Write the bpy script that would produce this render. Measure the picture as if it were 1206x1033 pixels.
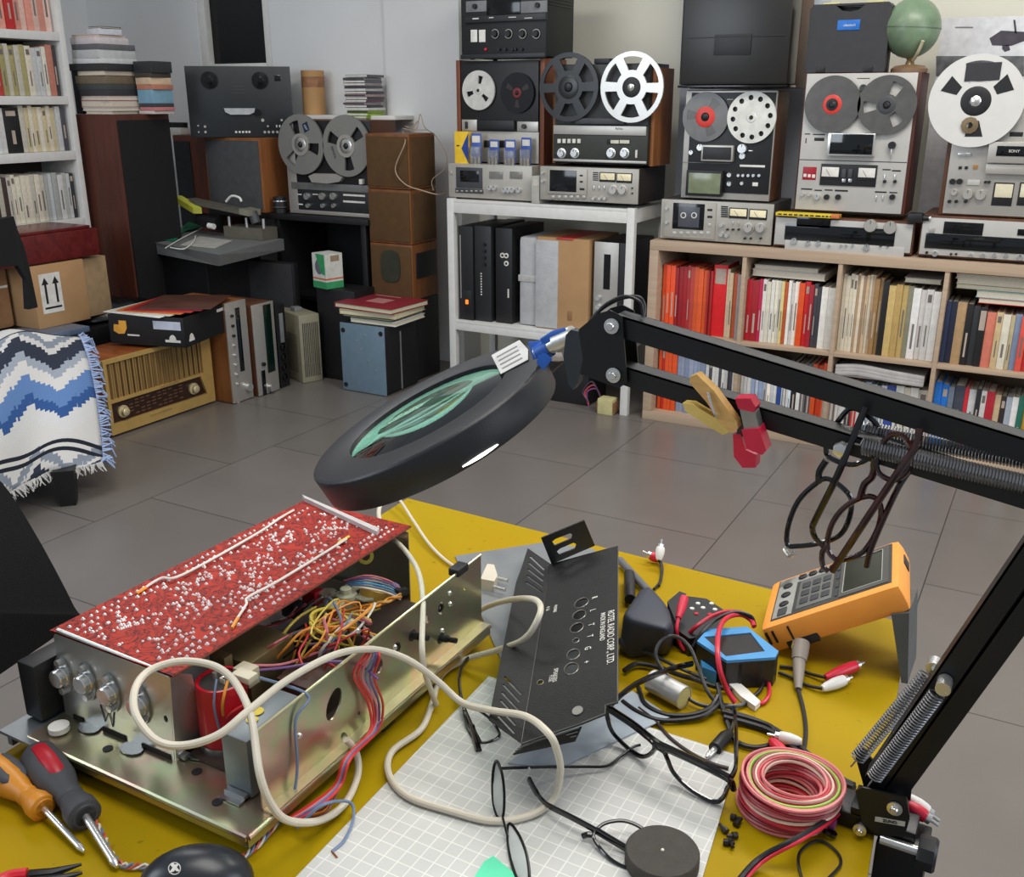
import bpy, bmesh, math, random
from math import sin, cos, pi, radians, atan2, sqrt
from mathutils import Vector, Matrix, Euler
random.seed(7)
for o in list(bpy.data.objects): bpy.data.objects.remove(o)
S = bpy.context.scene; COL = S.collection
# ---------------------------------------------------------------- camera (room axes: X along the bookcase wall, Y into it)
CP = Vector((1.480, -3.834, 1.31)); HEAD = radians(29); PITCH = radians(19); FPX = 1160.0
cd = bpy.data.cameras.new('camera'); cam = bpy.data.objects.new('camera', cd); COL.objects.link(cam)
cam.location = CP; cam.rotation_euler = (pi/2-PITCH, 0, HEAD)
cd.sensor_fit = 'HORIZONTAL'; cd.sensor_width = 36; cd.lens = FPX/1206*36; cd.clip_start = .02
S.camera = cam
# ---------------------------------------------------------------- light and exposure
S.view_settings.view_transform = 'Standard'; S.view_settings.look = 'None'; S.view_settings.gamma = 1
S.view_settings.use_curve_mapping = False; S.view_settings.exposure = 0.55
W = bpy.data.worlds.new('world'); S.world = W; W.use_nodes = True
W.node_tree.nodes['Background'].inputs[0].default_value = (.80, .88, 1.0, 1)
W.node_tree.nodes['Background'].inputs[1].default_value = .22
def area(name, loc, aim, sx, sy, power, col):
    l = bpy.data.lights.new(name, 'AREA'); l.shape = 'RECTANGLE'; l.size = sx; l.size_y = sy; l.energy = power; l.color = col
    o = bpy.data.objects.new(name, l); COL.objects.link(o); o.location = loc
    o.rotation_euler = (Vector(aim)-Vector(loc)).to_track_quat('-Z', 'Y').to_euler()
    return o
area('ceiling_panel_light', (1.3, -3.1, 2.75), (1.3, -3.1, 0), 1.5, .9, 19, (1, .96, .90))
area('ceiling_panel_light', (1.5, -1.3, 2.75), (1.5, -1.3, 0), 1.8, .6, 38, (1, .95, .88))
area('ceiling_panel_light', (-1.0, -1.7, 2.75), (-1.0, -1.7, 0), 1.2, .6, 15, (1, .97, .93))
area('window_daylight', (-1.6, -4.6, 1.9), (-.6, -1.2, .6), 1.6, 1.5, 30, (.82, .90, 1))
area('window_daylight', (4.2, -2.4, 1.8), (1.0, -1.6, .5), 1.8, 1.6, 30, (.86, .92, 1))
# ---------------------------------------------------------------- back-projection of measured points onto known planes
FW = Vector((-sin(HEAD)*cos(PITCH), cos(HEAD)*cos(PITCH), -sin(PITCH))); RT = Vector((cos(HEAD), sin(HEAD), 0)); UP = RT.cross(FW)
def ray(px, py): return FW+RT*((px-603)/FPX)-UP*((py-516.5)/FPX)
def onx(px, py, x): d = ray(px, py); return CP+d*((x-CP.x)/d.x)
def ony(px, py, y): d = ray(px, py); return CP+d*((y-CP.y)/d.y)
def onz(px, py, z): d = ray(px, py); return CP+d*((z-CP.z)/d.z)
TZ = .75
def T(px, py, h=0): return onz(px, py, TZ+h)
# ---------------------------------------------------------------- materials
def lin(c): return tuple(((v/255)/12.92 if v/255 <= .04045 else ((v/255+.055)/1.055)**2.4) for v in c)
MC = {}
def M(key, col=(128,128,128), rough=.5, metal=0, var=.12, scale=30, bump=0, bscale=200, spec=.5, coat=0):
    if key in MC: return MC[key]
    m = bpy.data.materials.new(key); m.use_nodes = True; nt = m.node_tree; N = nt.nodes; L = nt.links
    b = N['Principled BSDF']; c = lin(col)
    b.inputs['Roughness'].default_value = rough; b.inputs['Metallic'].default_value = metal
    b.inputs['Specular IOR Level'].default_value = spec; b.inputs['Coat Weight'].default_value = coat
    tc = N.new('ShaderNodeTexCoord'); nz = N.new('ShaderNodeTexNoise'); nz.inputs['Scale'].default_value = scale; nz.inputs['Detail'].default_value = 4
    L.new(tc.outputs['Object'], nz.inputs['Vector'])
    mr = N.new('ShaderNodeMapRange'); mr.inputs[1].default_value = .3; mr.inputs[2].default_value = .7
    mr.inputs[3].default_value = 1-var; mr.inputs[4].default_value = 1+var
    L.new(nz.outputs['Fac'], mr.inputs[0])
    mx = N.new('ShaderNodeVectorMath'); mx.operation = 'SCALE'; mx.inputs[0].default_value = c
    L.new(mr.outputs[0], mx.inputs['Scale']); L.new(mx.outputs[0], b.inputs['Base Color'])
    if bump:
        n2 = N.new('ShaderNodeTexNoise'); n2.inputs['Scale'].default_value = bscale; L.new(tc.outputs['Object'], n2.inputs['Vector'])
        bp = N.new('ShaderNodeBump'); bp.inputs['Strength'].default_value = bump; bp.inputs['Distance'].default_value = .002
        L.new(n2.outputs['Fac'], bp.inputs['Height']); L.new(bp.outputs[0], b.inputs['Normal'])
    MC[key] = m; return m
def bare(key, **kw):
    m = M(key, **kw); return m, m.node_tree.nodes, m.node_tree.links, m.node_tree.nodes['Principled BSDF']
def wood(key, col, col2, scale=(3, 40, 40), rough=.5):
    if key in MC: return MC[key]
    m, N, L, b = bare(key, col=col, rough=rough)
    tc = N.new('ShaderNodeTexCoord'); mp = N.new('ShaderNodeMapping'); mp.inputs['Scale'].default_value = scale
    nz = N.new('ShaderNodeTexNoise'); nz.inputs['Scale'].default_value = 1.0; nz.inputs['Detail'].default_value = 6; nz.inputs['Distortion'].default_value = .6
    cr = N.new('ShaderNodeValToRGB'); cr.color_ramp.elements[0].position = .3; cr.color_ramp.elements[1].position = .7
    cr.color_ramp.elements[0].color = lin(col)+(1,); cr.color_ramp.elements[1].color = lin(col2)+(1,)
    L.new(tc.outputs['Object'], mp.inputs[0]); L.new(mp.outputs[0], nz.inputs['Vector']); L.new(nz.outputs['Fac'], cr.inputs[0])
    L.new(cr.outputs[0], b.inputs['Base Color']); return m
def clear(key, col=(255,255,255), rough=.0, ior=1.5, mixw=1.0):
    m, N, L, b = bare(key, col=col, rough=rough); b.inputs['Transmission Weight'].default_value = mixw; b.inputs['IOR'].default_value = ior
    return m
def glow(key, col, strength):
    m, N, L, b = bare(key, col=col); b.inputs['Emission Color'].default_value = lin(col)+(1,); b.inputs['Emission Strength'].default_value = strength; return m
# ---------------------------------------------------------------- mesh builder
class MB:
    def __init__(s, mats=None): s.bm = bmesh.new(); s.X = Matrix(); s.mi = 0
    def v(s, p): return s.bm.verts.new(s.X @ Vector(p))
    def f(s, vs):
        try: fc = s.bm.faces.new(vs); fc.material_index = s.mi; return fc
        except ValueError: return None
    def box(s, x0, x1, y0, y1, z0, z1, bev=0):
        n0 = len(s.bm.verts)
        vs = [s.v((x, y, z)) for z in (z0, z1) for y in (y0, y1) for x in (x0, x1)]
        fs = [s.f([vs[i] for i in q]) for q in ((0,2,3,1), (4,5,7,6), (0,1,5,4), (2,6,7,3), (0,4,6,2), (1,3,7,5))]
        if bev:
            es = list({e for f in fs for e in f.edges})
            r = bmesh.ops.bevel(s.bm, geom=es, offset=bev, segments=2, profile=.6, affect='EDGES')
            for f in r['faces']: f.material_index = s.mi
        return s
    def cyl(s, p0, p1, r, r2=None, seg=20, cap=True):
        return s.sweep([p0, p1], [r, r if r2 is None else r2], seg, cap)
    def sweep(s, pts, rad, seg=8, cap=True, closed=False, flat=None):
        pts = [Vector(p) for p in pts]; n = len(pts)
        if not isinstance(rad, (list, tuple)): rad = [rad]*n
        rings = []; prev = None
        for i in range(n):
            if closed: t = pts[(i+1) % n]-pts[i-1]
            else: t = pts[min(i+1, n-1)]-pts[max(i-1, 0)]
            if t.length < 1e-9: t = Vector((0, 0, 1))
            t.normalize()
            if prev is None:
                a = Vector((0, 0, 1)) if abs(t.z) < .9 else Vector((1, 0, 0)); u = t.cross(a).normalized()
            else:
                u = prev-t*prev.dot(t)
                if u.length < 1e-6: u = t.cross(Vector((0, 0, 1)))
                u.normalize()
            prev = u; w = t.cross(u)
            k = (1, 1) if flat is None else flat
            rings.append([s.v(pts[i]+u*(cos(2*pi*j/seg)*rad[i]*k[0])+w*(sin(2*pi*j/seg)*rad[i]*k[1])) for j in range(seg)])
        m = n if closed else n-1
        for i in range(m):
            a, b = rings[i], rings[(i+1) % n]
            for j in range(seg): s.f([a[j], a[(j+1) % seg], b[(j+1) % seg], b[j]])
        if cap and not closed: s.f(rings[0][::-1]); s.f(rings[-1])
        return s
    def tube(s, pts, r, seg=8, closed=False, n=6, flat=None):
        return s.sweep(smooth(pts, n, closed), r, seg, closed=closed, flat=flat)
    def prism(s, pts, ext):                     # planar outline pts (3-D), extruded along ext
        ext = Vector(ext); a = [s.v(p) for p in pts]; b = [s.v(Vector(p)+ext) for p in pts]; n = len(a)
        s.f(a[::-1]); s.f(b)
        for i in range(n): s.f([a[i], a[(i+1) % n], b[(i+1) % n], b[i]])
        return s
    def ring(s, outer, inners, ext):            # planar outline with holes, extruded
        ext = Vector(ext); loops = [outer]+inners; es = []; allv = []
        for lp in loops:
            vs = [s.v(p) for p in lp]; allv.append(vs)
            for i in range(len(vs)): es.append(s.bm.edges.new((vs[i], vs[(i+1) % len(vs)])))
        r = bmesh.ops.triangle_fill(s.bm, use_beauty=True, use_dissolve=False, edges=es)
        fs = [g for g in r['geom'] if isinstance(g, bmesh.types.BMFace)]
        for f in fs: f.material_index = s.mi
        d = bmesh.ops.extrude_face_region(s.bm, geom=fs, use_keep_orig=True)
        vs = [g for g in d['geom'] if isinstance(g, bmesh.types.BMVert)]
        bmesh.ops.translate(s.bm, verts=vs, vec=s.X.to_3x3() @ ext)
        for g in d['geom']:
            if isinstance(g, bmesh.types.BMFace): g.material_index = s.mi
        return s
    def lathe(s, prof, c=(0, 0, 0), axis=(0, 0, 1), seg=32, close=True):   # prof: (radius, height) pairs
        ax = Vector(axis).normalized(); a = Vector((1, 0, 0)) if abs(ax.x) < .9 else Vector((0, 1, 0))
        u = ax.cross(a).normalized(); w = ax.cross(u); c = Vector(c); rs = []
        for r, h in prof:
            if r < 1e-6: rs.append([s.v(c+ax*h)])
            else: rs.append([s.v(c+ax*h+u*(r*cos(2*pi*j/seg))+w*(r*sin(2*pi*j/seg))) for j in range(seg)])
        for A, B in zip(rs, rs[1:]):
            for j in range(seg):
                k = (j+1) % seg
                if len(A) == 1 and len(B) == 1: continue
                if len(A) == 1: s.f([A[0], B[k], B[j]])
                elif len(B) == 1: s.f([A[j], A[k], B[0]])
                else: s.f([A[j], A[k], B[k], B[j]])
        if close:
            if len(rs[0]) > 1: s.f(rs[0][::-1])
            if len(rs[-1]) > 1: s.f(rs[-1])
        return s
    def ball(s, c, r, sc=(1, 1, 1), seg=16, half=False):
        n0 = set(s.bm.verts)
        bmesh.ops.create_uvsphere(s.bm, u_segments=seg, v_segments=max(4, seg//2), radius=r, matrix=s.X @ Matrix.Translation(Vector(c)) @ Matrix.Diagonal((*sc, 1)))
        for v in s.bm.verts:
            if v not in n0:
                for f in v.link_faces: f.material_index = s.mi
        return s
    def make(s, name, mat, parent=None, label=None, world=False, smooth=True, ang=.6):
        bm = s.bm
        bmesh.ops.recalc_face_normals(bm, faces=bm.faces)
        if world and parent is not None:
            I = (Matrix.Translation(parent.location) @ parent.rotation_euler.to_matrix().to_4x4()).inverted()
            if parent.parent is not None and 'PB' not in parent: I = Matrix()
            bm.transform(I)
        if smooth:
            for f in bm.faces: f.smooth = True
            for e in bm.edges:
                if len(e.link_faces) != 2 or e.calc_face_angle(0) > ang: e.smooth = False
        me = bpy.data.meshes.new(name); bm.to_mesh(me); bm.free()
        for m in (mat if isinstance(mat, (list, tuple)) else [mat]): me.materials.append(m)
        o = bpy.data.objects.new(name, me); COL.objects.link(o)
        if parent is not None: o.parent = parent
        if label: o['label'] = label
        return o
def smooth(P, n=6, closed=False):
    P = [Vector(p) for p in P]; out = []; k = len(P)
    if k < 3: return P
    rng = range(k) if closed else range(k-1)
    for i in rng:
        if closed: a, b, c, d = P[i-1], P[i], P[(i+1) % k], P[(i+2) % k]
        else: a, b, c, d = P[max(i-1, 0)], P[i], P[i+1], P[min(i+2, k-1)]
        for j in range(n):
            t = j/n
            out.append(.5*((2*b)+(c-a)*t+(2*a-5*b+4*c-d)*t*t+(3*b-a-3*c+d)*t**3))
    if not closed: out.append(P[-1])
    return out
def tag(o, label=None, cat=None, group=None, kind=None):
    if label: o['label'] = label
    if cat: o['category'] = cat
    if group: o['group'] = group
    if kind: o['kind'] = kind
    return o
def thing(name, label, cat, loc=(0, 0, 0), rz=0, group=None, rot=None):
    o = bpy.data.objects.new(name, None); COL.objects.link(o); o.empty_display_size = .05
    o.location = loc; o.rotation_euler = rot if rot else (0, 0, rz)
    return tag(o, label, cat, group)
def struct(o): o['kind'] = 'structure'; return o
def circ(cx, cz, r, n=24, y=0, rz=None, ph=0):
    return [(cx+r*cos(2*pi*i/n+ph), y, cz+(rz or r)*sin(2*pi*i/n+ph)) for i in range(n)]
def textmesh(txt, size, mat, parent, name='lettering', mtx=Matrix(), ext=.0003, align='CENTER', sx=1, bold=0):
    c = bpy.data.curves.new('t', 'FONT'); c.body = txt; c.size = size; c.extrude = ext; c.align_x = align; c.align_y = 'CENTER'; c.offset = bold*size
    o = bpy.data.objects.new('t', c); COL.objects.link(o)
    me = bpy.data.meshes.new_from_object(o.evaluated_get(bpy.context.evaluated_depsgraph_get()))
    bpy.data.objects.remove(o); me.transform(mtx @ Matrix.Diagonal((sx, 1, 1, 1))); me.materials.clear(); me.materials.append(mat)
    r = bpy.data.objects.new(name, me); me.name = name; COL.objects.link(r); r.parent = parent; return r
UPRIGHT = Matrix.Rotation(pi/2, 4, 'X')      # text readable from -Y
ORD = ['first','second','third','fourth','fifth','sixth','seventh','eighth','ninth','tenth','eleventh','twelfth','thirteenth','fourteenth','fifteenth','sixteenth','seventeenth','eighteenth','nineteenth','twentieth','twenty-first','twenty-second','twenty-third','twenty-fourth','twenty-fifth','twenty-sixth','twenty-seventh','twenty-eighth','twenty-ninth','thirtieth','thirty-first','thirty-second','thirty-third','thirty-fourth','thirty-fifth','thirty-sixth']
# common materials
BLK = M('black_plastic', (24,24,26), .45); BLKM = M('black_paint', (20,20,22), .5, bump=.15, bscale=900); BLKG = M('black_gloss', (14,14,15), .15)
SILV = M('brushed_aluminium', (196,192,186), .35, .75, .05); CHR = M('chrome', (225,225,222), .26, .85, .04); STEEL = M('zinc_steel', (170,172,172), .3, .9, .1)
WHT = M('white_plastic', (225,223,216), .5, 0, .05); GRY = M('grey_plastic', (120,121,122), .5); DGRY = M('dark_grey_plastic', (62,63,66), .5)
WALN = wood('walnut_veneer', (70,40,24), (96,58,34), (30, 4, 4)); TEAK = wood('teak_veneer', (118,72,36), (150,96,50), (30, 30, 3)); MAHO = wood('mahogany_veneer', (66,30,20), (88,42,28), (30, 30, 3))
RED = M('red_plastic', (196,30,46), .35); YEL = M('yellow_plastic', (226,176,40), .45); BLU = M('blue_plastic', (36,96,180), .45)
CREAM = M('cream_cable', (206,198,180), .45, 0, .06); GLASSY = M('dark_glass', (10,12,13), .08, 0, 0, coat=.5)
# ================================================================ ROOM
def tile_floor():
    m, N, L, b = bare('grey_floor_tiles', col=(118,117,116), rough=.30)
    tc = N.new('ShaderNodeTexCoord'); mp = N.new('ShaderNodeMapping'); mp.inputs['Rotation'].default_value = (0, 0, pi/2)
    mp.inputs['Location'].default_value = (.575, -.065, 0)
    br = N.new('ShaderNodeTexBrick'); br.inputs['Scale'].default_value = 1; br.offset = .38; br.inputs['Brick Width'].default_value = .62; br.inputs['Row Height'].default_value = .61
    br.inputs['Mortar Size'].default_value = .0022; br.inputs['Mortar Smooth'].default_value = .3
    br.inputs['Color1'].default_value = lin((112,106,101))+(1,); br.inputs['Color2'].default_value = lin((107,102,97))+(1,); br.inputs['Mortar'].default_value = lin((62,61,60))+(1,)
    L.new(tc.outputs['Object'], mp.inputs[0]); L.new(mp.outputs[0], br.inputs['Vector'])
    nz = N.new('ShaderNodeTexNoise'); nz.inputs['Scale'].default_value = 5; nz.inputs['Detail'].default_value = 6
    mr = N.new('ShaderNodeMapRange'); mr.inputs[3].default_value = .88; mr.inputs[4].default_value = 1.12; L.new(nz.outputs['Fac'], mr.inputs[0]); L.new(tc.outputs['Object'], nz.inputs['Vector'])
    vm = N.new('ShaderNodeVectorMath'); vm.operation = 'SCALE'; L.new(br.outputs['Color'], vm.inputs[0]); L.new(mr.outputs[0], vm.inputs['Scale'])
    L.new(vm.outputs[0], b.inputs['Base Color']); return m
PLAS = M('white_plaster', (224,224,222), .85, 0, .03, 3, bump=.05, bscale=60)
PLASB = M('cream_plaster', (226,222,206), .85, 0, .03, 3, bump=.05, bscale=60)
o = struct(MB().box(-3.9, 3.6, -5.2, .75, -.05, 0).make('floor', tile_floor()))
struct(MB().box(-3.9, -3.75, -5.2, .75, 0, 2.9).make('wall_left', PLAS))
# back wall: forward left section with a window opening, recessed cream section, two pillars
b = MB()
for bx in ((-3.75, -2.87, 0, 2.9), (-2.35, -1.60, 0, 2.9), (-2.87, -2.35, 0, 1.45), (-2.87, -2.35, 2.3, 2.9)): b.box(bx[0], bx[1], .45, .75, bx[2], bx[3])
struct(b.make('wall_back', PLAS))
b = MB(); b.box(-2.87, -2.35, .50, .52, 1.45, 2.3); w = struct(b.make('window_1', M('night_window_glass', (9,9,10), .12, 0, 0)))
b = MB()
for q in ((-2.87, -2.815, .455, .499, 1.45, 2.3), (-2.40, -2.35, .455, .499, 1.45, 2.3), (-2.815, -2.40, .455, .499, 1.45, 1.495), (-2.815, -2.40, .455, .499, 2.26, 2.3)): b.box(*q, .004)
b.make('window_frame', WHT, w)
struct(MB().box(-1.60, 3.6, .60, .75, 0, 2.9).make('wall_back', PLASB))
struct(MB().box(-1.60, -1.17, .43, .62, 0, 2.9).make('trim_1', PLAS))
struct(MB().box(-.06, .50, .43, .62, 0, 2.9).make('trim_2', M('white_pillar', (206,213,222), .8, 0, .03, 3)))

# ================================================================ BOOKS
def book(x0, w, yf, dep, z0, h, col, label, group, spine=None, ax='y', name='book', pages=(205,196,176), flat=False):
    """upright book: spine faces -Y (ax y) or +X (ax x)"""
    cm = M('book_cover_%d_%d_%d' % tuple(c//12*12 for c in col), col, .5, 0, .1, 60)
    pm = M('book_pages', pages, .8, 0, .08, 200)
    b = MB(); t = min(.0022, w*.2)
    if w < .006: b.box(0, w-.0006, 0, dep, 0, h)
    else:
        b.box(0, t, 0, dep, 0, h); b.box(w-t-.0005, w-.0005, 0, dep, 0, h); b.box(0, w-.0005, -.0012, t, 0, h, .0007)
        b.mi = 1; b.box(t, w-t-.0005, t, dep-.004, .003, h-.004)
    if spine:
        b.mi = 2
        for (c0, c1, q0, q1) in spine: b.box(w*q0, w*q1-.0005, -.0017, -.0006, h*c0, h*c1)
    sm = M('spine_label_%d' % (sum(col) > 360), (112,104,98) if sum(col) > 360 else (176,160,146), .6)
    if flat: b.bm.transform(Matrix.Rotation(pi/2, 4, 'Y') @ Matrix.Translation((-w, 0, -h/2)))
    if ax == 'x': b.bm.transform(Matrix.Rotation(pi/2, 4, 'Z'))
    o = b.make(name, [cm, pm, sm]); o.location = (x0, yf, z0) if ax == 'y' else (yf, x0, z0)
    return tag(o, label, 'book' if name == 'book' else name.replace('_', ' '), group)
def cname(c):
    r, g, b_ = c
    if max(c)-min(c) < 26: return 'black' if max(c) < 70 else 'dark grey' if max(c) < 110 else 'grey' if max(c) < 180 else 'white'
    if r > g and r > b_:
        if g > 175 and b_ > 130: return 'cream'
        if g > 130 and b_ > 100: return 'tan'
        if g > 100 and b_ < 110 and r > 170: return 'yellow' if g > 150 else 'ochre'
        if r < 130: return 'brown' if g > 50 else 'dark red'
        if g > 62 and b_ < 75: return 'orange'
        if g > 90: return 'salmon pink'
        return 'red'
    if g >= r and g > b_: return 'green'
    return 'navy blue' if max(c) < 110 else 'light blue' if r > 100 else 'blue'
def shelf_row(x0, x1, yf, z0, specs, place, group, ax='y', dep=.16, hvar=.006, rev=False, jit=.010):
    tot = sum(s[0] for s in specs); k = (x1-x0)/tot; x = x0
    for i, sp in enumerate(specs):
        w, h, col = sp[0]*k, sp[1]+random.uniform(-hvar, hvar), sp[2]
        kf = random.uniform(.92, 1.06); col = tuple(max(4, min(250, int(c*kf))) for c in col); nm = cname(sp[2])
        spn = None; r = random.random()
        if w > .010:
            if len(sp) > 3 and sp[3]: spn = sp[3]
            elif r < .34: a = random.uniform(.12, .3); spn = [(a, a+random.uniform(.25, .45), .35, .65)]
            elif r < .5: spn = [(.82, .93, .2, .8), (.2, .5, .4, .62)]
        n = ORD[i] if not rev else ORD[len(specs)-1-i]
        kind = 'magazine' if w < .0095 else 'book'
        art = nm+(' slim ' if w < .013 else ' thick ' if w > .032 else ' ')
        book(x, w, yf+(random.uniform(0, jit) if ax == 'y' else -random.uniform(0, jit)), dep*random.uniform(.9, 1.05), z0, h, col,
             f'{art}{kind}, {n} from left {place}', group, spn, ax, name=kind)
        x += w
def rep(n, w, h, *cols): return [(w*random.uniform(.8, 1.2), h, cols[i % len(cols)]) for i in range(n)]
# ---------------------------------------------------------------- bookcase
OAK = wood('pale_oak_laminate', (168,144,120), (182,160,136), (3, 30, 60), .5)
BX = [.039, .396, .762, 1.134, 1.491]
bc = thing('bookcase', 'pale oak cube bookcase full of books under the tape decks along the back wall', 'bookcase', (.765, .195, 0))
X0, X1, ZT, ZM = 0, 1.53, .766, .378
MB().box(X0, X1, 0, .39, ZT-.039, ZT, .002).make('top_board', OAK, bc, world=True)
MB().box(X0, X1, 0, .39, 0, .039, .002).make('bottom_board', OAK, bc, world=True)
for a in (0, 1.491): MB().box(a, a+.039, 0, .39, .039, ZT-.039, .002).make('side_panel', OAK, bc, world=True)
for a in BX[1:4]: MB().box(a-.008, a+.008, .004, .385, .039, ZT-.039, .001).make('divider', OAK, bc, world=True)
for i in range(4): MB().box(BX[i]+(.008 if i else 0), BX[i+1]-(.008 if i < 3 else 0), .006, .385, ZM-.008, ZM+.008, .001).make('shelf_board', OAK, bc, world=True)
MB().box(.02, 1.51, .383, .389, .03, ZT-.03).make('back_panel', OAK, bc, world=True)
def cell(c, up): return BX[c]+(.010 if c else .002), BX[c+1]-(.010 if c < 3 else .002), (ZM+.0085 if up else .0395)
ORG, DRD, CRM, WTE, TAN, GRA, NAV = (226,78,30), (160,24,34), (214,198,168), (222,219,210), (168,134,88), (150,152,156), (44,56,88)
GREY_BLUE = (132,146,172)
x0, x1, z = cell(0, 1)
shelf_row(x0+.004, x1-.004, .045, z, rep(3, 26, .278, ORG)+rep(3, 24, .274, DRD)+[(18, .275, (176,48,48)), (22, .276, (196,70,62))]+rep(3, 28, .272, (214,88,40))+rep(3, 12, .27, (170,36,34))
 + [(74, .292, (206,22,28), [(.74, .95, .12, .9)]), (16, .28, CRM), (20, .27, (222,196,160)), (24, .265, (196,92,54)), (24, .262, (160,152,150))], 'in the upper first compartment of bookcase', 'books in the upper first compartment')
x0, x1, z = cell(1, 1)
shelf_row(x0, x1-.003, .04, z, [(26, .252, (176,20,34)), (34, .25, (178,22,38)), (18, .25, (192,32,76))]+rep(5, 17, .246, WTE, (224,218,196))+[(14, .246, (214,196,130)), (18, .25, (206,96,54)), (15, .25, WTE), (15, .25, (216,210,204)), (20, .25, (232,220,206)), (28, .25, (232,84,26)), (24, .25, (204,24,30)), (20, .25, (170,30,44)), (18, .245, (60,60,66)), (18, .245, (54,54,60)), (30, .243, WTE), (34, .243, WTE)],
 'in the upper second compartment of bookcase', 'books in the upper second compartment')
x0, x1, z = cell(2, 1)
shelf_row(x0, x1-.002, .04, z, rep(4, 17, .297, (204,194,170), (214,204,184))+rep(6, 13, .297, (190,164,130), (208,192,168), (170,140,112))+rep(2, 20, .292, (150,118,74))+[(28, .285, (28,27,28))]+rep(3, 33, .27, (190,164,104), (182,152,92))+[(22, .268, (142,138,116))]+rep(4, 30, .266, (214,212,208), (222,220,214)),
 'in the upper third compartment of bookcase', 'books in the upper third compartment')
x0, x1, z = cell(3, 1)
shelf_row(x0, x1-.01, .04, z, [(20, .224, NAV), (26, .226, (30,36,58)), (40, .23, (166,136,98)), (28, .228, (30,32,34)), (28, .222, (40,42,44)), (30, .22, (34,34,36), [(.62, .95, .1, .9)]), (40, .205, (196,112,92)), (26, .2, (206,180,134)), (32, .2, (214,206,186)), (18, .2, (196,180,140)), (26, .2, (120,134,160)), (26, .2, (206,78,64)), (24, .2, (190,48,44)), (24, .2, (170,110,70)), (30, .2, (80,60,52))],
 'in the upper fourth compartment of bookcase', 'books in the upper fourth compartment')
x0, x1, z = cell(0, 0)
shelf_row(x0+.005, x1, .05, z, rep(3, 19, .272, ORG, (196,40,30))+rep(2, 22, .27, (222,74,34))+rep(7, 20, .262, GREY_BLUE, (150,158,176))+rep(7, 16, .258, (206,206,204), (70,70,78), (214,212,206))+[(22, .25, (70,72,76)), (20, .25, WTE)], 'in the lower first compartment of bookcase', 'books in the lower first compartment')
x0, x1, z = cell(1, 0)
shelf_row(x0, x1, .05, z, rep(3, 18, .255, (196,194,188))+rep(4, 18, .25, GREY_BLUE, (168,176,188))+rep(3, 18, .25, WTE, (200,204,206))+[(22, .255, (40,70,136))]+rep(3, 18, .25, (206,216,224), WTE)+[(26, .275, (26,26,28)), (18, .27, WTE)]+rep(2, 28, .278, (92,94,98))+rep(3, 22, .282, (226,84,28), (214,66,26)), 'in the lower second compartment of bookcase', 'books in the lower second compartment')
x0, x1, z = cell(2, 0)
shelf_row(x0, x1, .05, z, [(26, .235, WTE), (24, .24, (206,204,198)), (20, .235, (60,56,60)), (18, .235, (196,40,44)), (22, .235, WTE)]+rep(4, 18, .23, (150,170,190), (206,210,214))+[(30, .235, (52,72,150)), (26, .235, WTE), (20, .23, (216,206,186)), (26, .23, WTE), (30, .23, (196,190,176))], 'in the lower third compartment of bookcase', 'books in the lower third compartment')
x0, x1, z = cell(3, 0)
shelf_row(x0, x1-.02, .05, z, [(30, .268, (26,106,190)), (30, .265, (30,112,196)), (24, .26, (110,120,136)), (44, .258, (60,64,76)), (18, .26, (190,30,44)), (30, .258, (206,206,204)), (22, .258, (36,36,40)), (22, .256, (206,202,196)), (34, .26, (168,28,44)), (26, .25, (190,164,130)), (22, .25, (50,38,34)), (24, .25, (170,172,180)), (26, .25, (206,210,214)), (24, .25, (40,110,90)), (24, .25, (190,150,60))], 'in the lower fourth compartment of bookcase', 'books in the lower fourth compartment')
# things lying flat on top of the upright books
def lie(xa, xb, yf, z0, t, dep, col, label, name='book', cat=None, group=None, rz=0):
    cm = M('flat_cover_%d_%d_%d' % col, col, .55, 0, .08, 40); pm = M('book_pages', (205,196,176))
    b = MB(); w = xb-xa; e = min(.0018, t*.25)
    b.box(-w/2, w/2, 0, dep, 0, e); b.box(-w/2, w/2, 0, dep, t-e, t); b.box(-w/2, w/2, dep-e, dep, 0, t, 0)
    b.mi = 1; b.box(-w/2+.003, w/2-.003, .003, dep-e, e, t-e)
    o = b.make(name, [cm, pm]); o.location = ((xa+xb)/2, yf, z0); o.rotation_euler = (0, 0, rz)
    return tag(o, label, cat or name.replace('_', ' '), group)
x0, x1, z = cell(1, 1)
lie(x0+.01, x1-.05, .05, z+.262, .026, .2, (206,204,200), 'thick white folder lying flat on the red and white books', 'folder', rz=-.02)
lie(x0+.015, x1-.08, .06, z+.288, .018, .2, (184,182,176), 'thin grey folder lying on the thick white folder', 'folder', rz=.01)
x0, x1, z = cell(2, 1)
lie(x0+.215, x1-.01, .05, z+.284, .018, .2, (176,174,168), 'grey folder lying flat on white spines beside brown magazines', 'folder')
x0, x1, z = cell(3, 1)
for i, (a, c, zz, t, col, nm) in enumerate([(.10, .345, .232, .02, (188,52,40), 'red book at the bottom of the flat pile on upright books'), (.09, .34, .252, .026, (110,178,186), 'teal book in the flat pile on upright books'), (.02, .28, .278, .018, (112,116,66), 'olive green book in the flat pile on upright books'), (.02, .27, .296, .018, (214,204,176), 'cream book below the top of the flat pile'), (.015, .25, .314, .018, (220,212,188), 'cream book topmost on the flat pile in the bookcase')]):
    lie(x0+a, min(x1-.002, x0+c), .045, z+zz, t, .17, col, nm, group='books lying flat in the upper fourth compartment')
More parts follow.
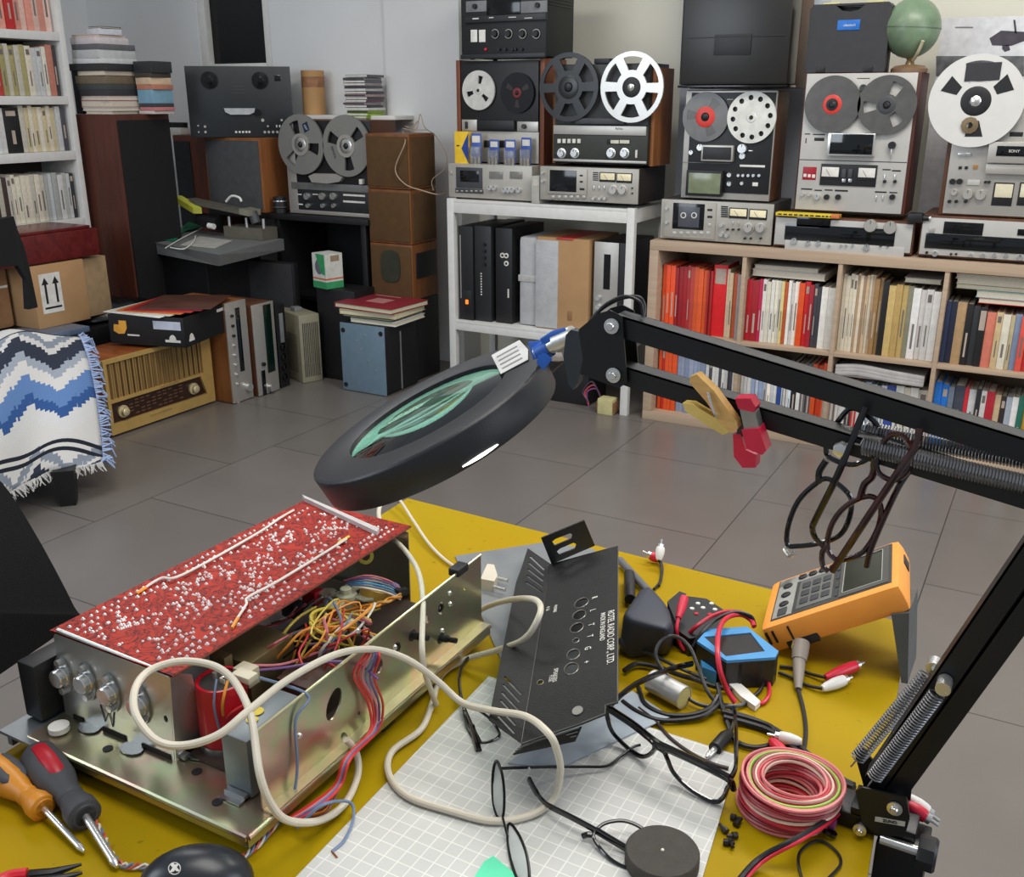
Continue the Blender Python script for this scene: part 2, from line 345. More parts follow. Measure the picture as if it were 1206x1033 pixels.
# folded plastic bag lying over the lower third books
x0, x1, z = cell(2, 0)
b = MB()
for k in range(3):
    pts = [(x0+.01, .03, z+.262+k*.012), (x0+.1, .025, z+.272+k*.013), (x0+.22, .025, z+.262+k*.013), (x1-.02, .03, z+.258+k*.011)]
    b.tube([Vector(p) for p in pts], .011, 8, flat=(.7, 1)); b.box(x0+.01, x1-.02, .03, .2, z+.252+k*.012, z+.264+k*.012, .004)
tag(b.make('folded_bag', M('pale_grey_polythene', (176,172,168), .35)), 'folded pale grey plastic bag lying over the low books', 'bag')

# ---------------------------------------------------------------- white metal rack
WM = M('white_enamel', (214,213,208), .45, 0, .05)
rk = thing('metal_rack', 'white metal rack holding cassette decks, left of the bookcase', 'rack', (-.52, .2, 0))
RX0, RX1, RD = -.982, -.072, .40
for nm, xa, ya in (('post', RX0, 0), ('post', RX1-.034, 0), ('post', RX0, RD-.03), ('post', RX1-.034, RD-.03)):
    MB().box(xa, xa+.034, ya, ya+.03, 0, .889, .002).make('post', WM, rk, world=True)
for zt, hh in ((.885, .058), (.335, .045)):
    b = MB(); b.box(RX0+.034, RX1-.034, .003, RD-.003, zt-.012, zt, .001)
    b.make('shelf_board', WM, rk, world=True)
    b = MB(); b.box(RX0+.034, RX1-.034, .002, .012, zt-hh, zt-.0125, .001); b.box(RX0+.034, RX1-.034, RD-.012, RD-.002, zt-hh, zt-.0125)
    for xa in (RX0+.004, RX1-.014): b.box(xa, xa+.01, .03, RD-.03, zt-hh, zt-.001)
    b.make('beam', WM, rk, world=True)

# ---------------------------------------------------------------- left white bookshelf (faces +X)
ls = thing('white_bookshelf', 'tall white bookshelf of journals along the left wall', 'bookshelf', (-2.73, -1.3, 0))
LXF, LXB, LY1, LY0 = -2.6, -2.86, -.625, -2.0
b = MB().box(LXB, LXF, LY1-.03, LY1, 0, 2.0, .002).make('side_panel', WM, ls, world=True)
b = MB().box(LXB, LXF, LY0, LY0+.03, 0, 2.0, .002).make('side_panel', WM, ls, world=True)
LZ = [(.745, .035), (1.045, .04), (1.288, .036), (1.558, .036), (1.84, .036)]
for zz, t in LZ: MB().box(LXB, LXF, LY0+.031, LY1-.031, zz, zz+t, .002).make('shelf_board', WM, ls, world=True)
MB().box(LXB-.012, LXB-.001, LY0, LY1, .02, 2.0).make('back_panel', M('dark_hardboard', (46,40,34), .7), ls, world=True)
IV, IV2, OLV, LGR = (206,200,184), (190,184,166), (150,140,60), (178,180,174)
JR = [(.745+.036, [*rep(3, 14, .20, IV), (24, .205, (150,146,50)), *rep(3, 12, .2, (40,40,40), (190,186,176)), *rep(4, 16, .2, (66,52,48), IV2), *rep(7, 15, .208, IV), *rep(6, 15, .206, LGR, (190,196,196)), (14, .2, (40,40,44))], 'on the fourth shelf down'),
      (1.045+.041, [*rep(7, 14, .19, IV, IV2), *rep(3, 16, .194, (196,200,200)), (46, .195, (24,24,25)), *rep(9, 14, .194, IV, (206,190,150)), (16, .19, (80,80,80))], 'on the third shelf down'),
      (1.288+.037, [(12, .21, (190,40,40)), *rep(6, 16, .212, IV), *rep(3, 12, .2, (60,50,46), IV), (18, .2, (170,60,56)), *rep(5, 15, .208, (160,150,100), IV2), *rep(4, 16, .205, IV), (18, .21, (200,130,110)), (14, .21, (60,60,60))], 'on the second shelf down'),
      (1.558+.037, [*rep(5, 15, .21, (206,134,116), (214,170,150)), (26, .215, (186,30,34)), *rep(3, 14, .21, (214,150,134)), (18, .21, (190,40,40)), *rep(6, 14, .21, (210,140,124), (224,190,176))], 'on the top visible shelf')]
for zz, specs, pl in JR:
    shelf_row(-1.235, LY1-.042, LXF-.02, zz, specs, pl+' of the white bookshelf', 'journals '+pl, ax='x', dep=.17)
# ================================================================ TAPE DECKS AND HI-FI
class Dev:
    """a machine whose front lies in the plane Y = yf; features are measured on the photograph's crop (ox, oy, sc) and put on that front"""
    def __init__(s, name, label, cat, crop, yf, xl, xr, yb, yt, z0, depth, group=None):
        s.c = crop; s.yf = yf; A = s.w(xl, yb); B = s.w(xr, yb); Cc = s.w(xl, yt)
        s.z0 = z0; s.W = B.x-A.x; s.H = Cc.z-z0; s.D = depth
        s.dz = z0-A.z
        s.t = thing(name, label, cat, ((A.x+B.x)/2, yf, z0), 0, group)
    def w(s, u, v): ox, oy, k = s.c; return ony(ox+u/k, oy+v/k, s.yf)
    def l(s, u, v):
        p = s.w(u, v); return Vector((p.x-s.t.location.x, 0, p.z-s.z0))
    def body(s, mat, name='case', x0=None, x1=None, z0=.006, z1=None, y0=.004, bev=.003, y1=None):
        b = MB().box(-s.W/2 if x0 is None else x0, s.W/2 if x1 is None else x1, y0, y1 or s.D, z0, s.H if z1 is None else z1, bev)
        return b.make(name, mat, s.t)
    def feet(s, n=4, z=.006):
        for sx in (-1, 1):
            for yy in (.03, s.D-.03): MB().cyl((sx*(s.W/2-.035), yy, 0), (sx*(s.W/2-.035), yy, z), .011, seg=12).make('foot', BLK, s.t)
    def face(s, mat, m=0.0, name='faceplate', t=.006, bev=.0015): return MB().box(-s.W/2+m, s.W/2-m, -t+.004, .0045, .008+m, s.H-.002-m, bev).make(name, mat, s.t)
    def rect(s, name, u0, v0, u1, v1, mat, out=.003, bev=.0008, par=None, back=.0):
        a = s.l(u0, v1); b = s.l(u1, v0); zb = (s.l(u0, v1).z+s.l(u1, v1).z)/2; zt = (s.l(u0, v0).z+s.l(u1, v0).z)/2
        return MB().box(a.x, b.x, -.002-out, back, zb, zt, bev).make(name, mat, par or s.t)
    def rects(s, name, L, mat, out=.003):
        b = MB()
        for u0, v0, u1, v1 in L:
            a = s.l(u0, v1); c = s.l(u1, v0); b.box(a.x, c.x, -.002-out, 0, a.z, c.z, .0006)
        return b.make(name, mat, s.t)
    def knob(s, u, v, r, mat=None, ln=.016, name='knob', skirt=0):
        p = s.l(u, v); pr = [(r, 0), (r, ln*.85), (r*.93, ln), (0, ln)]
        if skirt: pr = [(r*1.35, 0), (r*1.35, ln*.3), (r, ln*.32)]+pr[1:]
        o = MB().lathe([(0, 0)]+pr, (p.x, -.002, p.z), (0, -1, 0), 24).make(name, mat or CHR, s.t)
        MB().box(p.x-.0008, p.x+.0008, -.0035-ln, -.0018-ln, p.z+r*.3, p.z+r*.9).make('pointer', BLK, o) if r > .008 else None
        return o
    def buttons(s, u0, u1, v, n, w, h, mat, name='button', out=.006):
        for i in range(n):
            p = s.l(u0+(u1-u0)*i/max(1, n-1), v)
            MB().box(p.x-w/2, p.x+w/2, -.002-out, 0, p.z-h/2, p.z+h/2, .0008).make(name, mat, s.t)
    def meter(s, u0, v0, u1, v1, name='level_meter', face=None, q=0):
        o = s.rect(name, u0, v0, u1, v1, BLK, .003+q)
        du, dv = (u1-u0)*.06, (v1-v0)*.1
        s.rect('dial', u0+du, v0+dv, u1-du, v1-dv*2.2, face or M('meter_face', (236,226,186), .5), .004+q, par=o)
        a = s.l((u0+u1)/2, v1-dv*2.2); b = s.l(u0+(u1-u0)*.3, v0+dv*2.5)
        MB().cyl((a.x, -.0064-q, a.z), (b.x, -.0064-q, b.z), .0006, seg=6).make('needle', BLK, o)
    def text(s, txt, u, v, size, mat, rot=0, align='CENTER', out=.004):
        p = s.l(u, v); return textmesh(txt, size, mat, s.t, 'lettering', Matrix.Translation((p.x, -.002-out, p.z)) @ UPRIGHT @ Matrix.Rotation(rot, 4, 'Z'), align=align)
    def wp(s, u, v, y): p = s.w(u, v); return Vector((p.x, y, p.z+s.dz*0))
def reel(label, group, c, R, kind, flange, hub=None, tape=1, tapemat=None, ang=0, hubr=.22, windows=3, th=.008, axis=(0, -1, 0), cutmat=None):
    """a tape reel whose disc faces -Y (or `axis`): two flanges with cut windows, hub, wound tape; c is the centre of the back face"""
    ax = Vector(axis).normalized(); t = thing('tape_reel', label, 'tape reel', c, group=group)
    t.rotation_euler = ax.to_track_quat('-Y', 'Z').to_euler()
    outer = circ(0, 0, R, 56); holes = []
    if kind == 'holes':
        for k in range(windows): holes.append(circ(R*.76*cos(2*pi*k/windows+ang), R*.76*sin(2*pi*k/windows+ang), R*.105, 14))
    elif kind != 'plain':
        r0, r1, half = {'three': (.36, .80, .26), 'wide': (.42, .86, .36), 'slot': (.34, .74, .20), 'nab': (.48, .86, .36)}[kind]
        for k in range(windows):
            a0 = ang+2*pi*k/windows; pts = []
            hi, ho = (half*1.25, half) if kind != 'nab' else (half*.72, half)
            if kind == 'three': hi, ho = half*1.3, half*1.0
            for i in range(9): a = a0-ho+2*ho*i/8; pts.append((R*r1*cos(a), 0, R*r1*sin(a)))
            for i in range(9): a = a0+hi-2*hi*i/8; pts.append((R*r0*cos(a), 0, R*r0*sin(a)))
            holes.append(pts)
    holes.append(circ(0, 0, R*hubr*.42, 16))
    for y in (-th, -.0012):
        b = MB(); b.ring([(p[0], y, p[2]) for p in outer], [[(p[0], y, p[2]) for p in h] for h in holes], (0, .0011, 0)); b.make('flange', flange, t)
    h = MB().lathe([(R*hubr*.42, -.0002), (R*hubr, -.0002), (R*hubr, th+.0006), (R*hubr*.9, th+.0022), (R*hubr*.42, th+.0022)], (0, 0, 0), (0, -1, 0), 32, close=False).make('hub', hub or flange, t)
    MB().lathe([(0, 0), (R*hubr*.36, 0), (R*hubr*.36, th+.006), (R*hubr*.2, th+.010), (0, th+.010)], (0, .0, 0), (0, -1, 0), 16).make('spindle_cap', BLK if hub is not BLK else CHR, h)
    if tape: MB().lathe([(R*hubr*1.001, .0016), (R*tape, .0016), (R*tape, th-.0016), (R*hubr*1.001, th-.0016)], (0, 0, 0), (0, -1, 0), 56, close=False).make('wound_tape', tapemat or M('brown_tape', (44,36,32), .3), t)
    return t
LGREY = M('silver_grey_paint', (172,168,158), .4, .25, .05); ALU = M('satin_aluminium', (188,184,176), .38, .6, .04)
OFFW = M('off_white_panel', (184,182,176), .45, .2, .03); DOLV = M('dark_olive_panel', (48,50,44), .5); PAPER = M('white_print', (214,212,204), .6)
CHAR = M('charcoal_panel', (34,35,37), .45); SMOKE = M('smoked_cover', (32,30,27), .32, 0, .05); DKM = M('dark_meter_window', (16,17,18), .1, 0, 0)
Z3 = (520, 0, 4.132); Z4 = (780, 0, 3.69); Z5 = (930, 0, 10/3); Z6 = (740, 220, 5.163)
# ---- cassette deck, left end of the rack
RT_ = .886
d = Dev('cassette_deck', 'silver cassette deck at the left end of the white rack, under the blister packs', 'cassette deck', Z3, .03, 38, 440, 985, 795, RT_, .27)
d.body(LGREY); d.face(LGREY); d.feet()
o = d.rect('cassette_door', 75, 815, 200, 915, DGRY, .004); d.rect('door_window', 95, 830, 185, 885, DKM, .005, par=o)
d.rect('key_strip', 70, 918, 205, 940, DGRY, .003); d.buttons(80, 195, 929, 6, .012, .006, LGREY)
d.rect('meter_window', 235, 835, 300, 870, M('grey_window', (120,118,112), .2), .003); d.rect('meter_window', 335, 835, 395, 870, MC['grey_window'], .003)
for u in (240, 262): d.knob(u, 915, .010)
for u in (310, 330, 350, 380): d.knob(u, 925, .011)
d.buttons(50, 50, 840, 1, .01, .014, ALU)
# ---- cassette deck, right end of the rack
d = Dev('cassette_deck', 'silver cassette deck with two yellow meters at the right end of the white rack', 'cassette deck', Z3, .0, 480, 955, 1000, 805, RT_+.012, .30)
d.body(M('dark_brown_case', (44,38,34), .5)); d.face(LGREY); d.feet(z=.008)
o = d.rect('cassette_door', 520, 820, 712, 945, LGREY, .006); d.rect('door_window', 530, 828, 662, 932, DKM, .007, par=o)
d.rects('door_mark', [(676, 850, 692, 858), (676, 880, 692, 888), (676, 915, 700, 925)], BLK, .0065)
d.buttons(545, 695, 958, 6, .017, .012, ALU); d.meter(770, 838, 850, 885); d.meter(852, 842, 930, 890)
d.rects('scale_print', [(738, 838+9*i, 765, 842+9*i) for i in range(5)], BLK, .0012)
for u in (745, 770, 795): d.buttons(u, u, 915, 1, .004, .016, CHR)
for u in (840, 885): d.knob(u, 925, .016, ALU, .018, skirt=1)
for u in (745, 775, 800): d.knob(u, 965, .006)
d.buttons(930, 930, 915, 1, .006, .006, BLK); d.buttons(930, 930, 940, 1, .006, .006, BLK)
for v in (840, 880): d.knob(498, v, .005)
# ---- grey booklet block between the two decks
b = MB(); b.box(-.019, .019, 0, .15, 0, .115, .002); o = b.make('storage_box', M('pale_grey_card', (176,174,166), .7)); o.location = (ony(630, 235, .0).x+.0, .004, RT_)
tag(o, 'narrow pale grey box standing between two cassette decks on the rack', 'box')
MB().box(-.012, .012, -.0015, 0, .075, .1).make('label_patch', M('worn_label', (196,192,180), .6), o)
# ---- wood-sided open reel deck with small reels
zt = RT_+.148
d = Dev('reel_to_reel_deck', 'dark wood-sided open reel tape deck behind the blister packs on the rack', 'tape deck', Z3, .11, 100, 480, 800, 298, zt, .20)
d.body(BLKM); wd = wood('red_wood', (104,54,30), (128,70,40), (30, 30, 3))
for sx in (-1, 1): MB().box(sx*(d.W/2+.010)-.010, sx*(d.W/2+.010)+.010, -.006, d.D+.004, .002, d.H+.004, .002).make('side_panel', wd, d.t)
d.rect('deck_plate', 102, 300, 476, 640, M('matt_black_deck', (20,20,21), .45), .004); d.rect('faceplate', 102, 640, 476, 790, LGREY, .003)
d.rect('trim_plate', 104, 582, 176, 636, ALU, .006); d.rect('trim_plate', 372, 592, 474, 640, ALU, .006)
d.rect('head_cover', 185, 585, 365, 630, BLK, .022, .003); d.rect('lever', 122, 592, 132, 626, BLK, .012); d.knob(408, 615, .010, DGRY, .02); d.buttons(225, 300, 700, 2, .03, .03, BLK)
wh = M('white_reel_plastic', (198,196,190), .4)
p = d.w(190, 440); reel('small white reel on the wood-sided deck above the blister packs', None, (p.x, .11-.012, p.z), .082, 'slot', wh, wh, 0, ang=1.35, hubr=.2, windows=3)
p = d.w(378, 452); reel('small black reel on the wood-sided deck behind the black spool', None, (p.x, .11-.012, p.z), .082, 'slot', M('clear_black_reel', (30,30,32), .15), M('dark_red_hub', (110,24,28), .4), .86, ang=.5, hubr=.26)
zB = d.z0+d.H+.006
# ---- black tape recorder at the very top left of the rack
d = Dev('reel_to_reel_deck', 'black tape recorder with white meters stacked highest on the rack', 'tape deck', Z3, .09, 100, 508, 285, -110, zB, .26)
d.body(M('ribbed_black_case', (30,31,28), .55)); d.face(BLKM); d.feet()
for i in range(14): MB().box(d.W/2-.001, d.W/2+.003, .02, d.D-.02, d.H-.02-.012*i-.006, d.H-.02-.012*i, .001).make('side_rib', BLK, d.t) if i < 9 else None
d.rect('grey_plate', 122, 5, 222, 58, GRY, .003); d.rect('grey_plate', 388, 5, 516, 62, GRY, .003); o = d.rect('cassette_window', 224, -5, 386, 72, DKM, .006)
d.knob(168, 32, .010, BLK); d.knob(472, 26, .010, BLK)
d.rect('control_ledge', 120, 74, 516, 106, CHAR, .014, .003); d.rects('ledge_print', [(160, 88, 190, 96), (240, 84, 262, 90), (335, 82, 372, 88), (412, 86, 450, 92)], PAPER, .0145)
for u in (145, 185): d.rect('level_meter', u, 145, u+30, 205, M('white_meter', (226,224,216), .4), .003)
for u in (265, 330, 398, 465): d.knob(u, 165, .013, BLK, .02, skirt=1); p = d.l(u, 165); MB().lathe([(.0165, 0), (.0185, 0), (.0185, .003), (.0165, .003)], (p.x, -.006, p.z), (0, -1, 0), 28, close=False).make('knob_ring', ALU, d.t)
d.knob(218, 240, .006, RED, .006, 'pilot_light')
for u in (285, 315, 350, 365, 395): d.knob(u, 240, .006, BLK, .012)
d.rect('front_lip', 100, 262, 510, 284, CHAR, .012, .003)
# ---- open reel machine with big spools on the right deck
zt = RT_+.012+ .155
d = Dev('reel_to_reel_deck', 'olive grey open reel machine carrying the two big spools on the rack', 'tape deck', Z3, .03, 545, 1000, 795, 608, zt, .20)
HL = d.H; d.H = HL+.240
d.body(CHAR, z0=.004, z1=d.H-.004, y0=.012); MB().box(d.W/2+.0005, d.W/2+.016, .02, d.D+.02, 0, d.H-.02, .002).make('side_panel', TEAK, d.t); MB().box(-d.W/2-.016, -d.W/2-.0005, .02, d.D+.02, 0, d.H-.02, .002).make('side_panel', TEAK, d.t)
MB().box(-d.W/2+.004, d.W/2-.004, .002, .0125, HL+.002, d.H-.006, .002).make('deck_plate', M('slate_deck_plate', (58,60,60), .5), d.t)
MB().box(-d.W/2, d.W/2, -.004, .014, .008, HL, .002).make('faceplate', DOLV, d.t)
d.rect('silver_band', 549, 612, 1000, 656, ALU, .006); d.rect('frame_edge', 547, 778, 1000, 790, ALU, .006)
d.text('ReVox', 868, 626, .012, BLK, out=.007); d.rects('key_cap', [(570+24*i, 676, 584+24*i, 696) for i in range(5)], PAPER, .010)
d.rect('level_meter', 808, 678, 920, 702, BLK, .005); d.rects('meter_scale', [(826, 682, 866, 698), (870, 682, 918, 698)], M('meter_face2', (200,196,176), .5), .006)
for u in (588, 652, 828, 894): d.knob(u, 745, .015, CHR, .02, skirt=1)
d.rect('switch', 946, 730, 956, 768, PAPER, .008)
d.rect('head_cover', 660, 575, 900, 604, DGRY, .02, .004)
dk = M('black_nab_reel', (34,35,36), .3); sl = M('silver_nab_reel', (204,202,196), .32, .6, .03)
p = d.w(632, 425); reel('big black spool on the left of the olive grey machine on the rack', 'big spools', (p.x, .012, p.z), .133, 'nab', dk, dk, .30, ang=.55, hubr=.34, windows=6, th=.0095)
p = d.w(940, 425); reel('big silver six-window spool on the right of the olive grey machine', 'big spools', (p.x, .006, p.z), .133, 'nab', sl, BLK, 0, ang=.5, hubr=.29, windows=6, th=.0095)
MB().box(-.035, .035, .0, .04, d.H-.004, d.H+.016, .003).make('top_clip', BLK, d.t)
# ---- yellow card and blister packs on the left cassette deck
zc = RT_+.146; pk = (520, 0, 4.132)
def on(u, v, y): return ony(520+u/4.132, v/4.132, y)
p = on(65, 785, .055); q = on(132, 785, .055); b = MB().box(0, q.x-p.x, 0, .03, 0, on(65, 640, .055).z-zc, .001); cb = b.make('cardboard_box', M('yellow_card', (232,190,40), .6)); cb.location = (p.x, .055, zc)
tag(cb, 'small yellow carton with blue arrow on the left cassette deck', 'box')
w_, h_ = q.x-p.x, on(65, 640, .055).z-zc
MB().prism([(w_*.5, -.001, h_*.5), (w_*1.0, -.001, h_*.96), (w_*1.0, -.001, h_*.06)], (0, .0009, 0)).make('printed_arrow', M('blue_print', (30,60,140), .5), cb)
MB().prism([(w_*.15, -.001, h_*.6), (w_*.35, -.001, h_*.6), (w_*.35, -.001, h_*.56), (w_*.15, -.001, h_*.56)], (0, .0009, 0)).make('print_lines', BLK, cb)
BLC = M('blue_card', (58,86,160), .5); CLR = clear('clear_blister', (235,238,240), .05, 1.3, .85); LAMPM = M('valve_metal', (150,136,112), .35, .3)
for i, (u, v0) in enumerate([(165, 650), (250, 680), (330, 680), (405, 670)]):
    p = on(u, 795, .05+.012*(i % 2)); wq = .050; y = .05+.012*(i % 2)
    t = thing('blister_pack', ['blue blister pack of bulbs next to the yellow carton', 'blue blister pack of bulbs, second from the yellow carton', 'blue blister pack of bulbs, third from the yellow carton', 'blue blister pack of bulbs, farthest from the yellow carton'][i], 'blister pack', (p.x, y, zc), .1*(-1)**i, 'blister packs on the cassette deck')
    hz = on(u, v0, y).z-zc
    MB().box(-wq/2, wq/2, .010, .012, 0, hz, .0005).make('header_card', BLC, t)
    b = MB(); b.box(-wq/2+.006, wq/2-.006, .0085, .0098, hz*.72, hz*.93); b.make('printed_patch', PAPER, t)
    for sx in (-.35, 0, .35):
        b = MB(); b.lathe([(0, .006), (.006, .006), (.006, .03), (.0045, .036), (0, .04)], (sx*wq, .001, 0), (0, 0, 1), 10); b.make('bulb', LAMPM, t)
    MB().box(-wq/2+.002, wq/2-.002, -.007, .0095, .003, hz*.6, .003).make('blister', CLR, t)
# ---- under the rack's top: audio separates stored on end, wrapped cartons
def upright(name, label, xa, xb, ya, yb, za, zb, mat, cat, group=None, bev=.003):
    t = thing(name, label, cat, ((xa+xb)/2, ya, za), group=group)
    MB().box(-(xb-xa)/2, (xb-xa)/2, .004, yb-ya, 0, zb-za, bev).make('case', mat, t); return t, xb-xa, zb-za
MS = .336; GP = 'black machines stored on end in the rack'
t, w, h = upright('amplifier', 'black amplifier stored on end, leftmost under the rack top, small orange lamp', -.943, -.865, .03, .36, MS, MS+.43, BLKM, 'amplifier', GP)
MB().box(-w/2, w/2, -.001, .005, .0, h, .001).make('faceplate', BLKM, t); MB().box(-w/2+.010, -w/2+.014, -.003, 0, .1, h-.04).make('trim_strip', ALU, t)
MB().box(-.002, .012, -.006, 0, .075, .095, .001).make('pilot_lamp', glow('orange_lamp', (255,110,30), 1.2), t); MB().box(-w/2+.015, w/2-.01, -.003, 0, .04, .14, .001).make('switch_panel', BLK, t)
t, w, h = upright('amplifier', 'black amplifier stored on end, second from left under the rack top', -.862, -.775, .04, .36, MS, MS+.435, CHAR, 'amplifier', GP)
MB().box(-w/2, w/2, -.001, .005, 0, h, .001).make('faceplate', CHAR, t)
for k in range(4): MB().cyl((.01, -.012, h-.08-.03*k), (.01, -.001, h-.08-.03*k), .008, seg=14).make('knob', BLK, t)
for k in range(9): MB().box(-.012, -.006, -.003, 0, h*.5-.012*k, h*.5-.012*k+.006).make('printed_mark', PAPER, t)
t, w, h = upright('tape_deck', 'black cassette machine stored on end, third under the rack top, white reel marks', -.757, -.672, .05, .36, MS, MS+.43, BLK, 'cassette deck', GP)
MB().box(-w/2, w/2, -.001, .005, 0, h, .001).make('faceplate', BLK, t)
for sx in (-.006, .014):
    for k, zz in enumerate((h-.12, h-.155)): MB().lathe([(.006, 0), (.0115, 0), (.0115, .004), (.006, .004)], (sx, -.001, zz), (0, -1, 0), 16, close=False).make('cassette_hub', PAPER, t) if sx > 0 or k == 0 else None
MB().box(.02, .027, -.003, 0, .12, .16).make('slider', PAPER, t)
FOAM = M('bubble_wrap', (176,177,178), .5, 0, .1, 20, bump=.6, bscale=90); KRAFT = M('kraft_card', (172,134,92), .75, 0, .06, 12)
t, w, h = upright('wrapped_parcel', 'narrow parcel in grey bubble wrap on the rack, beside the black machines', -.64, -.55, .05, .33, MS, MS+.40, FOAM, 'parcel', bev=.02)
MB().box(-w/2-.002, w/2+.002, .0, .29, h*.5, h*.5+.03, .004).make('packing_tape', clear('packing_tape', (220,220,215), .2, 1.4, .4), t)
t, w, h = upright('cardboard_box', 'brown carton half covered in grey wrap with red tape on the rack', -.545, -.29, .04, .36, MS, MS+.405, KRAFT, 'box', bev=.004)
MB().box(-w/2-.003, -.02, -.002, .2, .004, h-.012, .006).make('wrapping', FOAM, t); MB().box(-.03, .05, .0, .3, h-.004, h+.002, .001).make('red_tape', M('red_tape', (190,60,56), .4), t); MB().box(.03, .05, .001, .005, .05, .09, .001).make('stain', M('kraft_dark', (140,104,70), .8), t)
t, w, h = upright('receiver', 'silver receiver stored on end behind the right post of the rack', -.272, -.12, .06, .36, MS, MS+.40, CHAR, 'receiver')
MB().box(-w/2, w/2-.04, -.004, .005, 0, h, .001).make('faceplate', ALU, t); MB().box(-.03, 0, -.006, -.003, h*.5, h-.05).make('dial_window', DKM, t)
for k in range(3): MB().cyl((-.05, -.018, h*.2+.04*k), (-.05, -.003, h*.2+.04*k), .011, seg=16).make('knob', CHR, t)
# black box and small transformer on the floor under the rack
o = MB().box(-.16, .14, 0, .2, 0, .245, .006).make('speaker_cabinet', BLKM); o.location = (-.42, .05, 0); tag(o, 'black cabinet on the floor below the rack, behind the lamp head', 'cabinet')
t = thing('transformer', 'small cream transformer with wires on the floor by the rack post', 'transformer', (-.165, .0, 0))
MB().box(-.035, .035, -.03, .03, 0, .07, .003).make('core', M('cream_tape', (190,182,130), .6), t); MB().box(-.045, .045, -.022, .022, .01, .055, .002).make('coil', M('brown_coil', (120,80,50), .5), t)
for k, c in enumerate(((120,50,110), (170,60,60), (60,40,60))): MB().tube([(-.03, .0, .06), (-.06-.01*k, .01, .1+.015*k), (-.10-.01*k, .0, .08), (-.085, -.01, .02+.01*k)], .0035, 6).make('wire', M('wire_%d' % k, c, .5), t)
tag(MB().tube([(-.04, .3, .9), (.0, .36, .88), (.012, .34, .8), (-.02, .32, .62), (-.045, .36, .5)], .004, 6).make('cable', BLK), 'black cable hanging behind the right side of the rack', 'cable')
# dark carton between rack and bookcase
# ---- three silver units on the bookcase
BT = .7665
d = Dev('cassette_deck', 'silver cassette deck at the left end of the bookcase top, two yellow meters', 'cassette deck', Z6, .035, 192, 868, 345, 70, BT, .27)
d.body(M('dark_metal_case', (70,68,66), .45, .3)); d.face(LGREY); d.feet()
o = d.rect('cassette_door', 215, 90, 540, 310, LGREY, .005); w_ = d.rect('door_window', 270, 100, 470, 258, DKM, .0065, par=o)
b = MB(); a = d.l(305, 240); c = d.l(440, 125); b.box(a.x, c.x, -.0095, -.008, a.z, c.z, .001); cas = b.make('cassette', M('cassette_grey', (74,76,84), .3), w_)
b = MB()
for u in (340, 405): p = d.l(u, 172); b.lathe([(.008, 0), (.012, 0), (.012, .002), (.008, .002)], (p.x, -.0095, p.z), (0, -1, 0), 18, close=False)
b.make('cassette_window', PAPER, w_)
d.rects('door_mark', [(484, 134, 515, 146), (484, 176, 515, 188)], BLK, .006); d.buttons(498, 498, 232, 1, .014, .014, ALU)
d.buttons(285, 490, 282, 6, .017, .014, ALU); d.rects('scale_print', [(565, 118+12*i, 608, 124+12*i) for i in range(6)], BLK, .0012)
d.meter(612, 128, 730, 192); d.meter(733, 136, 848, 200)
for u in (607, 640, 675): d.knob(u, 258, .004, BLK)
for u in (640, 675): d.buttons(u, u, 222, 1, .003, .012, CHR)
d.knob(570, 232, .007); d.knob(570, 290, .008); d.knob(602, 294, .008)
for u in (735, 808): d.knob(u, 250, .016, ALU, .02, skirt=1)
for u in (713, 748, 809): d.knob(u, 312, .004, BLK)
d.knob(240, 215, .006); d.knob(240, 130, .006); zT1 = BT+d.H
def receiver(label, xl, xr, yb, yt, feats):
    d = Dev('receiver', label, 'receiver', Z5, .03, xl, xr, yb, yt, BT, .30, 'silver receivers on the bookcase top')
    d.body(WALN, x0=-d.W/2, x1=d.W/2); d.face(OFFW, .006, t=.012); d.feet(); feats(d); return d
def f1(d):
    d.rect('display_window', 28, 852, 165, 892, DKM, .009); d.rect('tuning_dial', -20, 888, 420, 952, GLASSY, .009); d.rect('lower_panel', -20, 955, 455, 1000, OFFW, .0085)
    d.knob(320, 885, .023, ALU, .02); d.knob(397, 892, .023, ALU, .02); d.knob(20, 945, .012, CHR)
    for u in (75, 115): d.knob(u, 953, .009); d.buttons(u, u, 962, 1, .003, .016, CHR)
    for u in (158, 205, 225, 250, 360, 388): d.knob(u, 962, .0045, BLK if u > 300 else CHR)
    d.knob(305, 970, .012)
d1 = receiver('silver tuner amplifier in the middle of the bookcase top, yellow strip on it', -70, 478, 1002, 842, f1)
def f2(d):
    d.rect('display_window', 602, 872, 765, 920, DKM, .009); d.rect('tuning_dial', 528, 925, 960, 985, GLASSY, .009); d.rect('display_window', 893, 900, 980, 925, DKM, .009)
    d.rect('badge', 548, 893, 572, 913, ALU, .010); d.knob(540, 990, .005, BLK); d.knob(572, 995, .010)
    for u in (635, 655): d.knob(u, 996, .004, BLK)
    for u in (712, 760, 805, 850): d.knob(u, 1001, .007); d.buttons(u, u, 1000, 1, .003, .018, CHR)
    d.knob(905, 1010, .01)
    for u in (1000, 1060): d.knob(u, 930, .022, ALU, .02)
d2 = receiver('silver tuner amplifier at the right end of the bookcase top', 498, 1060, 1016, 842, f2)
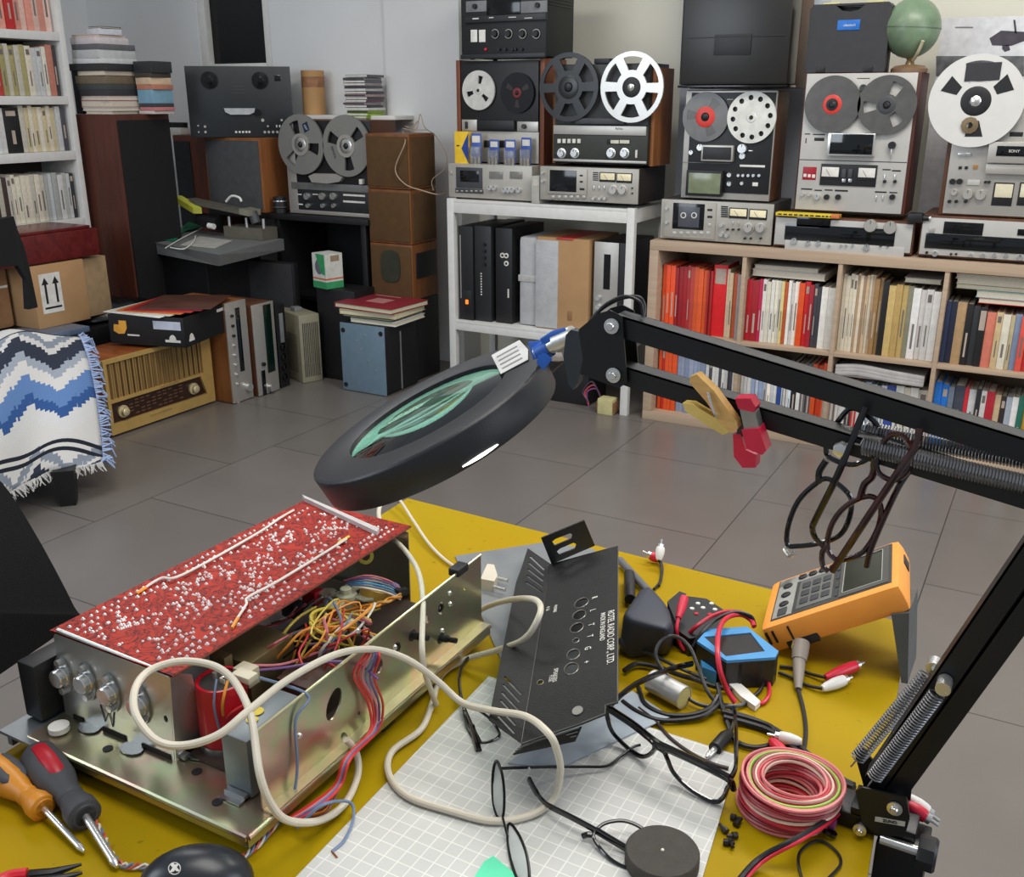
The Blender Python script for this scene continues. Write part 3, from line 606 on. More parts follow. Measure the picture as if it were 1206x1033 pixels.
# small yellow strip lying on the middle receiver
p = ony(921, 252, .06); t = thing('yellow_box', 'flat yellow box lying on the middle silver tuner amplifier', 'box', (p.x+.10, .0, BT+d1.H))
MB().box(-.11, .125, .0, .05, 0, .013, .002).make('carton', M('yellow_print_card', (214,186,40), .5), t)
b = MB()
for k in range(8): b.box(-.10+.02*k, -.086+.02*k, -.0008, .0, .004, .009)
for k in range(5): b.box(.05+.014*k, .059+.014*k, -.0008, .0, .004, .009)
b.make('print_marks', BLK, t); MB().box(.095, .126, -.001, .03, .001, .0135, .002).make('end_flap', M('orange_card', (196,110,60), .5), t)
# ---- black-faced deck on the left cassette deck
d = Dev('reel_to_reel_deck', 'black-faced open reel deck standing on the left cassette deck of the bookcase', 'tape deck', Z4, .06, 82, 468, 850, 392, zT1+.004, .17)
d.body(WALN, z0=0); MB().box(-d.W/2+.001, d.W/2-.001, -.008, .005, .002, d.H-.002, .002).make('frame', ALU, d.t)
d.rect('faceplate', 108, 402, 500, 838, M('deck_black', (26,26,28), .4), .009)
for u, v in ((122, 415), (490, 420), (96, 803), (445, 825)): d.knob(u, v, .006, CHR, .004, 'screw')
o = d.rect('head_cover', 178, 630, 320, 700, ALU, .03, .003); d.rect('cover_inset', 186, 638, 312, 692, CHAR, .032, par=o)
d.knob(355, 645, .018, CHR, .03); d.knob(352, 678, .012); d.knob(170, 640, .013, CHR, .02); d.knob(130, 662, .009); d.buttons(388, 388, 655, 1, .018, .004, CHR, out=.012)
o = d.rect('meter_hood', 112, 738, 275, 850, BLK, .035, .004); d.rect('meter_glass', 125, 750, 268, 838, M('green_grey_glass', (122,130,104), .15), .037, par=o)
for u in (335, 355, 378, 400, 425): d.knob(u, 762, .006)
for u in (295,): d.knob(u, 760, .009); d.knob(u, 798, .009)
d.rect('switch', 395, 792, 420, 808, PAPER, .012); d.knob(350, 796, .007); d.rects('print_line', [(340, 718, 450, 724), (285, 430, 312, 434)], PAPER, .0095); d.rect('fine_line', 90, 706, 300, 708, GRY, .0095)
cg = M('grey_clear_reel', (98,98,96), .25)
p = d.w(195, 508); reel('grey small reel with red hub on the black-faced deck', None, (p.x, .045, p.z), .092, 'three', cg, M('red_hub', (206,60,50), .4), .92, ang=.95, hubr=.42, th=.008, tapemat=M('grey_tape', (84,82,78), .25))
p = d.w(395, 510); reel('white small reel with a ring of holes on the black-faced deck', None, (p.x, .043, p.z), .094, 'holes', M('white_metal_reel', (212,210,202), .4, .2), M('white_metal_reel'), 0, ang=.1, hubr=.2, windows=12)
zTC = d.z0+d.H
# ---- covered deck on top
d = Dev('covered_tape_deck', 'dark deck under a smoked cover on top of the black-faced deck', 'tape deck', Z4, .03, 82, 550, 366, -150, zTC+.006, .28)
d.body(WALN, z0=0, y0=.1); MB().box(-d.W/2, d.W/2, -.03, .0995, .012, d.H, .010).make('dust_cover', SMOKE, d.t); MB().box(-d.W/2-.002, d.W/2+.002, -.034, .1, .002, .011, .002).make('cover_rim', BLKG, d.t)
d.rect('seam', 125, 160, 545, 163, CHAR, .0325); d.rect('handle_recess', 235, 150, 400, 240, BLK, .0325)
# ---- silver deck with dark wood case
d = Dev('reel_to_reel_deck', 'tall silver open reel deck with two grey reels on the middle receiver', 'tape deck', Z5, .045, 20, 440, 822, 288, BT+d1.H+.022, .20)
d.body(MAHO, x0=-d.W/2-.006, x1=d.W/2+.010, z0=-.002); MB().box(-d.W/2+.001, d.W/2-.001, -.004, .005, .002, d.H-.002, .002).make('faceplate', OFFW, d.t)
d.rect('seam', 35, 630, 462, 634, DGRY, .0025); o = d.rect('head_cover', 150, 522, 345, 612, CHR, .03, .003); d.rect('cover_glass', 162, 526, 338, 604, GLASSY, .032, par=o)
o = d.rect('meter_box', 118, 645, 348, 730, BLK, .006); d.meter(122, 650, 202, 705, face=PAPER, q=.005); d.meter(265, 654, 345, 708, face=PAPER, q=.005); d.buttons(215, 240, 680, 2, .014, .03, DGRY, out=.012); d.buttons(215, 240, 708, 2, .012, .012, CHR, out=.012)
d.rect('red_label', 50, 655, 108, 706, M('red_badge', (150,20,34), .4), .003); d.rects('label_print', [(55, 682, 68, 694), (72, 684, 84, 696), (88, 685, 102, 698)], PAPER, .0034)
d.rects('print_bar', [(60, 524, 82, 528), (92, 526, 140, 530), (45, 740, 90, 744), (98, 745, 128, 749), (138, 744, 170, 748), (178, 746, 230, 751), (335, 752, 382, 756), (392, 754, 424, 758), (365, 664, 398, 668), (402, 668, 438, 673), (265, 306, 316, 310)], BLK, .0025)
d.rects('slot', [(62, 542, 68, 562), (97, 541, 138, 553)], BLK, .0025); d.knob(404, 570, .013, BLK, .02); d.rect('lever', 398, 575, 408, 620, CHR, .018)
for u in (52, 80): d.knob(u, 763, .006)
for u, m in ((110, CHR), (147, BLK), (192, BLK), (405, BLK)): d.knob(u, 773, .010, m)
for u in (342, 368): d.buttons(u, u, 778, 1, .004, .02, CHR)
for u in (375, 415): d.buttons(u, u, 698, 1, .006, .024, CHR); d.knob(u, 712, .006, BLK)
d.knob(290, 345, .012, DGRY, .012); 
p = d.w(172, 410); reel('grey full reel with red ring hub, left on the tall silver deck', None, (p.x, .032, p.z), .099, 'plain', M('smoke_reel', (86,86,84), .2), M('red_hub'), .95, hubr=.34, tapemat=M('grey_tape')); MB().lathe([(0, 0), (.021, 0), (.021, .002), (.012, .003), (0, .003)], (p.x, .032-.0102, p.z), (0, -1, 0), 24).make('hub_cover', BLK, [o for o in bpy.data.objects if o.name.startswith('tape_reel')][-1], world=True)
p = d.w(385, 412); reel('grey reel with white windows, right on the tall silver deck', None, (p.x, .032, p.z), .100, 'three', M('smoke_reel'), DGRY, 0, ang=1.15, hubr=.31)
zS = d.z0+d.H
# ---- right deck with the big white spool
d = Dev('reel_to_reel_deck', 'silver open reel deck with one big white spool at the right end', 'tape deck', Z5, .045, 598, 1010, 838, 340, BT+d2.H+.006, .20)
d.body(WALN, x0=-d.W/2-.014, x1=d.W/2+.014, z0=-.004); MB().box(-d.W/2+.001, d.W/2-.001, -.004, .005, .002, d.H-.002, .002).make('faceplate', ALU, d.t)
o = d.rect('head_cover', 775, 556, 990, 640, ALU, .03, .003); d.rect('cover_inset', 812, 572, 950, 612, GLASSY, .032, par=o); d.text('SONY', 884, 592, .013, PAPER, out=.0345)
d.rect('lower_cover', 768, 645, 990, 684, ALU, .02, .003); d.rect('badge', 862, 518, 918, 536, BLK, .003)
for u in (670, 694): d.buttons(u, u, 658, 1, .01, .01, BLK)
d.buttons(730, 730, 655, 1, .014, .014, M('amber', (150,110,60), .3)); d.rect('lever', 662, 600, 712, 612, CHR, .012)
for u, v in ((640, 712), (668, 712)): d.knob(u, v, .010, BLK)
d.rect('switch_pair', 697, 706, 748, 726, OFFW, .006); d.knob(770, 714, .005, BLK); d.knob(784, 714, .005, BLK)
for u, v, r in ((647, 755, .010), (700, 762, .017), (750, 765, .017)): d.knob(u, v, r, ALU, .016)
for u in (628, 655, 692): d.knob(u, 790, .006, BLK)
for u in (790, 890): d.rect('meter_frame', u, 716, u+95, 808, BLK, .004); d.rect('dial', u+12, 722, u+90, 775, M('cream_dial', (206,198,170), .4), .005)
p = d.w(735, 397); R_ = .150; big = reel('big white metal spool on the right-hand silver deck', None, (p.x, .018, p.z), R_, 'wide', M('white_nab_reel', (216,215,210), .35, .2, .02), BLK, 0, ang=pi/2+.02, hubr=.32, windows=1, th=.01)
for k, a in enumerate((.55, 2.62, -1.50)):
    MB().prism([(R_*r*cos(a+s_), -.0112, R_*r*sin(a+s_)) for r, s_ in ((.44, -.22), (.78, -.24), (.80, .24), (.44, .22))], (0, .001, 0)).make('window', BLK, big)
MB().prism([(R_*.10, -.0125, R_*.42), (R_*.42, -.0125, R_*.45), (R_*.42, -.0125, R_*.82), (-R_*.3, -.0125, R_*.80), (-R_*.3, -.0125, R_*.42)], (0, .0012, 0)).make('paper_label', M('dark_label', (48,48,50), .4), big)
MB().lathe([(.010, 0), (.026, 0), (.028, .006), (.010, .008)], (-.008, -.0105, -.078), (0, -1, 0), 11, close=False).make('brass_adapter', M('old_brass', (130,112,84), .4, .5), big)
# ---- carry case, globe, printed carton on and behind the decks
d = Dev('carry_case', 'black plastic carry case with blue sticker on the tall silver deck', 'case', Z5, .06, 62, 372, 268, 20, zS+.002, .12)
w, h = d.W, d.H
b = MB(); out = [(-w/2, .0, .0), (w/2, 0, 0), (w/2+.002, 0, h*.94), (w/2-.01, 0, h), (w*.22, 0, h), (-w*.22, 0, h), (-w/2+.01, 0, h), (-w/2-.002, 0, h*.94)]
hole = [(-w*.18, 0, h*.97), (-w*.1, 0, h*.9), (0, 0, h*.88), (w*.1, 0, h*.9), (w*.18, 0, h*.97)]
b.ring(out, [hole], (0, .09, 0)); b.make('shell', M('case_black', (44,44,46), .5, bump=.2, bscale=500), d.t)
MB().box(-w/2-.004, w/2+.004, .04, .05, .0, h*.96, .002).make('seam', BLK, d.t)
for sx in (-.3, .3): MB().box(sx*w-.015, sx*w+.015, -.006, .0, .0, .02, .002).make('latch', BLK, d.t)
o = d.rect('sticker', 186, 78, 278, 118, M('blue_sticker', (24,104,190), .4), .001); d.text('obetech', 236, 99, .013, PAPER, out=.0018); d.knob(210, 99, .006, PAPER, .0005, 'logo_dot')
for sx in (-.26, .28): MB().box(sx*w-.03, sx*w+.03, .02, .05, h-.001, h+.006, .002).make('yellow_tag', M('pale_yellow_card', (206,198,130), .6), d.t)
gp = ony(930+470/3.333, 266/3.333, .12)
t = thing('globe', 'small green globe on a wooden foot above the tall silver deck', 'globe', (gp.x, .12, zS))
gc = ony(930+480/3.333, 110/3.333, .12); gr = .096
MB().ball((gc.x-gp.x, 0, gc.z-zS), gr, (1, 1, 1.04), 32).make('sphere', M('globe_green', (118,140,112), .35, 0, .35, 9), t)
MB().lathe([(gr*1.0, -.0015), (gr*1.012, -.0015), (gr*1.012, .0015), (gr*1.0, .0015)], (gc.x-gp.x, 0, gc.z-zS), (.05, 0, 1), 48, close=False).make('equator_band', M('globe_band', (96,112,90), .4), t)
MB().lathe([(0, 0), (.062, 0), (.062, .012), (.05, .022), (.02, .026), (0, .026)], (0, 0, 0), (0, 0, 1), 32).make('foot', M('brown_foot', (120,94,70), .45), t)
MB().lathe([(.018, .024), (.012, .04), (.016, .05), (.009, .06), (.012, gc.z-zS-gr*1.0)], (0, 0, 0), (0, 0, 1), 20).make('stem', M('brass_stem', (150,128,88), .35, .4), t)
MB().sweep(smooth([(.012, -.02, .04), (.03, -.06, .062), (.045, -.08, .1)], 5), .006, 8).make('arm', M('bone_arm', (190,180,150), .4), t)
q0 = ony(1100, 100, .34); q1 = ony(1206+40, 100, .34); zz0 = .766
t = thing('product_box', 'large white product carton with a printed device, behind the right deck', 'box', ((q0.x+q1.x)/2, .34, zz0))
w, h = q1.x-q0.x, ony(1104, 22, .34).z-zz0
MB().box(-w/2, w/2, 0, .05, 0, h, .002).make('carton', M('white_carton', (204,204,206), .5), t)
def onb(u, v): p = ony(930+u/3.333, v/3.333, .34); return (p.x-t.location.x, -.0012, p.z-zz0)
MB().prism([onb(575, 220), onb(920, 220), onb(920, 300), onb(575, 300)], (0, .001, 0)).make('printed_photo', M('print_grey', (92,92,94), .5, 0, .5, 25), t)
MB().prism([onb(785, 150), onb(830, 120), onb(920, 125), onb(950, 150), onb(870, 180), onb(795, 178)], (0, .0008, 0)).make('printed_device', M('print_dark', (62,56,66), .5, 0, .3, 30), t)
MB().prism([onb(878, 78), onb(886, 78), onb(892, 130), onb(884, 130)], (0, .0008, 0)).make('printed_antenna', M('print_dark'), t)
MB().prism([onb(835, 178), onb(860, 176), onb(866, 196), onb(845, 204), onb(834, 192)], (0, .0008, 0)).make('printed_knob', M('print_dark'), t)
MB().prism([onb(650, 105), onb(720, 105), onb(720, 110), onb(650, 110)], (0, .0008, 0)).make('print_line', GRY, t)
p = ony(930+515/3.333, 250, .03)
t = thing('power_adapter', 'small black adapter lying between the two silver receivers', 'adapter', (p.x-.01, .0, BT+d1.H))
MB().box(-.03, .022, .0, .05, 0, .034, .008).make('body', BLK, t); MB().cyl((.02, .02, .017), (.042, .02, .017), .010, seg=16).make('plug', BLK, t); MB().cyl((.042, .02, .017), (.048, .02, .017), .008, seg=16).make('contact', CHR, t)
# ================================================================ LEFT CORNER
ZA = (220, 60, 3.89); ZB = (0, 0, 3.973); ZC = (240, 240, 3.972); ZD = (0, 240, 3.69)
def cabinet(name, label, cat, x0, x1, y0, y1, z0, z1, mat, group=None, rz=0, bev=.003, part='case'):
    t = thing(name, label, cat, ((x0+x1)/2, (y0+y1)/2, z0), rz, group)
    MB().box(-(x1-x0)/2, (x1-x0)/2, -(y1-y0)/2, (y1-y0)/2, 0, z1-z0, bev).make(part, mat, t); return t
GRILLE = M('grey_grille_cloth', (70,71,72), .9, bump=.6, bscale=700); BLKC = M('black_grille_cloth', (13,13,14), .95, bump=.4, bscale=500)
ORWD = wood('orange_teak', (120,70,34), (146,92,48), (30, 30, 3)); RDWD = wood('reddish_wood', (84,38,22), (112,54,32), (30, 30, 3))
# tall floor speaker beside the left bookshelf
sx0, sx1, sy0, sy1 = -2.645, -2.375, -.60, -.28
t = cabinet('floor_speaker', 'tall dark wood floor speaker with black grille beside the white bookshelf', 'speaker', sx0, sx1, sy0, sy1, 0, 1.245, MAHO)
MB().box((sx1-sx0)/2, (sx1-sx0)/2+.012, -.15, .15, .03, 1.22, .004).make('grille', BLKC, t)
# two piles of books and boxes on the tall speaker
def pile(prefix, group, specs, cx, cy, z0, rz0=0, name='book', where=''):
    z = z0
    for i, (w, dpt, h, col, dx, nm, lb) in enumerate(specs):
        cm = M('pile_cover_%d_%d_%d' % col, col, .5, 0, .1, 50)
        b = MB(); e = min(.002, h*.2)
        if nm in ('box', 'cassette_case', 'tape_box'): b.box(-w/2, w/2, -dpt/2, dpt/2, 0, h, .0015); mats = [cm]
        else:
            b.box(-w/2, w/2, -dpt/2, dpt/2, 0, e); b.box(-w/2, w/2, -dpt/2, dpt/2, h-e, h); b.box(-w/2, w/2, dpt/2-e, dpt/2, e, h-e); b.mi = 1
            b.box(-w/2+.003, w/2-.003, -dpt/2+.003, dpt/2-e, e, h-e); mats = [cm, M('book_pages')]
        o = b.make(nm, mats); o.location = (cx+dx, cy, z); o.rotation_euler = (0, 0, rz0+random.uniform(-.06, .06))
        tag(o, lb, nm.replace('_', ' '), group); z += h+.0004
    return z
zt = 1.2455; P = [(.17,.2,.014,(206,186,182),.02,'book','thin pale book at the bottom of the tall pile on the floor speaker'), (.20,.2,.016,(204,204,200),.015,'book','white book second from bottom of the tall speaker pile'), (.20,.2,.030,(160,62,76),.01,'book','thick dark pink book low in the tall speaker pile'), (.20,.2,.018,(206,180,184),.008,'book','pale pink book above the thick pink one'),
 (.19,.2,.026,(52,52,54),.005,'box','charcoal box above the pale pink book in the tall pile'), (.20,.2,.026,(64,66,66),.0,'box','dark grey box midway in the tall speaker pile'), (.20,.2,.034,(112,98,78),-.005,'box','brownish box midway in the tall speaker pile'), (.19,.2,.022,(96,70,60),0,'book','brown book with pale pages in the tall speaker pile'),
 (.24,.21,.030,(44,45,46),-.01,'box','wide black box sticking out of the tall speaker pile'), (.20,.2,.022,(208,208,206),-.012,'box','white box under the pale folder of the tall pile'), (.19,.2,.036,(188,188,186),-.012,'box','light grey tall box near the top of the pile'), (.19,.2,.024,(98,98,100),-.008,'box','mid grey box near the top of the tall pile'),
 (.18,.18,.028,(206,196,196),-.03,'box','white box with red print near the top of the tall pile'), (.16,.17,.012,(198,170,170),-.035,'book','thin pinkish book third from the top of the tall pile'), (.09,.12,.026,(204,206,210),.01,'box','small white box second from the top of the tall pile'), (.085,.11,.008,(52,52,56),.014,'book','thin dark booklet topmost on the tall pile')]
pile('', 'books and boxes in the tall pile on the floor speaker', P, -2.535, -.47, zt)
P = [(.10,.12,.014,(206,196,190),0,'cassette_case','white case at the bottom of the short pile on the floor speaker'), (.10,.12,.016,(190,120,120),.01,'cassette_case','pink case second from bottom of the short pile'), (.10,.12,.016,(60,62,64),.005,'cassette_case','dark case third from bottom of the short pile'), (.10,.12,.060,(120,160,180),.004,'box','light blue box in the middle of the short pile'),
 (.11,.12,.022,(180,120,96),.008,'box','orange brown box above the blue one in the short pile'), (.10,.12,.030,(206,180,150),.0,'box','cream box near the top of the short pile'), (.11,.12,.020,(64,58,52),.0,'box','dark brown box second from the top of the short pile'), (.12,.12,.050,(44,45,48),.006,'box','black patterned box on top of the short pile')]
pile('', 'boxes in the short pile on the floor speaker', P, -2.325-.04, -.36, zt)
MB_ = MB().box(-.02, .02, -.05, .05, 0, .19, .002).make('tape_box', BLK); MB_.location = (-2.655+.012, -.52, zt); tag(MB_, 'black box standing on edge left of the tall pile', 'box')
# reddish cabinet and small white tray between the tall speaker and the black deck
p0, p1 = ony(203, 160, .10), ony(250, 160, .10)
t = cabinet('speaker_cabinet', 'reddish wood cabinet between the tall speaker and the brown speaker', 'speaker', p0.x, min(p1.x, ony(240, 165, 0).x)-.006, .10, .37, .0, 1.13, RDWD); MB().box(-(p1.x-p0.x)/2+.01, -.02, -.139, -.1355, .05, 1.1).make('grille', M('dark_slate_cloth', (46,48,50), .9), t)
p = ony(211, 153, .18); t = thing('white_tray', 'small white box with black lens caps on the reddish cabinet', 'box', (p.x, .18, 1.131))
MB().box(-.075, .075, -.06, .06, 0, .036, .003).make('box', WHT, t)
for k, dx in enumerate((-.05, .0, .05)): c_ = MB().cyl((dx, -.02, .037), (dx, -.02, .062), .028, seg=20).make('black_cap', BLK, t)
# brown speaker with grey grille, black deck on top turned to the room
p0, p1 = ony(240, 165, .0), ony(306, 165, .0); zb, zt = .768, 1.128
t = cabinet('bookshelf_speaker', 'brown wooden speaker with grey grille under the black tape deck', 'speaker', p0.x, p1.x, .0, .24, zb, zt, ORWD)
MB().box(-(p1.x-p0.x)/2+.012, (p1.x-p0.x)/2-.012, -.12-.006, -.12, .012, zt-zb-.012, .003).make('grille', GRILLE, t)
cx, cy = ony(284, 120, .12).x, .12; rz = radians(41)
t = thing('reel_to_reel_deck', 'black tape deck without reels standing on the brown speaker', 'tape deck', (cx, cy, zt+.002), rz)
w, h = .505, .335
MB().box(-w/2, w/2, -.085, .085, 0, h, .004).make('case', BLKM, t); MB().box(-w/2, w/2, -.092, -.0852, .0, h, .002).make('faceplate', M('black_deck_face', (30,34,36), .4), t)
def bd(u, v): return ((u-240)/435*w, (1-(v-90)/310)*h)     # on the crop of the black deck
def blk_round(u, v, r): x, z = bd(u, v); return MB().lathe([(0, 0), (r, 0), (r, .010), (r*.45, .012), (r*.4, .028), (0, .03)], (x, -.092, z), (0, -1, 0), 28).make('reel_table', BLKG, t)
blk_round(120, 150, .040); blk_round(330, 150, .040); x, z = bd(235, 285); MB().prism([(x-.075, -.11, z+.014), (x+.075, -.11, z+.014), (x+.07, -.11, z-.006), (x+.045, -.11, z-.016), (x-.045, -.11, z-.016), (x-.07, -.11, z-.004)], (0, .018, 0)).make('head_cover', M('pale_grey_cover', (180,182,182), .3), t)
x, z = bd(310, 290); MB().cyl((x, -.115, z), (x, -.092, z), .016, seg=18).make('roller', BLKG, t); x, z = bd(403, 140); MB().box(x-.016, x+.016, -.0945, -.092, z-.014, z+.014, .001).make('counter_window', GLASSY, t)
for u, v, r in ((57, 348, .004), (85, 352, .006), (57, 376, .004), (85, 376, .006), (328, 325, .008), (408, 325, .006), (348, 352, .005)): x, z = bd(u, v); MB().cyl((x, -.104, z), (x, -.092, z), r, seg=14).make('knob', ALU, t)
for u in (212, 227, 241, 255, 268): x, z = bd(u, 377); MB().box(x-.005, x+.005, -.098, -.092, z-.005, z+.005, .001).make('key', PAPER, t)
for u in (333, 350, 368, 386): x, z = bd(u, 378); MB().cyl((x, -.10, z), (x, -.092, z), .0065, seg=14).make('knob', ALU, t)
for u in (385, 398, 412): x, z = bd(u, 352); MB().box(x-.0035, x+.0035, -.098, -.092, z-.006, z+.006, .001).make('key', PAPER, t)
for k in range(4): x, z = bd(235, 160+15*k); MB().box(x-.03, x+.03, -.0926, -.092, z-.001, z+.001).make('print_line', DGRY, t)
# black hi-fi bench that carries the speaker, the silver reel deck and the clutter
t = thing('equipment_bench', 'black wooden bench under the silver reel deck and brown speaker', 'bench', (-1.72, .1, 0))
BKW = M('black_wood', (16,16,17), .5)
MB().box(-2.46, -1.43, .0, .42, .74, .767, .003).make('bench_top', BKW, t, world=True)
for xx in (-2.03, -1.49): MB().box(xx, xx+.03, .02, .41, 0, .74, .002).make('side_panel', BKW, t, world=True)
MB().box(-2.0, -1.49, .39, .41, .0, .74).make('back_panel', BKW, t, world=True); MB().box(-2.0, -1.49, .03, .39, .34, .36).make('shelf_board', BKW, t, world=True)
# silver reel deck with two clear grey spools
d = Dev('reel_to_reel_deck', 'grey reel deck with two metal spools on the black bench', 'tape deck', ZA, .06, 482, 850, 752, 315, .768, .22)
d.body(WALN, z0=.0); 
d.rect('deck_plate', 492, 320, 842, 610, M('deck_black'), .004); d.rect('silver_band', 486, 608, 842, 640, M('mid_grey_metal', (128,128,126), .4, .5), .007); d.rect('control_panel', 486, 640, 842, 735, M('charcoal_panel'), .004); d.rect('frame_edge', 484, 735, 846, 752, ALU, .006)
d.rect('frame_edge', 478, 330, 490, 740, ALU, .005)
for u in (558, 628, 678): d.knob(u, 665, .017, CHR, .02); 
for u in (562, 630, 680): d.knob(u, 708, .011, CHR, .018)
d.rects('printed_lines', [(500, 655, 530, 658), (500, 700, 535, 703), (580, 655, 605, 658), (720, 660, 820, 663), (720, 690, 820, 693)], PAPER, .0045)
a = [d.l(u, v) for u, v in ((575, 572), (600, 560), (700, 562), (730, 578), (715, 598), (660, 606), (590, 600))]
MB().prism([(p.x, -.030, p.z) for p in a], (0, .03, 0)).make('head_cover', ALU, d.t)
a = d.l(812, 598); MB().box(a.x-.008, a.x+.008, -.03, 0, a.z-.012, a.z+.012, .002).make('lever', PAPER, d.t)
met = M('matt_aluminium_reel', (150,149,144), .35, .5, .03)
for (u, v), lb, an in (((537, 428), 'metal spool with blue sticker, left on the grey reel deck', 1.9), ((745, 435), 'metal spool partly behind the stacked speakers, right on the grey reel deck', 2.75)):
    p = d.w(u, v); r_ = reel(lb, 'metal spools on the grey reel deck', (p.x, .044, p.z), .141, 'three', met, CHR, 0, ang=an, hubr=.24, windows=3, th=.01)
    MB().lathe([(.035, 0), (.052, 0), (.052, .004), (.035, .004)], (-.0, -.0105, 0), (0, -1, 0), 32, close=False).make('hub_ring', ALU, r_)
    if u < 600:
        MB().prism([(.032, -.0125, .055), (.062, -.0125, .070), (.050, -.0125, .108), (.020, -.0125, .094)], (0, .001, 0)).make('sticker', M('navy_sticker', (24,44,72), .4), r_)
        textmesh('CD7', .014, PAPER, r_, 'lettering', Matrix.Translation((.041, -.013, .08)) @ UPRIGHT @ Matrix.Rotation(-1.0, 4, 'Z'))
    else: textmesh('REVOX', .018, DGRY, r_, 'lettering', Matrix.Translation((-.075, -.0125, -.03)) @ UPRIGHT @ Matrix.Rotation(-1.2, 4, 'Z'))
zr = d.z0+d.H; 
# small black lens-like pot and cable on the bench left of the reel deck
p = ony(220+437/3.89, 250, .05); t = thing('lens', 'black camera lens standing on the bench beside the grey reel deck', 'lens', (p.x-.01, .05, .768))
MB().lathe([(0, 0), (.034, 0), (.034, .022), (.037, .026), (.037, .05), (.033, .054), (.033, .074), (.03, .078), (.024, .07), (0, .068)], (0, 0, 0), (0, 0, 1), 28).make('barrel', BLK, t); MB().lathe([(.0375, .026), (.0382, .029), (.0375, .032)], (0, 0, 0), (0, 0, 1), 28, close=False).make('grip_ring', DGRY, t); MB().lathe([(.034, .0552), (.0345, .058), (.034, .061)], (0, 0, 0), (0, 0, 1), 28, close=False).make('silver_ring', CHR, t)
# shelf board with cardboard tube and CD pile behind the spools
t = thing('wall_shelf', 'white shelf board behind the metal spools carrying the cardboard tube', 'shelf', (-1.70, .33, 1.215)); b0 = MB().box(-.30, .26, .095, .118, -.02, .0, .001).make('bracket', WHT, t); MB().box(-.30, .26, -.06, .118, .0005, .020, .002).make('board', WHT, t)
p = ony(371, 137, .36); t = thing('cardboard_tube', 'upright tan cardboard tube on the shelf behind the metal spools', 'tube', (p.x, .36, 1.236)); hh = ony(370, 83, .36).z-1.236
MB().lathe([(.058, 0), (.058, hh), (.052, hh), (.052, .004)], (0, 0, 0), (0, 0, 1), 36, close=False).make('wall', M('tan_tube_card', (176,134,84), .6, 0, .05, 12), t); MB().lathe([(.0582, hh*.62), (.0586, hh*.65), (.0586, hh*.82), (.0582, hh*.86)], (0, 0, 0), (0, 0, 1), 36, close=False).make('stained_band', M('tan_tube_stain', (146,100,66), .6, 0, .3, 40), t); MB().cyl((0, 0, .003), (0, 0, .006), .0515, seg=24).make('base_disc', KRAFT, t)
zc = 1.19; base = ony(430, 155, .30)
CD = [(40,40,42), (150,152,154), (60,58,60), (170,172,170), (120,150,40), (150,178,60), (120,140,50), (190,190,186), (48,46,52), (170,150,154), (90,60,70), (56,54,60), (180,150,150), (60,60,66), (190,188,186), (70,70,76), (150,140,140), (96,90,96), (130,128,130), (84,82,86)]
nm_ = {(120,150,40):'green', (150,178,60):'lime green', (120,140,50):'olive green', (90,60,70):'plum', (170,150,154):'pinkish grey', (180,150,150):'pale pink'}
z = ony(430, 152, .30).z; zc0 = z; hh = (ony(430, 88, .30).z-z)/len(CD)
for i, c in enumerate(CD):
    b = MB(); b.box(-.09, .04, -.07, .07, 0, hh-.0008, .0008); b.mi = 1; b.box(-.088, .038, -.0705, -.0695, .002, hh-.003)
    o = b.make('compact_disc_case', [M('cd_%d_%d_%d' % c, c, .25), PAPER if i % 3 else DGRY]); o.location = (base.x+random.uniform(-.012, .012)+.02, .31, z); o.rotation_euler = (0, 0, random.uniform(-.05, .05)); z += hh
    tag(o, f"{nm_.get(c, 'dark' if sum(c) < 260 else 'grey' if sum(c) < 480 else 'whitish')} disc case, {ORD[i]} from the bottom of the pile by the pillar", 'disc case', 'disc cases in the pile by the pillar')
t = cabinet('storage_box', 'dark box under the pile of disc cases behind the stacked speakers', 'box', base.x-.085, min(base.x+.1, -1.435), .29, .40, .768, zc0, BLKM)
# three stacked wooden speakers
p0, p1 = ony(433, 222, .02), ony(483, 222, .02); xl, xr = p0.x, p1.x
SPW = wood('speaker_wood', (98,58,26), (126,78,38), (30, 30, 3)); BRG = M('brown_grille_cloth', (84,58,28), .9, 0, .1, bump=.5, bscale=600)
LB = ['topmost of three stacked wooden speakers, loose wires on top', 'middle one of three stacked wooden speakers', 'lowest of three stacked wooden speakers, with open oval window']
zz = [(ony(433, 222, .02).z+.003, ony(433, 157, .02).z), (ony(433, 285, .02).z+.003, ony(433, 222, .02).z), (.40, ony(433, 285, .02).z)]
for i in range(3):
    t = cabinet('bookshelf_speaker', LB[i], 'speaker', xl, xr, .02, .235, zz[i][0], zz[i][1], SPW, 'stacked wooden speakers')
    w, h = xr-xl, zz[i][1]-zz[i][0]
    if i < 2: MB().box(-w/2+.008, w/2-.006, -.113, -.108, .010, h-.012, .002).make('grille', BRG, t); MB().box(w/2+.0005, w/2+.0055, -.095, .095, .012, h-.014, .002).make('side_grille', BRG, t)
    else:
        MB().box(-w/2+.006, w/2-.006, -.113, -.108, .01, h-.01, .002).make('grille', BRG, t); c = (0, -.147, h*.62)
        MB().prism([(.055*abs(cos(a))**.6*(1 if cos(a) > 0 else -1), -.119, h*.6+.075*abs(sin(a))**.6*(1 if sin(a) > 0 else -1)) for a in [2*pi*k/28 for k in range(28)]], (0, .006, 0)).make('oval_window', M('dark_green_window', (50,54,44), .3), t)
        MB().box(w/2+.0005, w/2+.006, -.08, .09, .10, h-.04, .002).make('side_window', BLK, t)
cabinet('storage_box', 'dark box on the floor under the stacked wooden speakers', 'box', xl, xr, .03, .235, 0, .398, BLKM)
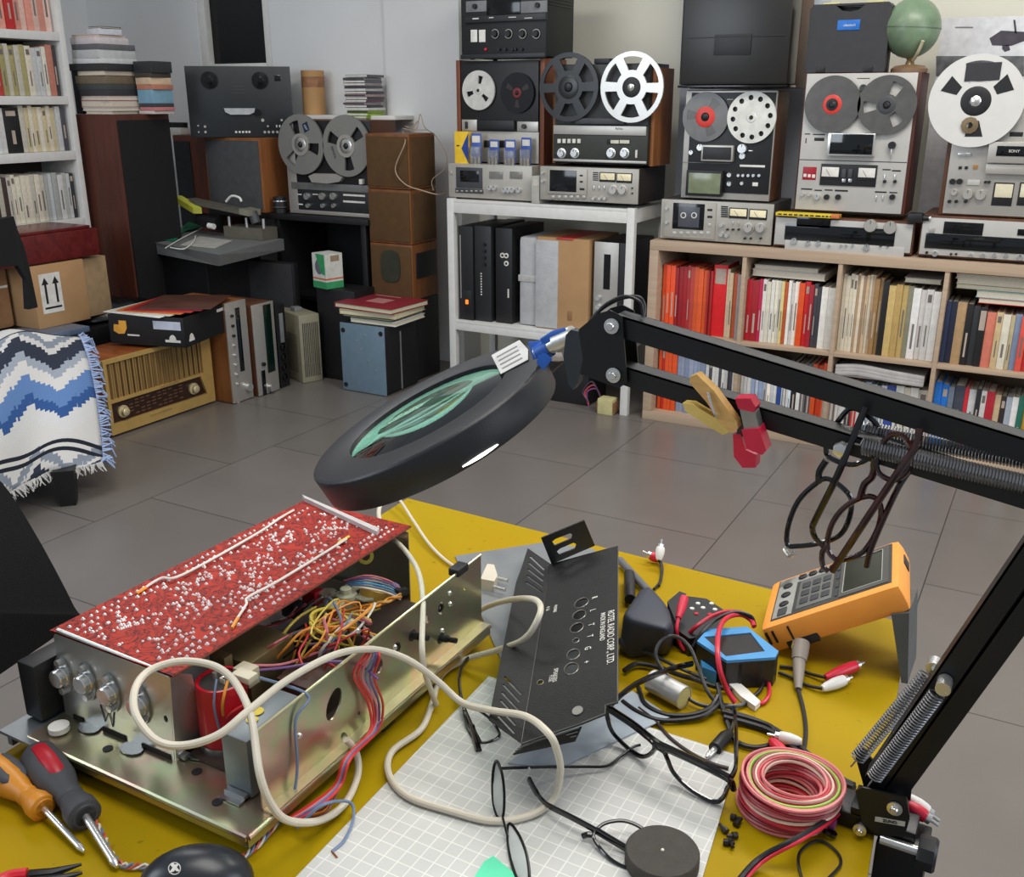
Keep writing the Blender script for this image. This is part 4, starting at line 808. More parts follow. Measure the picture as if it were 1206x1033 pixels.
b = MB(); P_ = lambda u, v, y=.12: ony(220+u/3.89, 60+v/3.89, y)
b.tube([P_(990, 370), P_(1000, 420, .0), P_(955, 540, .0), P_(1000, 610, .0), P_(1080, 640, .01), P_(1150, 658, .06), P_(1190, 650, .15)], .003, 6)
b.tube([P_(990, 355), P_(1050, 360), P_(1070, 290), P_(1090, 350), P_(1140, 390, .2), P_(1190, 480, .2), P_(1180, 540, .2), P_(1125, 590, .16), P_(1130, 640, .15)], .002, 6)
b.tube([P_(1000, 345), P_(1030, 350), P_(1060, 320), P_(1040, 358), P_(1100, 362)], .002, 6)
tag(b.make('cable', M('beige_wire', (164,140,116), .5)), 'loose beige wires lying on and hanging from the topmost stacked speaker', 'cable')
# bulb carton on a black cabinet
t = thing('storage_cabinet', 'black low cabinet in front of the bench, bulb carton on it', 'cabinet', (-1.54, -.075, 0)); MB().box(-.11, .12, -.07, .09, 0, .449, .004).make('case', BLKM, t); MB().box(-.10, .11, -.074, -.0705, .02, .43, .002).make('door', BLK, t)
p0, p1, p2 = onz(361, 336, .45), onz(385, 341, .45), onz(405, 334, .45)
t = thing('bulb_carton', 'green and white light bulb carton on the black low cabinet', 'box', (p1.x, p1.y, .45)); h = .165
e1 = Vector((p0.x-p1.x, p0.y-p1.y, 0)); e2 = Vector((-e1.y, e1.x, 0)).normalized()*-.1; e1 = e1.normalized()*.105
if e2.dot(FW) < 0: e2 = -e2
wc = M('carton_white', (206,208,198), .5); gc = M('carton_green', (60,150,96), .5); oc = M('carton_orange', (206,96,50), .5)
def slab(z0, z1, g, mat, nm): MB().prism([(-(e1+e2)*g).to_3d()+Vector((0, 0, z0)), e1*(1+g)-e2*g+Vector((0, 0, z0)), (e1+e2)*(1+g)+Vector((0, 0, z0)), e2*(1+g)-e1*g+Vector((0, 0, z0))], (0, 0, z1-z0)).make(nm, mat, t)
slab(0, h, 0, wc, 'carton'); slab(.0, h*.2, .006, gc, 'green_band'); slab(h*.26, h*.30, .006, oc, 'orange_line')
n1 = e2.normalized()*-.0008; c1 = e1*.5+Vector((0, 0, h*.62))
MB().prism([c1+n1+e1.normalized()*(.030*cos(a))+Vector((0, 0, .036*sin(a))) for a in [2*pi*k/20 for k in range(20)]], -n1*.9).make('printed_bulb', M('print_grey_violet', (110,104,120), .5), t)
MB().prism([e1*.08+n1*1.2+Vector((0, 0, h*.99)), e1*.72+n1*1.2+Vector((0, 0, h*.99)), e1*.45+n1*1.2+Vector((0, 0, h*.55)), e1*.3+n1*1.2+Vector((0, 0, h*.42)), e1*.05+n1*1.2+Vector((0, 0, h*.40))], -n1*.9).make('printed_swoosh', gc, t)
n2 = e1.normalized()*-.0008; MB().prism([e2*.3+n2+Vector((0, 0, h*.78)), e2*.8+n2+Vector((0, 0, h*.78)), e2*.8+n2+Vector((0, 0, h*.95)), e2*.3+n2+Vector((0, 0, h*.95))], -n2*.9).make('printed_patch', M('print_tan', (150,130,106), .5), t)
# small black speaker behind the upright machines
p0, p1 = ony(286, 308, -.15), ony(345, 308, -.15); t = cabinet('bookshelf_speaker', 'small dark grey speaker below the console, behind the upright machines', 'speaker', p0.x, p1.x, -.15, -.115, .0, min(.594, ony(290, 305, -.15).z), BLKM); MB().box(-(p1.x-p0.x)/2+.012, (p1.x-p0.x)/2-.012, -.0175-.004, -.0175, .25, .55, .003).make('grille', M('charcoal_cloth', (44,44,46), .9, bump=.4, bscale=600), t)
# books piled on the blue metal unit
xA, xB = -1.414, -1.162
t = thing('metal_unit', 'pale blue metal-cased unit on the floor carrying a pile of large books', 'equipment', ((xA+xB)/2, -.27, 0)); w = xB-xA; h = .328
MB().box(-w/2, w/2, .004, .26, .008, h, .003).make('case', BLKM, t); MB().box(-w/2, w/2, -.001, .0045, .004, h, .001).make('front_plate', M('pale_blue_paint', (112,134,150), .4, .2, .06), t)
MB().box(w/2-.002, w/2+.003, .12, .128, .01, h-.04).make('edge_strip', GRY, t)
for sx, zz_ in ((-1, .03), (1, h-.03), (-1, h-.035)): MB().cyl((sx*(w/2-.018), -.004, zz_), (sx*(w/2-.018), -.0005, zz_), .011, seg=14).make('rubber_foot', BLK, t)
for a_, c_ in ((-.03, .25), (.02, .28), (.03, .16), (-.01, .21), (.07, .12)): MB().cyl((a_, -.003, c_), (a_, -.0005, c_), .004, seg=10).make('screw', CHR, t)
def bigbook(lb, z, th_, w_, dp, col, rz=0, dx=0, dy=0, patch=None):
    o = thing('book', lb, 'book', ((xA+xB)/2+dx+.01, -.115+dy, z), rz, 'large books on the pale blue unit')
    b = MB(); b.box(-w_/2, w_/2, -dp/2, dp/2, 0, .003, .001); b.box(-w_/2, w_/2, -dp/2, dp/2, th_-.003, th_, .001); b.box(-w_/2, -w_/2+.003, -dp/2, dp/2, .002, th_-.002, .001); b.make('cover', M('bigcover_%d_%d_%d' % col, col, .5), o)
    MB().box(-w_/2+.004, w_/2-.004, -dp/2+.004, dp/2-.004, .0032, th_-.0032).make('page_block', M('ivory_pages', (206,198,170), .8, 0, .05, 150), o)
    if patch: MB().box(-.06, .045, -.045, .045, th_, th_+.0006).make('cover_label', M('faded_label', (176,120,116), .6), o); MB().box(-.12, .03, .10, .112, th_, th_+.0006).make('cover_line', M('faded_label'), o)
bigbook('white book lowest in the pile on the pale blue unit', h+.001, .020, .25, .25, (206,206,204), .02, .03, .0); bigbook('dark green edged book second lowest in the pile on the blue unit', h+.024, .010, .28, .26, (38,60,44), .0)
bigbook('cream book under the red one on the pale blue unit', h+.035, .024, .31, .26, (200,184,140), .04); bigbook('large dark red book with pale label on top of the pile', h+.062, .024, .34, .28, (132,32,44), -.06, -.005, .0, True)
# beige block heater and machines stood on end, fronts to the room
def standing(lb, name, cat, y0, y1, xf, xb, h, case, face, feats, group='machines standing on end on the floor'):
    t = thing(name, lb, cat, (xf, (y0+y1)/2, 0), 0, group); w = y1-y0
    MB().box(-(xf-xb), -.004, -w/2, w/2, .004, h, .003).make('case', case, t); MB().box(-.0045, .002, -w/2, w/2, .004, h, .001).make('faceplate', face, t); feats(t, w, h); return t
def s1(t, w, h):
    MB().box(.002, .004, -.005, .022, .14, h-.03, .001).make('dial_window', GLASSY, t)
    for k in range(8): MB().cyl((.002, -.03, h-.06-.045*k), (.012, -.03, h-.06-.045*k), .0065, seg=12).make('knob', CHR if k > 2 else BLK, t)
    MB().cyl((.002, .03, .06), (.022, .03, .06), .018, seg=20).make('tuning_knob', CHR, t); MB().ball((-.01, -.03, .006), .012).make('foot', WHT, t)
standing('silver-faced tuner standing on end next to the old radio', 'tuner', 'tuner', -.705, -.575, -1.70, -2.02, .462, ORWD, ALU, s1)
def s2(t, w, h):
    MB().box(.002, .004, .0, w/2-.02, .1, h-.01, .001).make('dial_window', M('dark_green_glass', (12,30,24), .15), t); MB().box(.002, .004, -.045, -.02, .0, .12, .001).make('lower_window', GLASSY, t)
    MB().cyl((.002, -.03, .15), (.014, -.03, .15), .009, seg=14).make('socket', BLK, t); MB().cyl((.002, .0, .03), (.024, .0, .03), .016, seg=18).make('knob', CHR, t)
standing('silver receiver with dark green dial standing on end, second from the radio', 'receiver', 'receiver', -.56, -.42, -1.68, -2.02, .43, WALN, ALU, s2)
def s3(t, w, h):
    for k in range(4): MB().lathe([(.006, 0), (.018, 0), (.018, .008), (.006, .012)], (.002, 0, .05+.05*k), (1, 0, 0), 18, close=False).make('socket', BLKG, t)
    MB().box(.002, .008, -.012, .012, .22, .36, .002).make('side_strip', GRY, t)
standing('black unit standing on end beside the beige unit', 'amplifier', 'amplifier', -.40, -.335, -1.69, -1.98, .40, BLK, BLKM, s3)
p0, p1, p2 = onz(331, 440, 0), onz(357, 452, 0), onz(380, 444, 0); yaw = atan2(p1.y-p0.y, p1.x-p0.x)
t = thing('power_unit', 'beige ventilated metal unit on the floor, left of the black cabinet', 'equipment', (p1.x, p1.y, 0), yaw); w = (p1-p0).length; dp = .11; h = .335; BEI = M('beige_enamel', (140,134,112), .5, 0, .08)
MB().box(-w, 0, 0, dp, 0, h, .008).make('case', BEI, t)
b = MB()
for k in range(9): b.box(.0, .002, .016+.0095*k, .020+.0095*k, .03, h-.04)
b.make('side_vent', M('dark_vent', (62,60,56), .7), t); b = MB()
for k in range(24): b.box(-w+.03, -.03, -.0015, 0, .05+.008*k, .053+.008*k)
b.make('front_vent', M('vent_shade', (112,106,88), .7), t); MB().box(-w*.6, -w*.4, .03, .07, h, h+.02, .003).make('top_handle', GRY, t)
# ---------------------------------------------------------------- old radio with crate on top
RX = -1.795
t = thing('table_radio', 'old brown table radio with gold front on the floor by the blanket', 'radio', (RX, -1.005, 0)); y0, y1, h = -.29, .285, .322
GOLD = M('gold_trim', (196,162,96), .4, .3, .05); RW = wood('radio_veneer', (112,56,26), (146,80,40), (4, 30, 30), .3)
MB().box(-.26, -.016, y0, y1, .012, h, .018).make('cabinet', RW, t)
fr = lambda y, z: (0, y, z)
MB().ring([(-.016, y0, .01), (-.016, y1, .01), (-.016, y1, h), (-.016, y0, h)], [[(-.016, y0+.014, .155), (-.016, y1-.055, .155), (-.016, y1-.055, h-.016), (-.016, y0+.014, h-.016)], [(-.016, y0+.016, .055), (-.016, y1-.045, .055), (-.016, y1-.075, .142), (-.016, y0+.016, .142)]], (.018, 0, 0)).make('front_frame', GOLD, t)
def slat():
    m, N, L, b = bare('ribbed_gold_cloth', col=(128,98,52), rough=.6); tc = N.new('ShaderNodeTexCoord'); wv = N.new('ShaderNodeTexWave'); wv.bands_direction = 'Y'; wv.inputs['Scale'].default_value = 22
    cr = N.new('ShaderNodeValToRGB'); cr.color_ramp.elements[0].color = lin((86,62,28))+(1,); cr.color_ramp.elements[1].color = lin((160,128,74))+(1,); L.new(tc.outputs['Object'], wv.inputs[0]); L.new(wv.outputs[0], cr.inputs[0]); L.new(cr.outputs[0], b.inputs['Base Color']); return m
b = MB(); n_ = 34
for k in range(n_): ya = y0+.014+(y1-.055-y0-.014)*k/n_; b.box(-.02, -.006 if k % 2 else -.011, ya, ya+(y1-.069-y0)/n_, .155, h-.016)
b.make('speaker_grille', slat(), t)
MB().box(-.02, -.010, y0+.016, y1-.045, .055, .142).make('tuning_dial', M('dark_brown_dial', (52,32,24), .2), t)
b = MB()
for k in range(5):
    for j in range(10): b.box(-.010, -.0094, y0+.11+.03*j, y0+.13+.03*j, .068+.014*k, .072+.014*k) if (k*3+j) % 4 else None
b.make('dial_scale', M('dial_print', (110,76,56), .5), t)
for yy in (y0+.075, y1-.115): MB().lathe([(0, 0), (.026, 0), (.026, .008), (.018, .010), (.017, .024), (.011, .028), (0, .028)], (-.010, yy, .094), (1, 0, 0), 28).make('knob', M('pearl_knob', (206,190,148), .25, .3), t)
MB().box(.002, .005, -.09, .03, .040, .047, .001).make('maker_badge', M('faded_gold', (160,130,80), .4), t); MB().box(.002, .005, -.02, .08, .148, .153, .001).make('upper_badge', M('faded_gold'), t)
for yy in (y0+.03, y1-.03):
    for xx in (-.05, -.22): MB().cyl((xx, yy, 0), (xx, yy, .013), .014, seg=12).make('foot', BLK, t)
# black record crate of sleeves resting on the radio
CZ = .335; ca = Vector(onz(131, 404, CZ)); cb_ = Vector(onz(219, 410, CZ)); cc = Vector(onz(262, 394, CZ))
yaw = atan2(cb_.y-ca.y, cb_.x-ca.x); Lx = (cb_-ca).length; Ly = .34
t = thing('record_crate', 'black cardboard crate full of record sleeves on the old radio', 'crate', (cb_.x, cb_.y, CZ), yaw); hh = .125
Lx = min(Lx, .40)
wl = .006; BC = M('black_card', (17,17,18), .6)
for nm, q in (('front_wall', (-Lx, 0, 0, wl)), ('back_wall', (-Lx, 0, Ly-wl, Ly)), ('left_wall', (-Lx, -Lx+wl, wl, Ly-wl)), ('right_wall', (-wl, 0, wl, Ly-wl))): MB().box(q[0], q[1], q[2], q[3], 0, hh, .001).make(nm, BC, t)
MB().box(-Lx+wl, -wl, wl, Ly-wl, 0, .006).make('bottom', BC, t)
MB().prism([(-Lx*.93, -.001, hh*.66), (-Lx*.86, -.001, hh*.66), (-Lx*.86, -.001, hh*.80), (-Lx*.76, -.001, hh*.80), (-Lx*.76, -.001, hh*.55), (-Lx*.80, -.001, hh*.36), (-Lx*.88, -.001, hh*.34), (-Lx*.94, -.001, hh*.44)], (0, .0009, 0)).make('yellow_logo', M('logo_yellow', (220,160,60), .5), t)
MB().box(-Lx*.40, -Lx*.04, -.001, 0, hh*.58, hh*.86).make('white_label', M('label_white', (196,200,214), .5), t)
b = MB(); b.box(-Lx*.26, -Lx*.06, -.001, 0, hh*.16, hh*.24); b.prism([(-Lx*.16+.016*cos(a), -.001, hh*.24+.022*sin(a)) for a in [pi*k/10 for k in range(11)]], (0, .0009, 0)); b.box(-Lx*.76, -Lx*.6, -.001, 0, hh*.30, hh*.35); b.make('white_mark', PAPER, t)
b = MB(); b.prism([(.001, .05+.016*cos(a), hh*.24+.022*sin(a)) for a in [pi*k/10 for k in range(11)]], (-.0009, 0, 0)); b.box(0, .001, .03, .07, hh*.16, hh*.24); b.box(0, .001, .26, .36, hh*.78, hh*.88); b.box(0, .001, .32, .35, hh*.3, hh*.55); b.make('white_mark', PAPER, t)
SL = [((226,224,216), 'white'), ((206,198,180), 'cream'), ((196,110,50), 'orange'), ((176,50,44), 'red'), ((120,30,36), 'dark red'), ((84,52,40), 'brown')]
R2 = Matrix.Rotation(yaw, 4, 'Z')
for i, (c, nm) in enumerate(SL):
    b = MB(); b.box(-.152, .152, -.152, .152, 0, .0032, .0008); o = b.make('record_sleeve', M('sleeve_%d' % i, c, .35, 0, .25, 8))
    off = R2 @ Vector((-Lx/2+.02*(i-2), Ly/2+.015*(i-1.5), 0)); o.location = Vector((cb_.x, cb_.y, CZ+hh+.001+.0036*i))+off; o.rotation_euler = (0, 0, yaw+.08*(i-2)); tag(o, f'{nm} record sleeve, {ORD[i]} from the bottom of the loose pile on the crate', 'record sleeve', 'record sleeves on the crate')
# glossy black bags and a clear lidded box behind the crate
def lump(name, label, cat, c, r, sc, mat, seed, grp=None, amp=.12, seg=28, cut=None):
    b = MB(); b.ball((0, 0, 0), r, sc, seg); rn = random.Random(seed); ph = [rn.uniform(0, 6.28) for _ in range(9)]
    for v in b.bm.verts:
        p = v.co; q = p*(1+amp*(sin(p.x*22+ph[0])*sin(p.y*19+ph[1])+.6*sin(p.z*31+ph[2]+p.x*13)+.4*sin(p.y*47+ph[3]+p.z*20)))
        if q.z < 0: q.z *= .15
        v.co = q
    mz = min(v.co.z for v in b.bm.verts)
    for v in b.bm.verts: v.co.z -= mz
    o = b.make(name, mat, None, ang=1.2); o.location = c; return tag(o, label, cat, grp)
BAG = M('black_bin_bag', (12,12,13), .3, bump=.5, bscale=60)
lump('black_bag', 'crumpled black plastic bag behind the record crate', 'bag', (-2.32, -.79, .36), .20, (.62, 1.0, .42), BAG, 3)
o = cabinet('storage_box', 'dark storage chest supporting the bag behind the old radio', 'box', -2.56, -2.2, -1.16, -.62, 0, .355, BLKM)
p = onz(100, 412, .35); t = thing('plastic_box', 'clear blue plastic box between blanket and black bag', 'box', (-2.20, -1.24, .0)); CB = M('clear_blue_plastic', (66,82,104), .2, 0, .15); 
b = MB().box(-.10, .10, -.12, .12, 0, .375, .012); b.make('body', CB, t); MB().box(-.115, .115, -.135, .135, .376, .40, .006).make('lid', M('clear_blue_lid', (86,104,126), .15), t); MB().box(.105, .122, -.03, .03, .34, .395, .004).make('clip', M('clear_blue_lid'), t)
# red-brown record player case, cartons and black bag at the left edge
t = thing('record_player_case', 'dark red wooden record player case on the cardboard cartons at left', 'record player', (-2.33, -1.07, .668)); RCL = wood('red_lacquer', (78,22,22), (104,34,32), (4, 30, 30), .25)
MB().box(-.17, .13, -.36, .16, 0, .115, .006).make('case', RCL, t); MB().box(-.15, .11, -.34, .14, .1152, .128, .004).make('lid', RCL, t); MB().box(.02, .10, -.33, -.23, .128, .132, .001).make('paper_note', PAPER, t)
t = thing('cardboard_box', 'brown carton with two black up arrows under the record player case', 'box', (-2.30, -1.13, .40)); MB().box(-.13, .10, -.13, .125, 0, .262, .004).make('carton', KRAFT, t)
MB().box(.10, .1012, -.10, .0, .06, .225).make('arrow_label', PAPER, t); b = MB()
for yy in (-.075, -.025): b.prism([(.1013, yy-.005, .10), (.1013, yy+.005, .10), (.1013, yy+.005, .18), (.1013, yy+.016, .18), (.1013, yy, .21), (.1013, yy-.016, .18), (.1013, yy-.005, .18)], (.0006, 0, 0))
b.box(.1013, .1018, -.09, -.01, .078, .086); b.make('up_arrow', BLK, t)
cabinet('cardboard_box', 'plain carton behind the arrow carton', 'box', -2.36, -2.235, -.985, -.86, .40, .655, M('kraft_pale', (156,130,96), .8), part='carton')
cabinet('storage_box', 'dark chest on the floor under the arrow carton', 'box', -2.52, -2.32, -1.9, -1.17, 0, .398, BLKM); 
t = thing('cardboard_box', 'rounded brown carton at the left picture edge behind the blanket', 'box', (-2.46, -1.37, .40)); MB().box(-.12, .12, -.16, .10, 0, .262, .02).make('carton', M('kraft_dark2', (146,108,74), .8), t)
MB().box(.1195, .1215, .02, .09, .17, .18).make('white_tag', PAPER, t)
b = MB(); P3 = lambda u, v, x: onx(u/3.69, 240+v/3.69, x)
b.prism([P3(-60, 80, -2.05), P3(60, 55, -2.05), P3(75, 110, -2.05), P3(110, 200, -2.04), P3(140, 330, -2.03), P3(165, 450, -2.02), P3(125, 460, -2.02), P3(118, 330, -2.03), P3(80, 270, -2.04), P3(-60, 280, -2.05)], (-.03, .0, 0))
tag(b.make('black_jacket', M('black_cloth', (12,12,13), .95), smooth=False), 'black cloth bag hanging at the left edge in front of the cartons', 'bag')
# ---------------------------------------------------------------- grey console with film splicer and papers
c0, c1, c2, c3 = [Vector(onz(u, v, .655)) for u, v in ((164, 282), (257, 300), (340, 280), (240, 264))]; c2 = c1+(c2-c1)*.92; c3 = c0+(c2-c1)*.75
t = thing('keyboard_console', 'grey slope-fronted console on black stand, splicer machine lying on it', 'console', tuple((c0+c2)/2-Vector((0, 0, .07)))); CG = M('console_grey', (112,113,112), .45, 0, .06)
b = MB(); lo = [Vector((p.x, p.y, .60)) for p in (c0, c1, c2, c3)]; q = [b.v(p) for p in (c0, c1, c2, c3)]; 
lo[1] += Vector((-.02, .02, -.0)); r = [b.v(p) for p in lo]
b.f(q); b.f(r[::-1])
for i in range(4): b.f([q[i], q[(i+1) % 4], r[(i+1) % 4], r[i]])
b.make('shell', CG, t, world=True, smooth=False)
cm_ = (c0+c2)/2; b = MB(); b.box(-2.48, -2.07, -.43, -.06, 0, .599, .002); b.make('stand', BLKM, t, world=True, smooth=False)
def onC(u, v, h=.0): return onz(220+u/3.89, 60+v/3.89, .656+h)
t = thing('film_splicer', 'grey metal cutting machine lying on the console', 'machine', tuple(onC(230, 830)))
OLG = M('olive_grey_metal', (128,124,110), .4, .5, .08)
Yb = -.12; oy = lambda u, v, d=0: ony(220+u/3.89, 60+v/3.89, Yb+d)
A_, B_ = oy(10, 690), oy(270, 745); b = MB(); dv = (B_-A_); sd = Vector((-dv.y, dv.x, 0)).normalized()*.045
b.prism([A_-sd, B_-sd, B_+sd, A_+sd], (0, 0, .016)); b.make('top_rail', OLG, t, world=True, smooth=False)
MB().prism([B_-sd*1.0+dv*.0, B_-sd*1.0+dv*.16, B_+sd*.9+dv*.16, B_+sd*.9], (0, 0, .028)).make('end_block', M('pale_olive_metal', (150,146,128), .4, .3), t, world=True, smooth=False)
b = MB(); C_, D_ = ony(264, 276, -.16), ony(308, 269, -.16); C_.z = D_.z = .6565; n_ = Vector((0, .11, 0))
b.prism([C_, D_, D_+n_, C_+n_], (0, 0, .055)); b.make('base', OLG, t, world=True, smooth=False)
for f_ in (.04, .5, .94): MB().cyl(C_+(D_-C_)*f_+n_*.3, C_+(D_-C_)*f_+n_*.3+Vector((0, 0, .10)), .008, seg=12).make('post', CHR, t, world=True)
MB().cyl(oy(60, 770), oy(150, 790), .035, seg=24).make('roller', BLK, t, world=True); MB().cyl(oy(300, 740), oy(320, 790), .024, seg=20).make('drum', DGRY, t, world=True); MB().tube([oy(180, 690), oy(205, 665), oy(240, 672), oy(250, 690)], .006, 8).make('handle_loop', WHT, t, world=True)
MB().cyl(oy(100, 800, -.05), oy(125, 805, -.05), .014, seg=16).make('cap', WHT, t, world=True)
b = MB(); A_, B_ = oy(-40, 690, -.05), oy(50, 745, -.05); sd = Vector((.02, .01, 0)); b.prism([A_-sd, B_-sd, B_+sd, A_+sd], (0, 0, .03)); tag(b.make('highlighter_box', M('lime_yellow', (176,178,60), .4), smooth=False), 'lime yellow bar leaning at the left end of the grey machine', 'box')
def onG(u, v, h=0): return onz(u/3.69, 240+v/3.69, .657+h)
b = MB(); b.prism([onG(720, 160), onG(820, 80, .02), onG(880, 100, .01), onG(800, 120, .006), onG(760, 165)], (0, 0, .003)); tag(b.make('green_paper', M('green_paper', (28,110,76), .5), smooth=False), 'green paper sleeve lying on the grey console', 'paper')
b = MB(); b.tube([onG(720, 192, .002), onG(790, 150, .006), onG(880, 105, .012)], .0025, 6); b.tube([onG(740, 190, .004), onG(800, 196, .004), onG(840, 165, .006), onG(850, 140, .01)], .0028, 6); tag(b.make('cable', WHT), 'white cable curling over the grey console edge', 'cable')
MB_ = MB().prism([onC(-30, 890, .0), onC(130, 905, .0), onC(210, 870, .0), onC(60, 850, .0)], (0, 0, .002)).make('paper_sheet', M('paper_grey', (170,168,160), .7), smooth=False); tag(MB_, 'pale paper sheet on the grey console', 'paper')
lump('cable_bundle', 'dark tangle of cables under the grey console', 'cable', (-1.94, -.20, .0), .09, (.8, .8, 2.2), BLK, 9, amp=.2); cabinet('storage_box', 'dark box behind the tuner under the console', 'box', -2.06, -1.80, -.78, -.40, 0, .001+.358, BLK) if 0 else None
# ---------------------------------------------------------------- armchair with woven blanket
t = thing('footstool', 'black footstool under the patterned blanket', 'stool', (-1.72, -2.02, 0))
for xx, yy in ((-1.36, -1.84), (-2.1, -1.84), (-1.36, -2.35), (-2.1, -2.35)): MB().lathe([(.035, 0), (.05, .13)], (xx, yy, 0), (0, 0, 1), 4).make('leg', BKW, t, world=True)
MB().box(-2.15, -1.60, -2.4, -1.76, .13, .46, .03).make('seat', BLKC, t, world=True)
def blanket_mat():
    m, N, L, b = bare('woven_blanket', col=(200,198,196), rough=.95)
    tc = N.new('ShaderNodeTexCoord'); sp = N.new('ShaderNodeSeparateXYZ'); L.new(tc.outputs['UV'], sp.inputs[0])
    def mth(op, a, c=None, d=None):
        n = N.new('ShaderNodeMath'); n.operation = op
        for i, v in enumerate((a, c, d)):
            if v is None: continue
            if isinstance(v, (int, float)): n.inputs[i].default_value = v
            else: L.new(v, n.inputs[i])
        return n.outputs[0]
    u, v = sp.outputs[0], sp.outputs[1]
    zig = mth('SNAP', mth('PINGPONG', mth('MULTIPLY', v, 1.0), .11), .0157)               # triangle wave along the bands
    saw = mth('MULTIPLY', mth('FRACT', mth('MULTIPLY', v, 14)), .03)
    d1 = mth('FRACT', mth('MULTIPLY', mth('ADD', u, 0), 1.9))          # band position
    z1 = mth('ADD', d1, mth('ADD', mth('MULTIPLY', zig, 1.6), saw))
    cr = N.new('ShaderNodeValToRGB'); cr.color_ramp.interpolation = 'CONSTANT'; e = cr.color_ramp.elements
    pal = [(0, (206,204,200)), (.20, (126,134,146)), (.27, (196,194,190)), (.33, (40,46,62)), (.47, (150,158,170)), (.55, (206,204,200)), (.66, (92,126,176)), (.80, (44,82,140)), (.88, (206,206,204)), (1.0, (206,204,200))]
    e[0].position, e[0].color = 0, lin(pal[0][1])+(1,); e[1].position, e[1].color = pal[1][0], lin(pal[1][1])+(1,)
    for ps, c in pal[2:]: k = e.new(min(ps, .999)); k.color = lin(c)+(1,)
    L.new(z1, cr.inputs[0])
    st = N.new('ShaderNodeValToRGB'); st.color_ramp.interpolation = 'CONSTANT'; s = st.color_ramp.elements
    s[0].position = 0; s[0].color = (0, 0, 0, 1); s[1].position = .03; s[1].color = (1, 1, 1, 1)
    for ps, w_ in ((.055, 0), (.085, 1), (.11, 0), (.5, 0)): k = s.new(ps); k.color = (w_, w_, w_, 1)
    L.new(d1, st.inputs[0])
    mx = N.new('ShaderNodeMix'); mx.data_type = 'RGBA'; L.new(st.outputs[0], mx.inputs['Factor']); L.new(cr.outputs[0], mx.inputs[6]); mx.inputs[7].default_value = lin((22,26,40))+(1,)
    L.new(mx.outputs[2], b.inputs['Base Color'])
    n2 = N.new('ShaderNodeTexNoise'); n2.inputs['Scale'].default_value = 260; L.new(tc.outputs['Object'], n2.inputs['Vector']); bp = N.new('ShaderNodeBump'); bp.inputs['Strength'].default_value = .5; bp.inputs['Distance'].default_value = .003; L.new(n2.outputs['Fac'], bp.inputs['Height']); L.new(bp.outputs[0], b.inputs['Normal'])
    return m
# cloth profile: over the stool top and down its front and right side, with folds
bm = bmesh.new(); uvl = bm.loops.layers.uv.new('UVMap'); NU, NV = 46, 60; G = {}
def cloth(a, c):    # a: across from back edge (0) over the top and down the right-hand drop (1); c: along Y from near (0) to far (1)
    drop0 = .46; ym = -1.40-.10*a-.22*a*a; y = -2.62+(2.62+ym)*c
    if a < drop0: x = -2.25+(a/drop0)*.60; z = .53+.03*sin(c*5+a*4)+.015*sin(a*20)
    else: s_ = (a-drop0)/(1-drop0); x = -1.65+.35*s_*(1-.15*s_)+.03*sin(c*13+1)*s_; z = .53-.41*s_**1.25+.02*sin(c*9)*(1-s_)
    far = max(0, (c-.80)/.20)
    z -= far**1.6*(.05+.25*max(0, 1-a/drop0*.8) if a < drop0 else .05)
    z += .012*sin(c*21+a*9); return Vector((x, y, max(z, .12)))
for i in range(NU+1):
    for j in range(NV+1): G[i, j] = bm.verts.new(cloth(i/NU, j/NV))
for i in range(NU):
    for j in range(NV):
        f = bm.faces.new([G[i, j], G[i+1, j], G[i+1, j+1], G[i, j+1]])
        for lp, (p, q_) in zip(f.loops, ((i, j), (i+1, j), (i+1, j+1), (i, j+1))): lp[uvl].uv = (p/NU*1.15+.03, q_/NV*1.0)
for f in bm.faces: f.smooth = True
me = bpy.data.meshes.new('blanket'); bm.to_mesh(me); bm.free(); me.materials.append(blanket_mat())
bl = bpy.data.objects.new('blanket', me); COL.objects.link(bl); bl.modifiers.new('thick', 'SOLIDIFY').thickness = .006; tag(bl, 'blue grey and white patterned woven blanket with fringe draped over the stool', 'blanket')
rn = random.Random(4); FR = M('fringe_yarn', (186,184,180), .95); FRB = M('fringe_yarn_blue', (150,166,196), .95)
b = MB(); b2 = MB()
for k in range(150):
    c = k/149; p = cloth(1, c); q_ = p+Vector((rn.uniform(-.005, .03), rn.uniform(-.015, .015), -.028)); b.sweep([p, (p+q_)/2+Vector((rn.uniform(-.006, .01), rn.uniform(-.006, .006), 0)), q_], [.0035, .003, .0015], 5)
for k in range(120):
    a = .30+.70*k/119; p = cloth(a, 1); b2.sweep([p, p+Vector((rn.uniform(.0, .02), .02+rn.uniform(-.005, .012), rn.uniform(-.02, .01))), p+Vector((rn.uniform(-.01, .03), .034, rn.uniform(-.035, -.01)))], [.004, .0035, .002], 5)
o = b.make('fringe', FR, bl); o['kind'] = 'stuff'; o = b2.make('fringe', FRB, bl); o['kind'] = 'stuff'
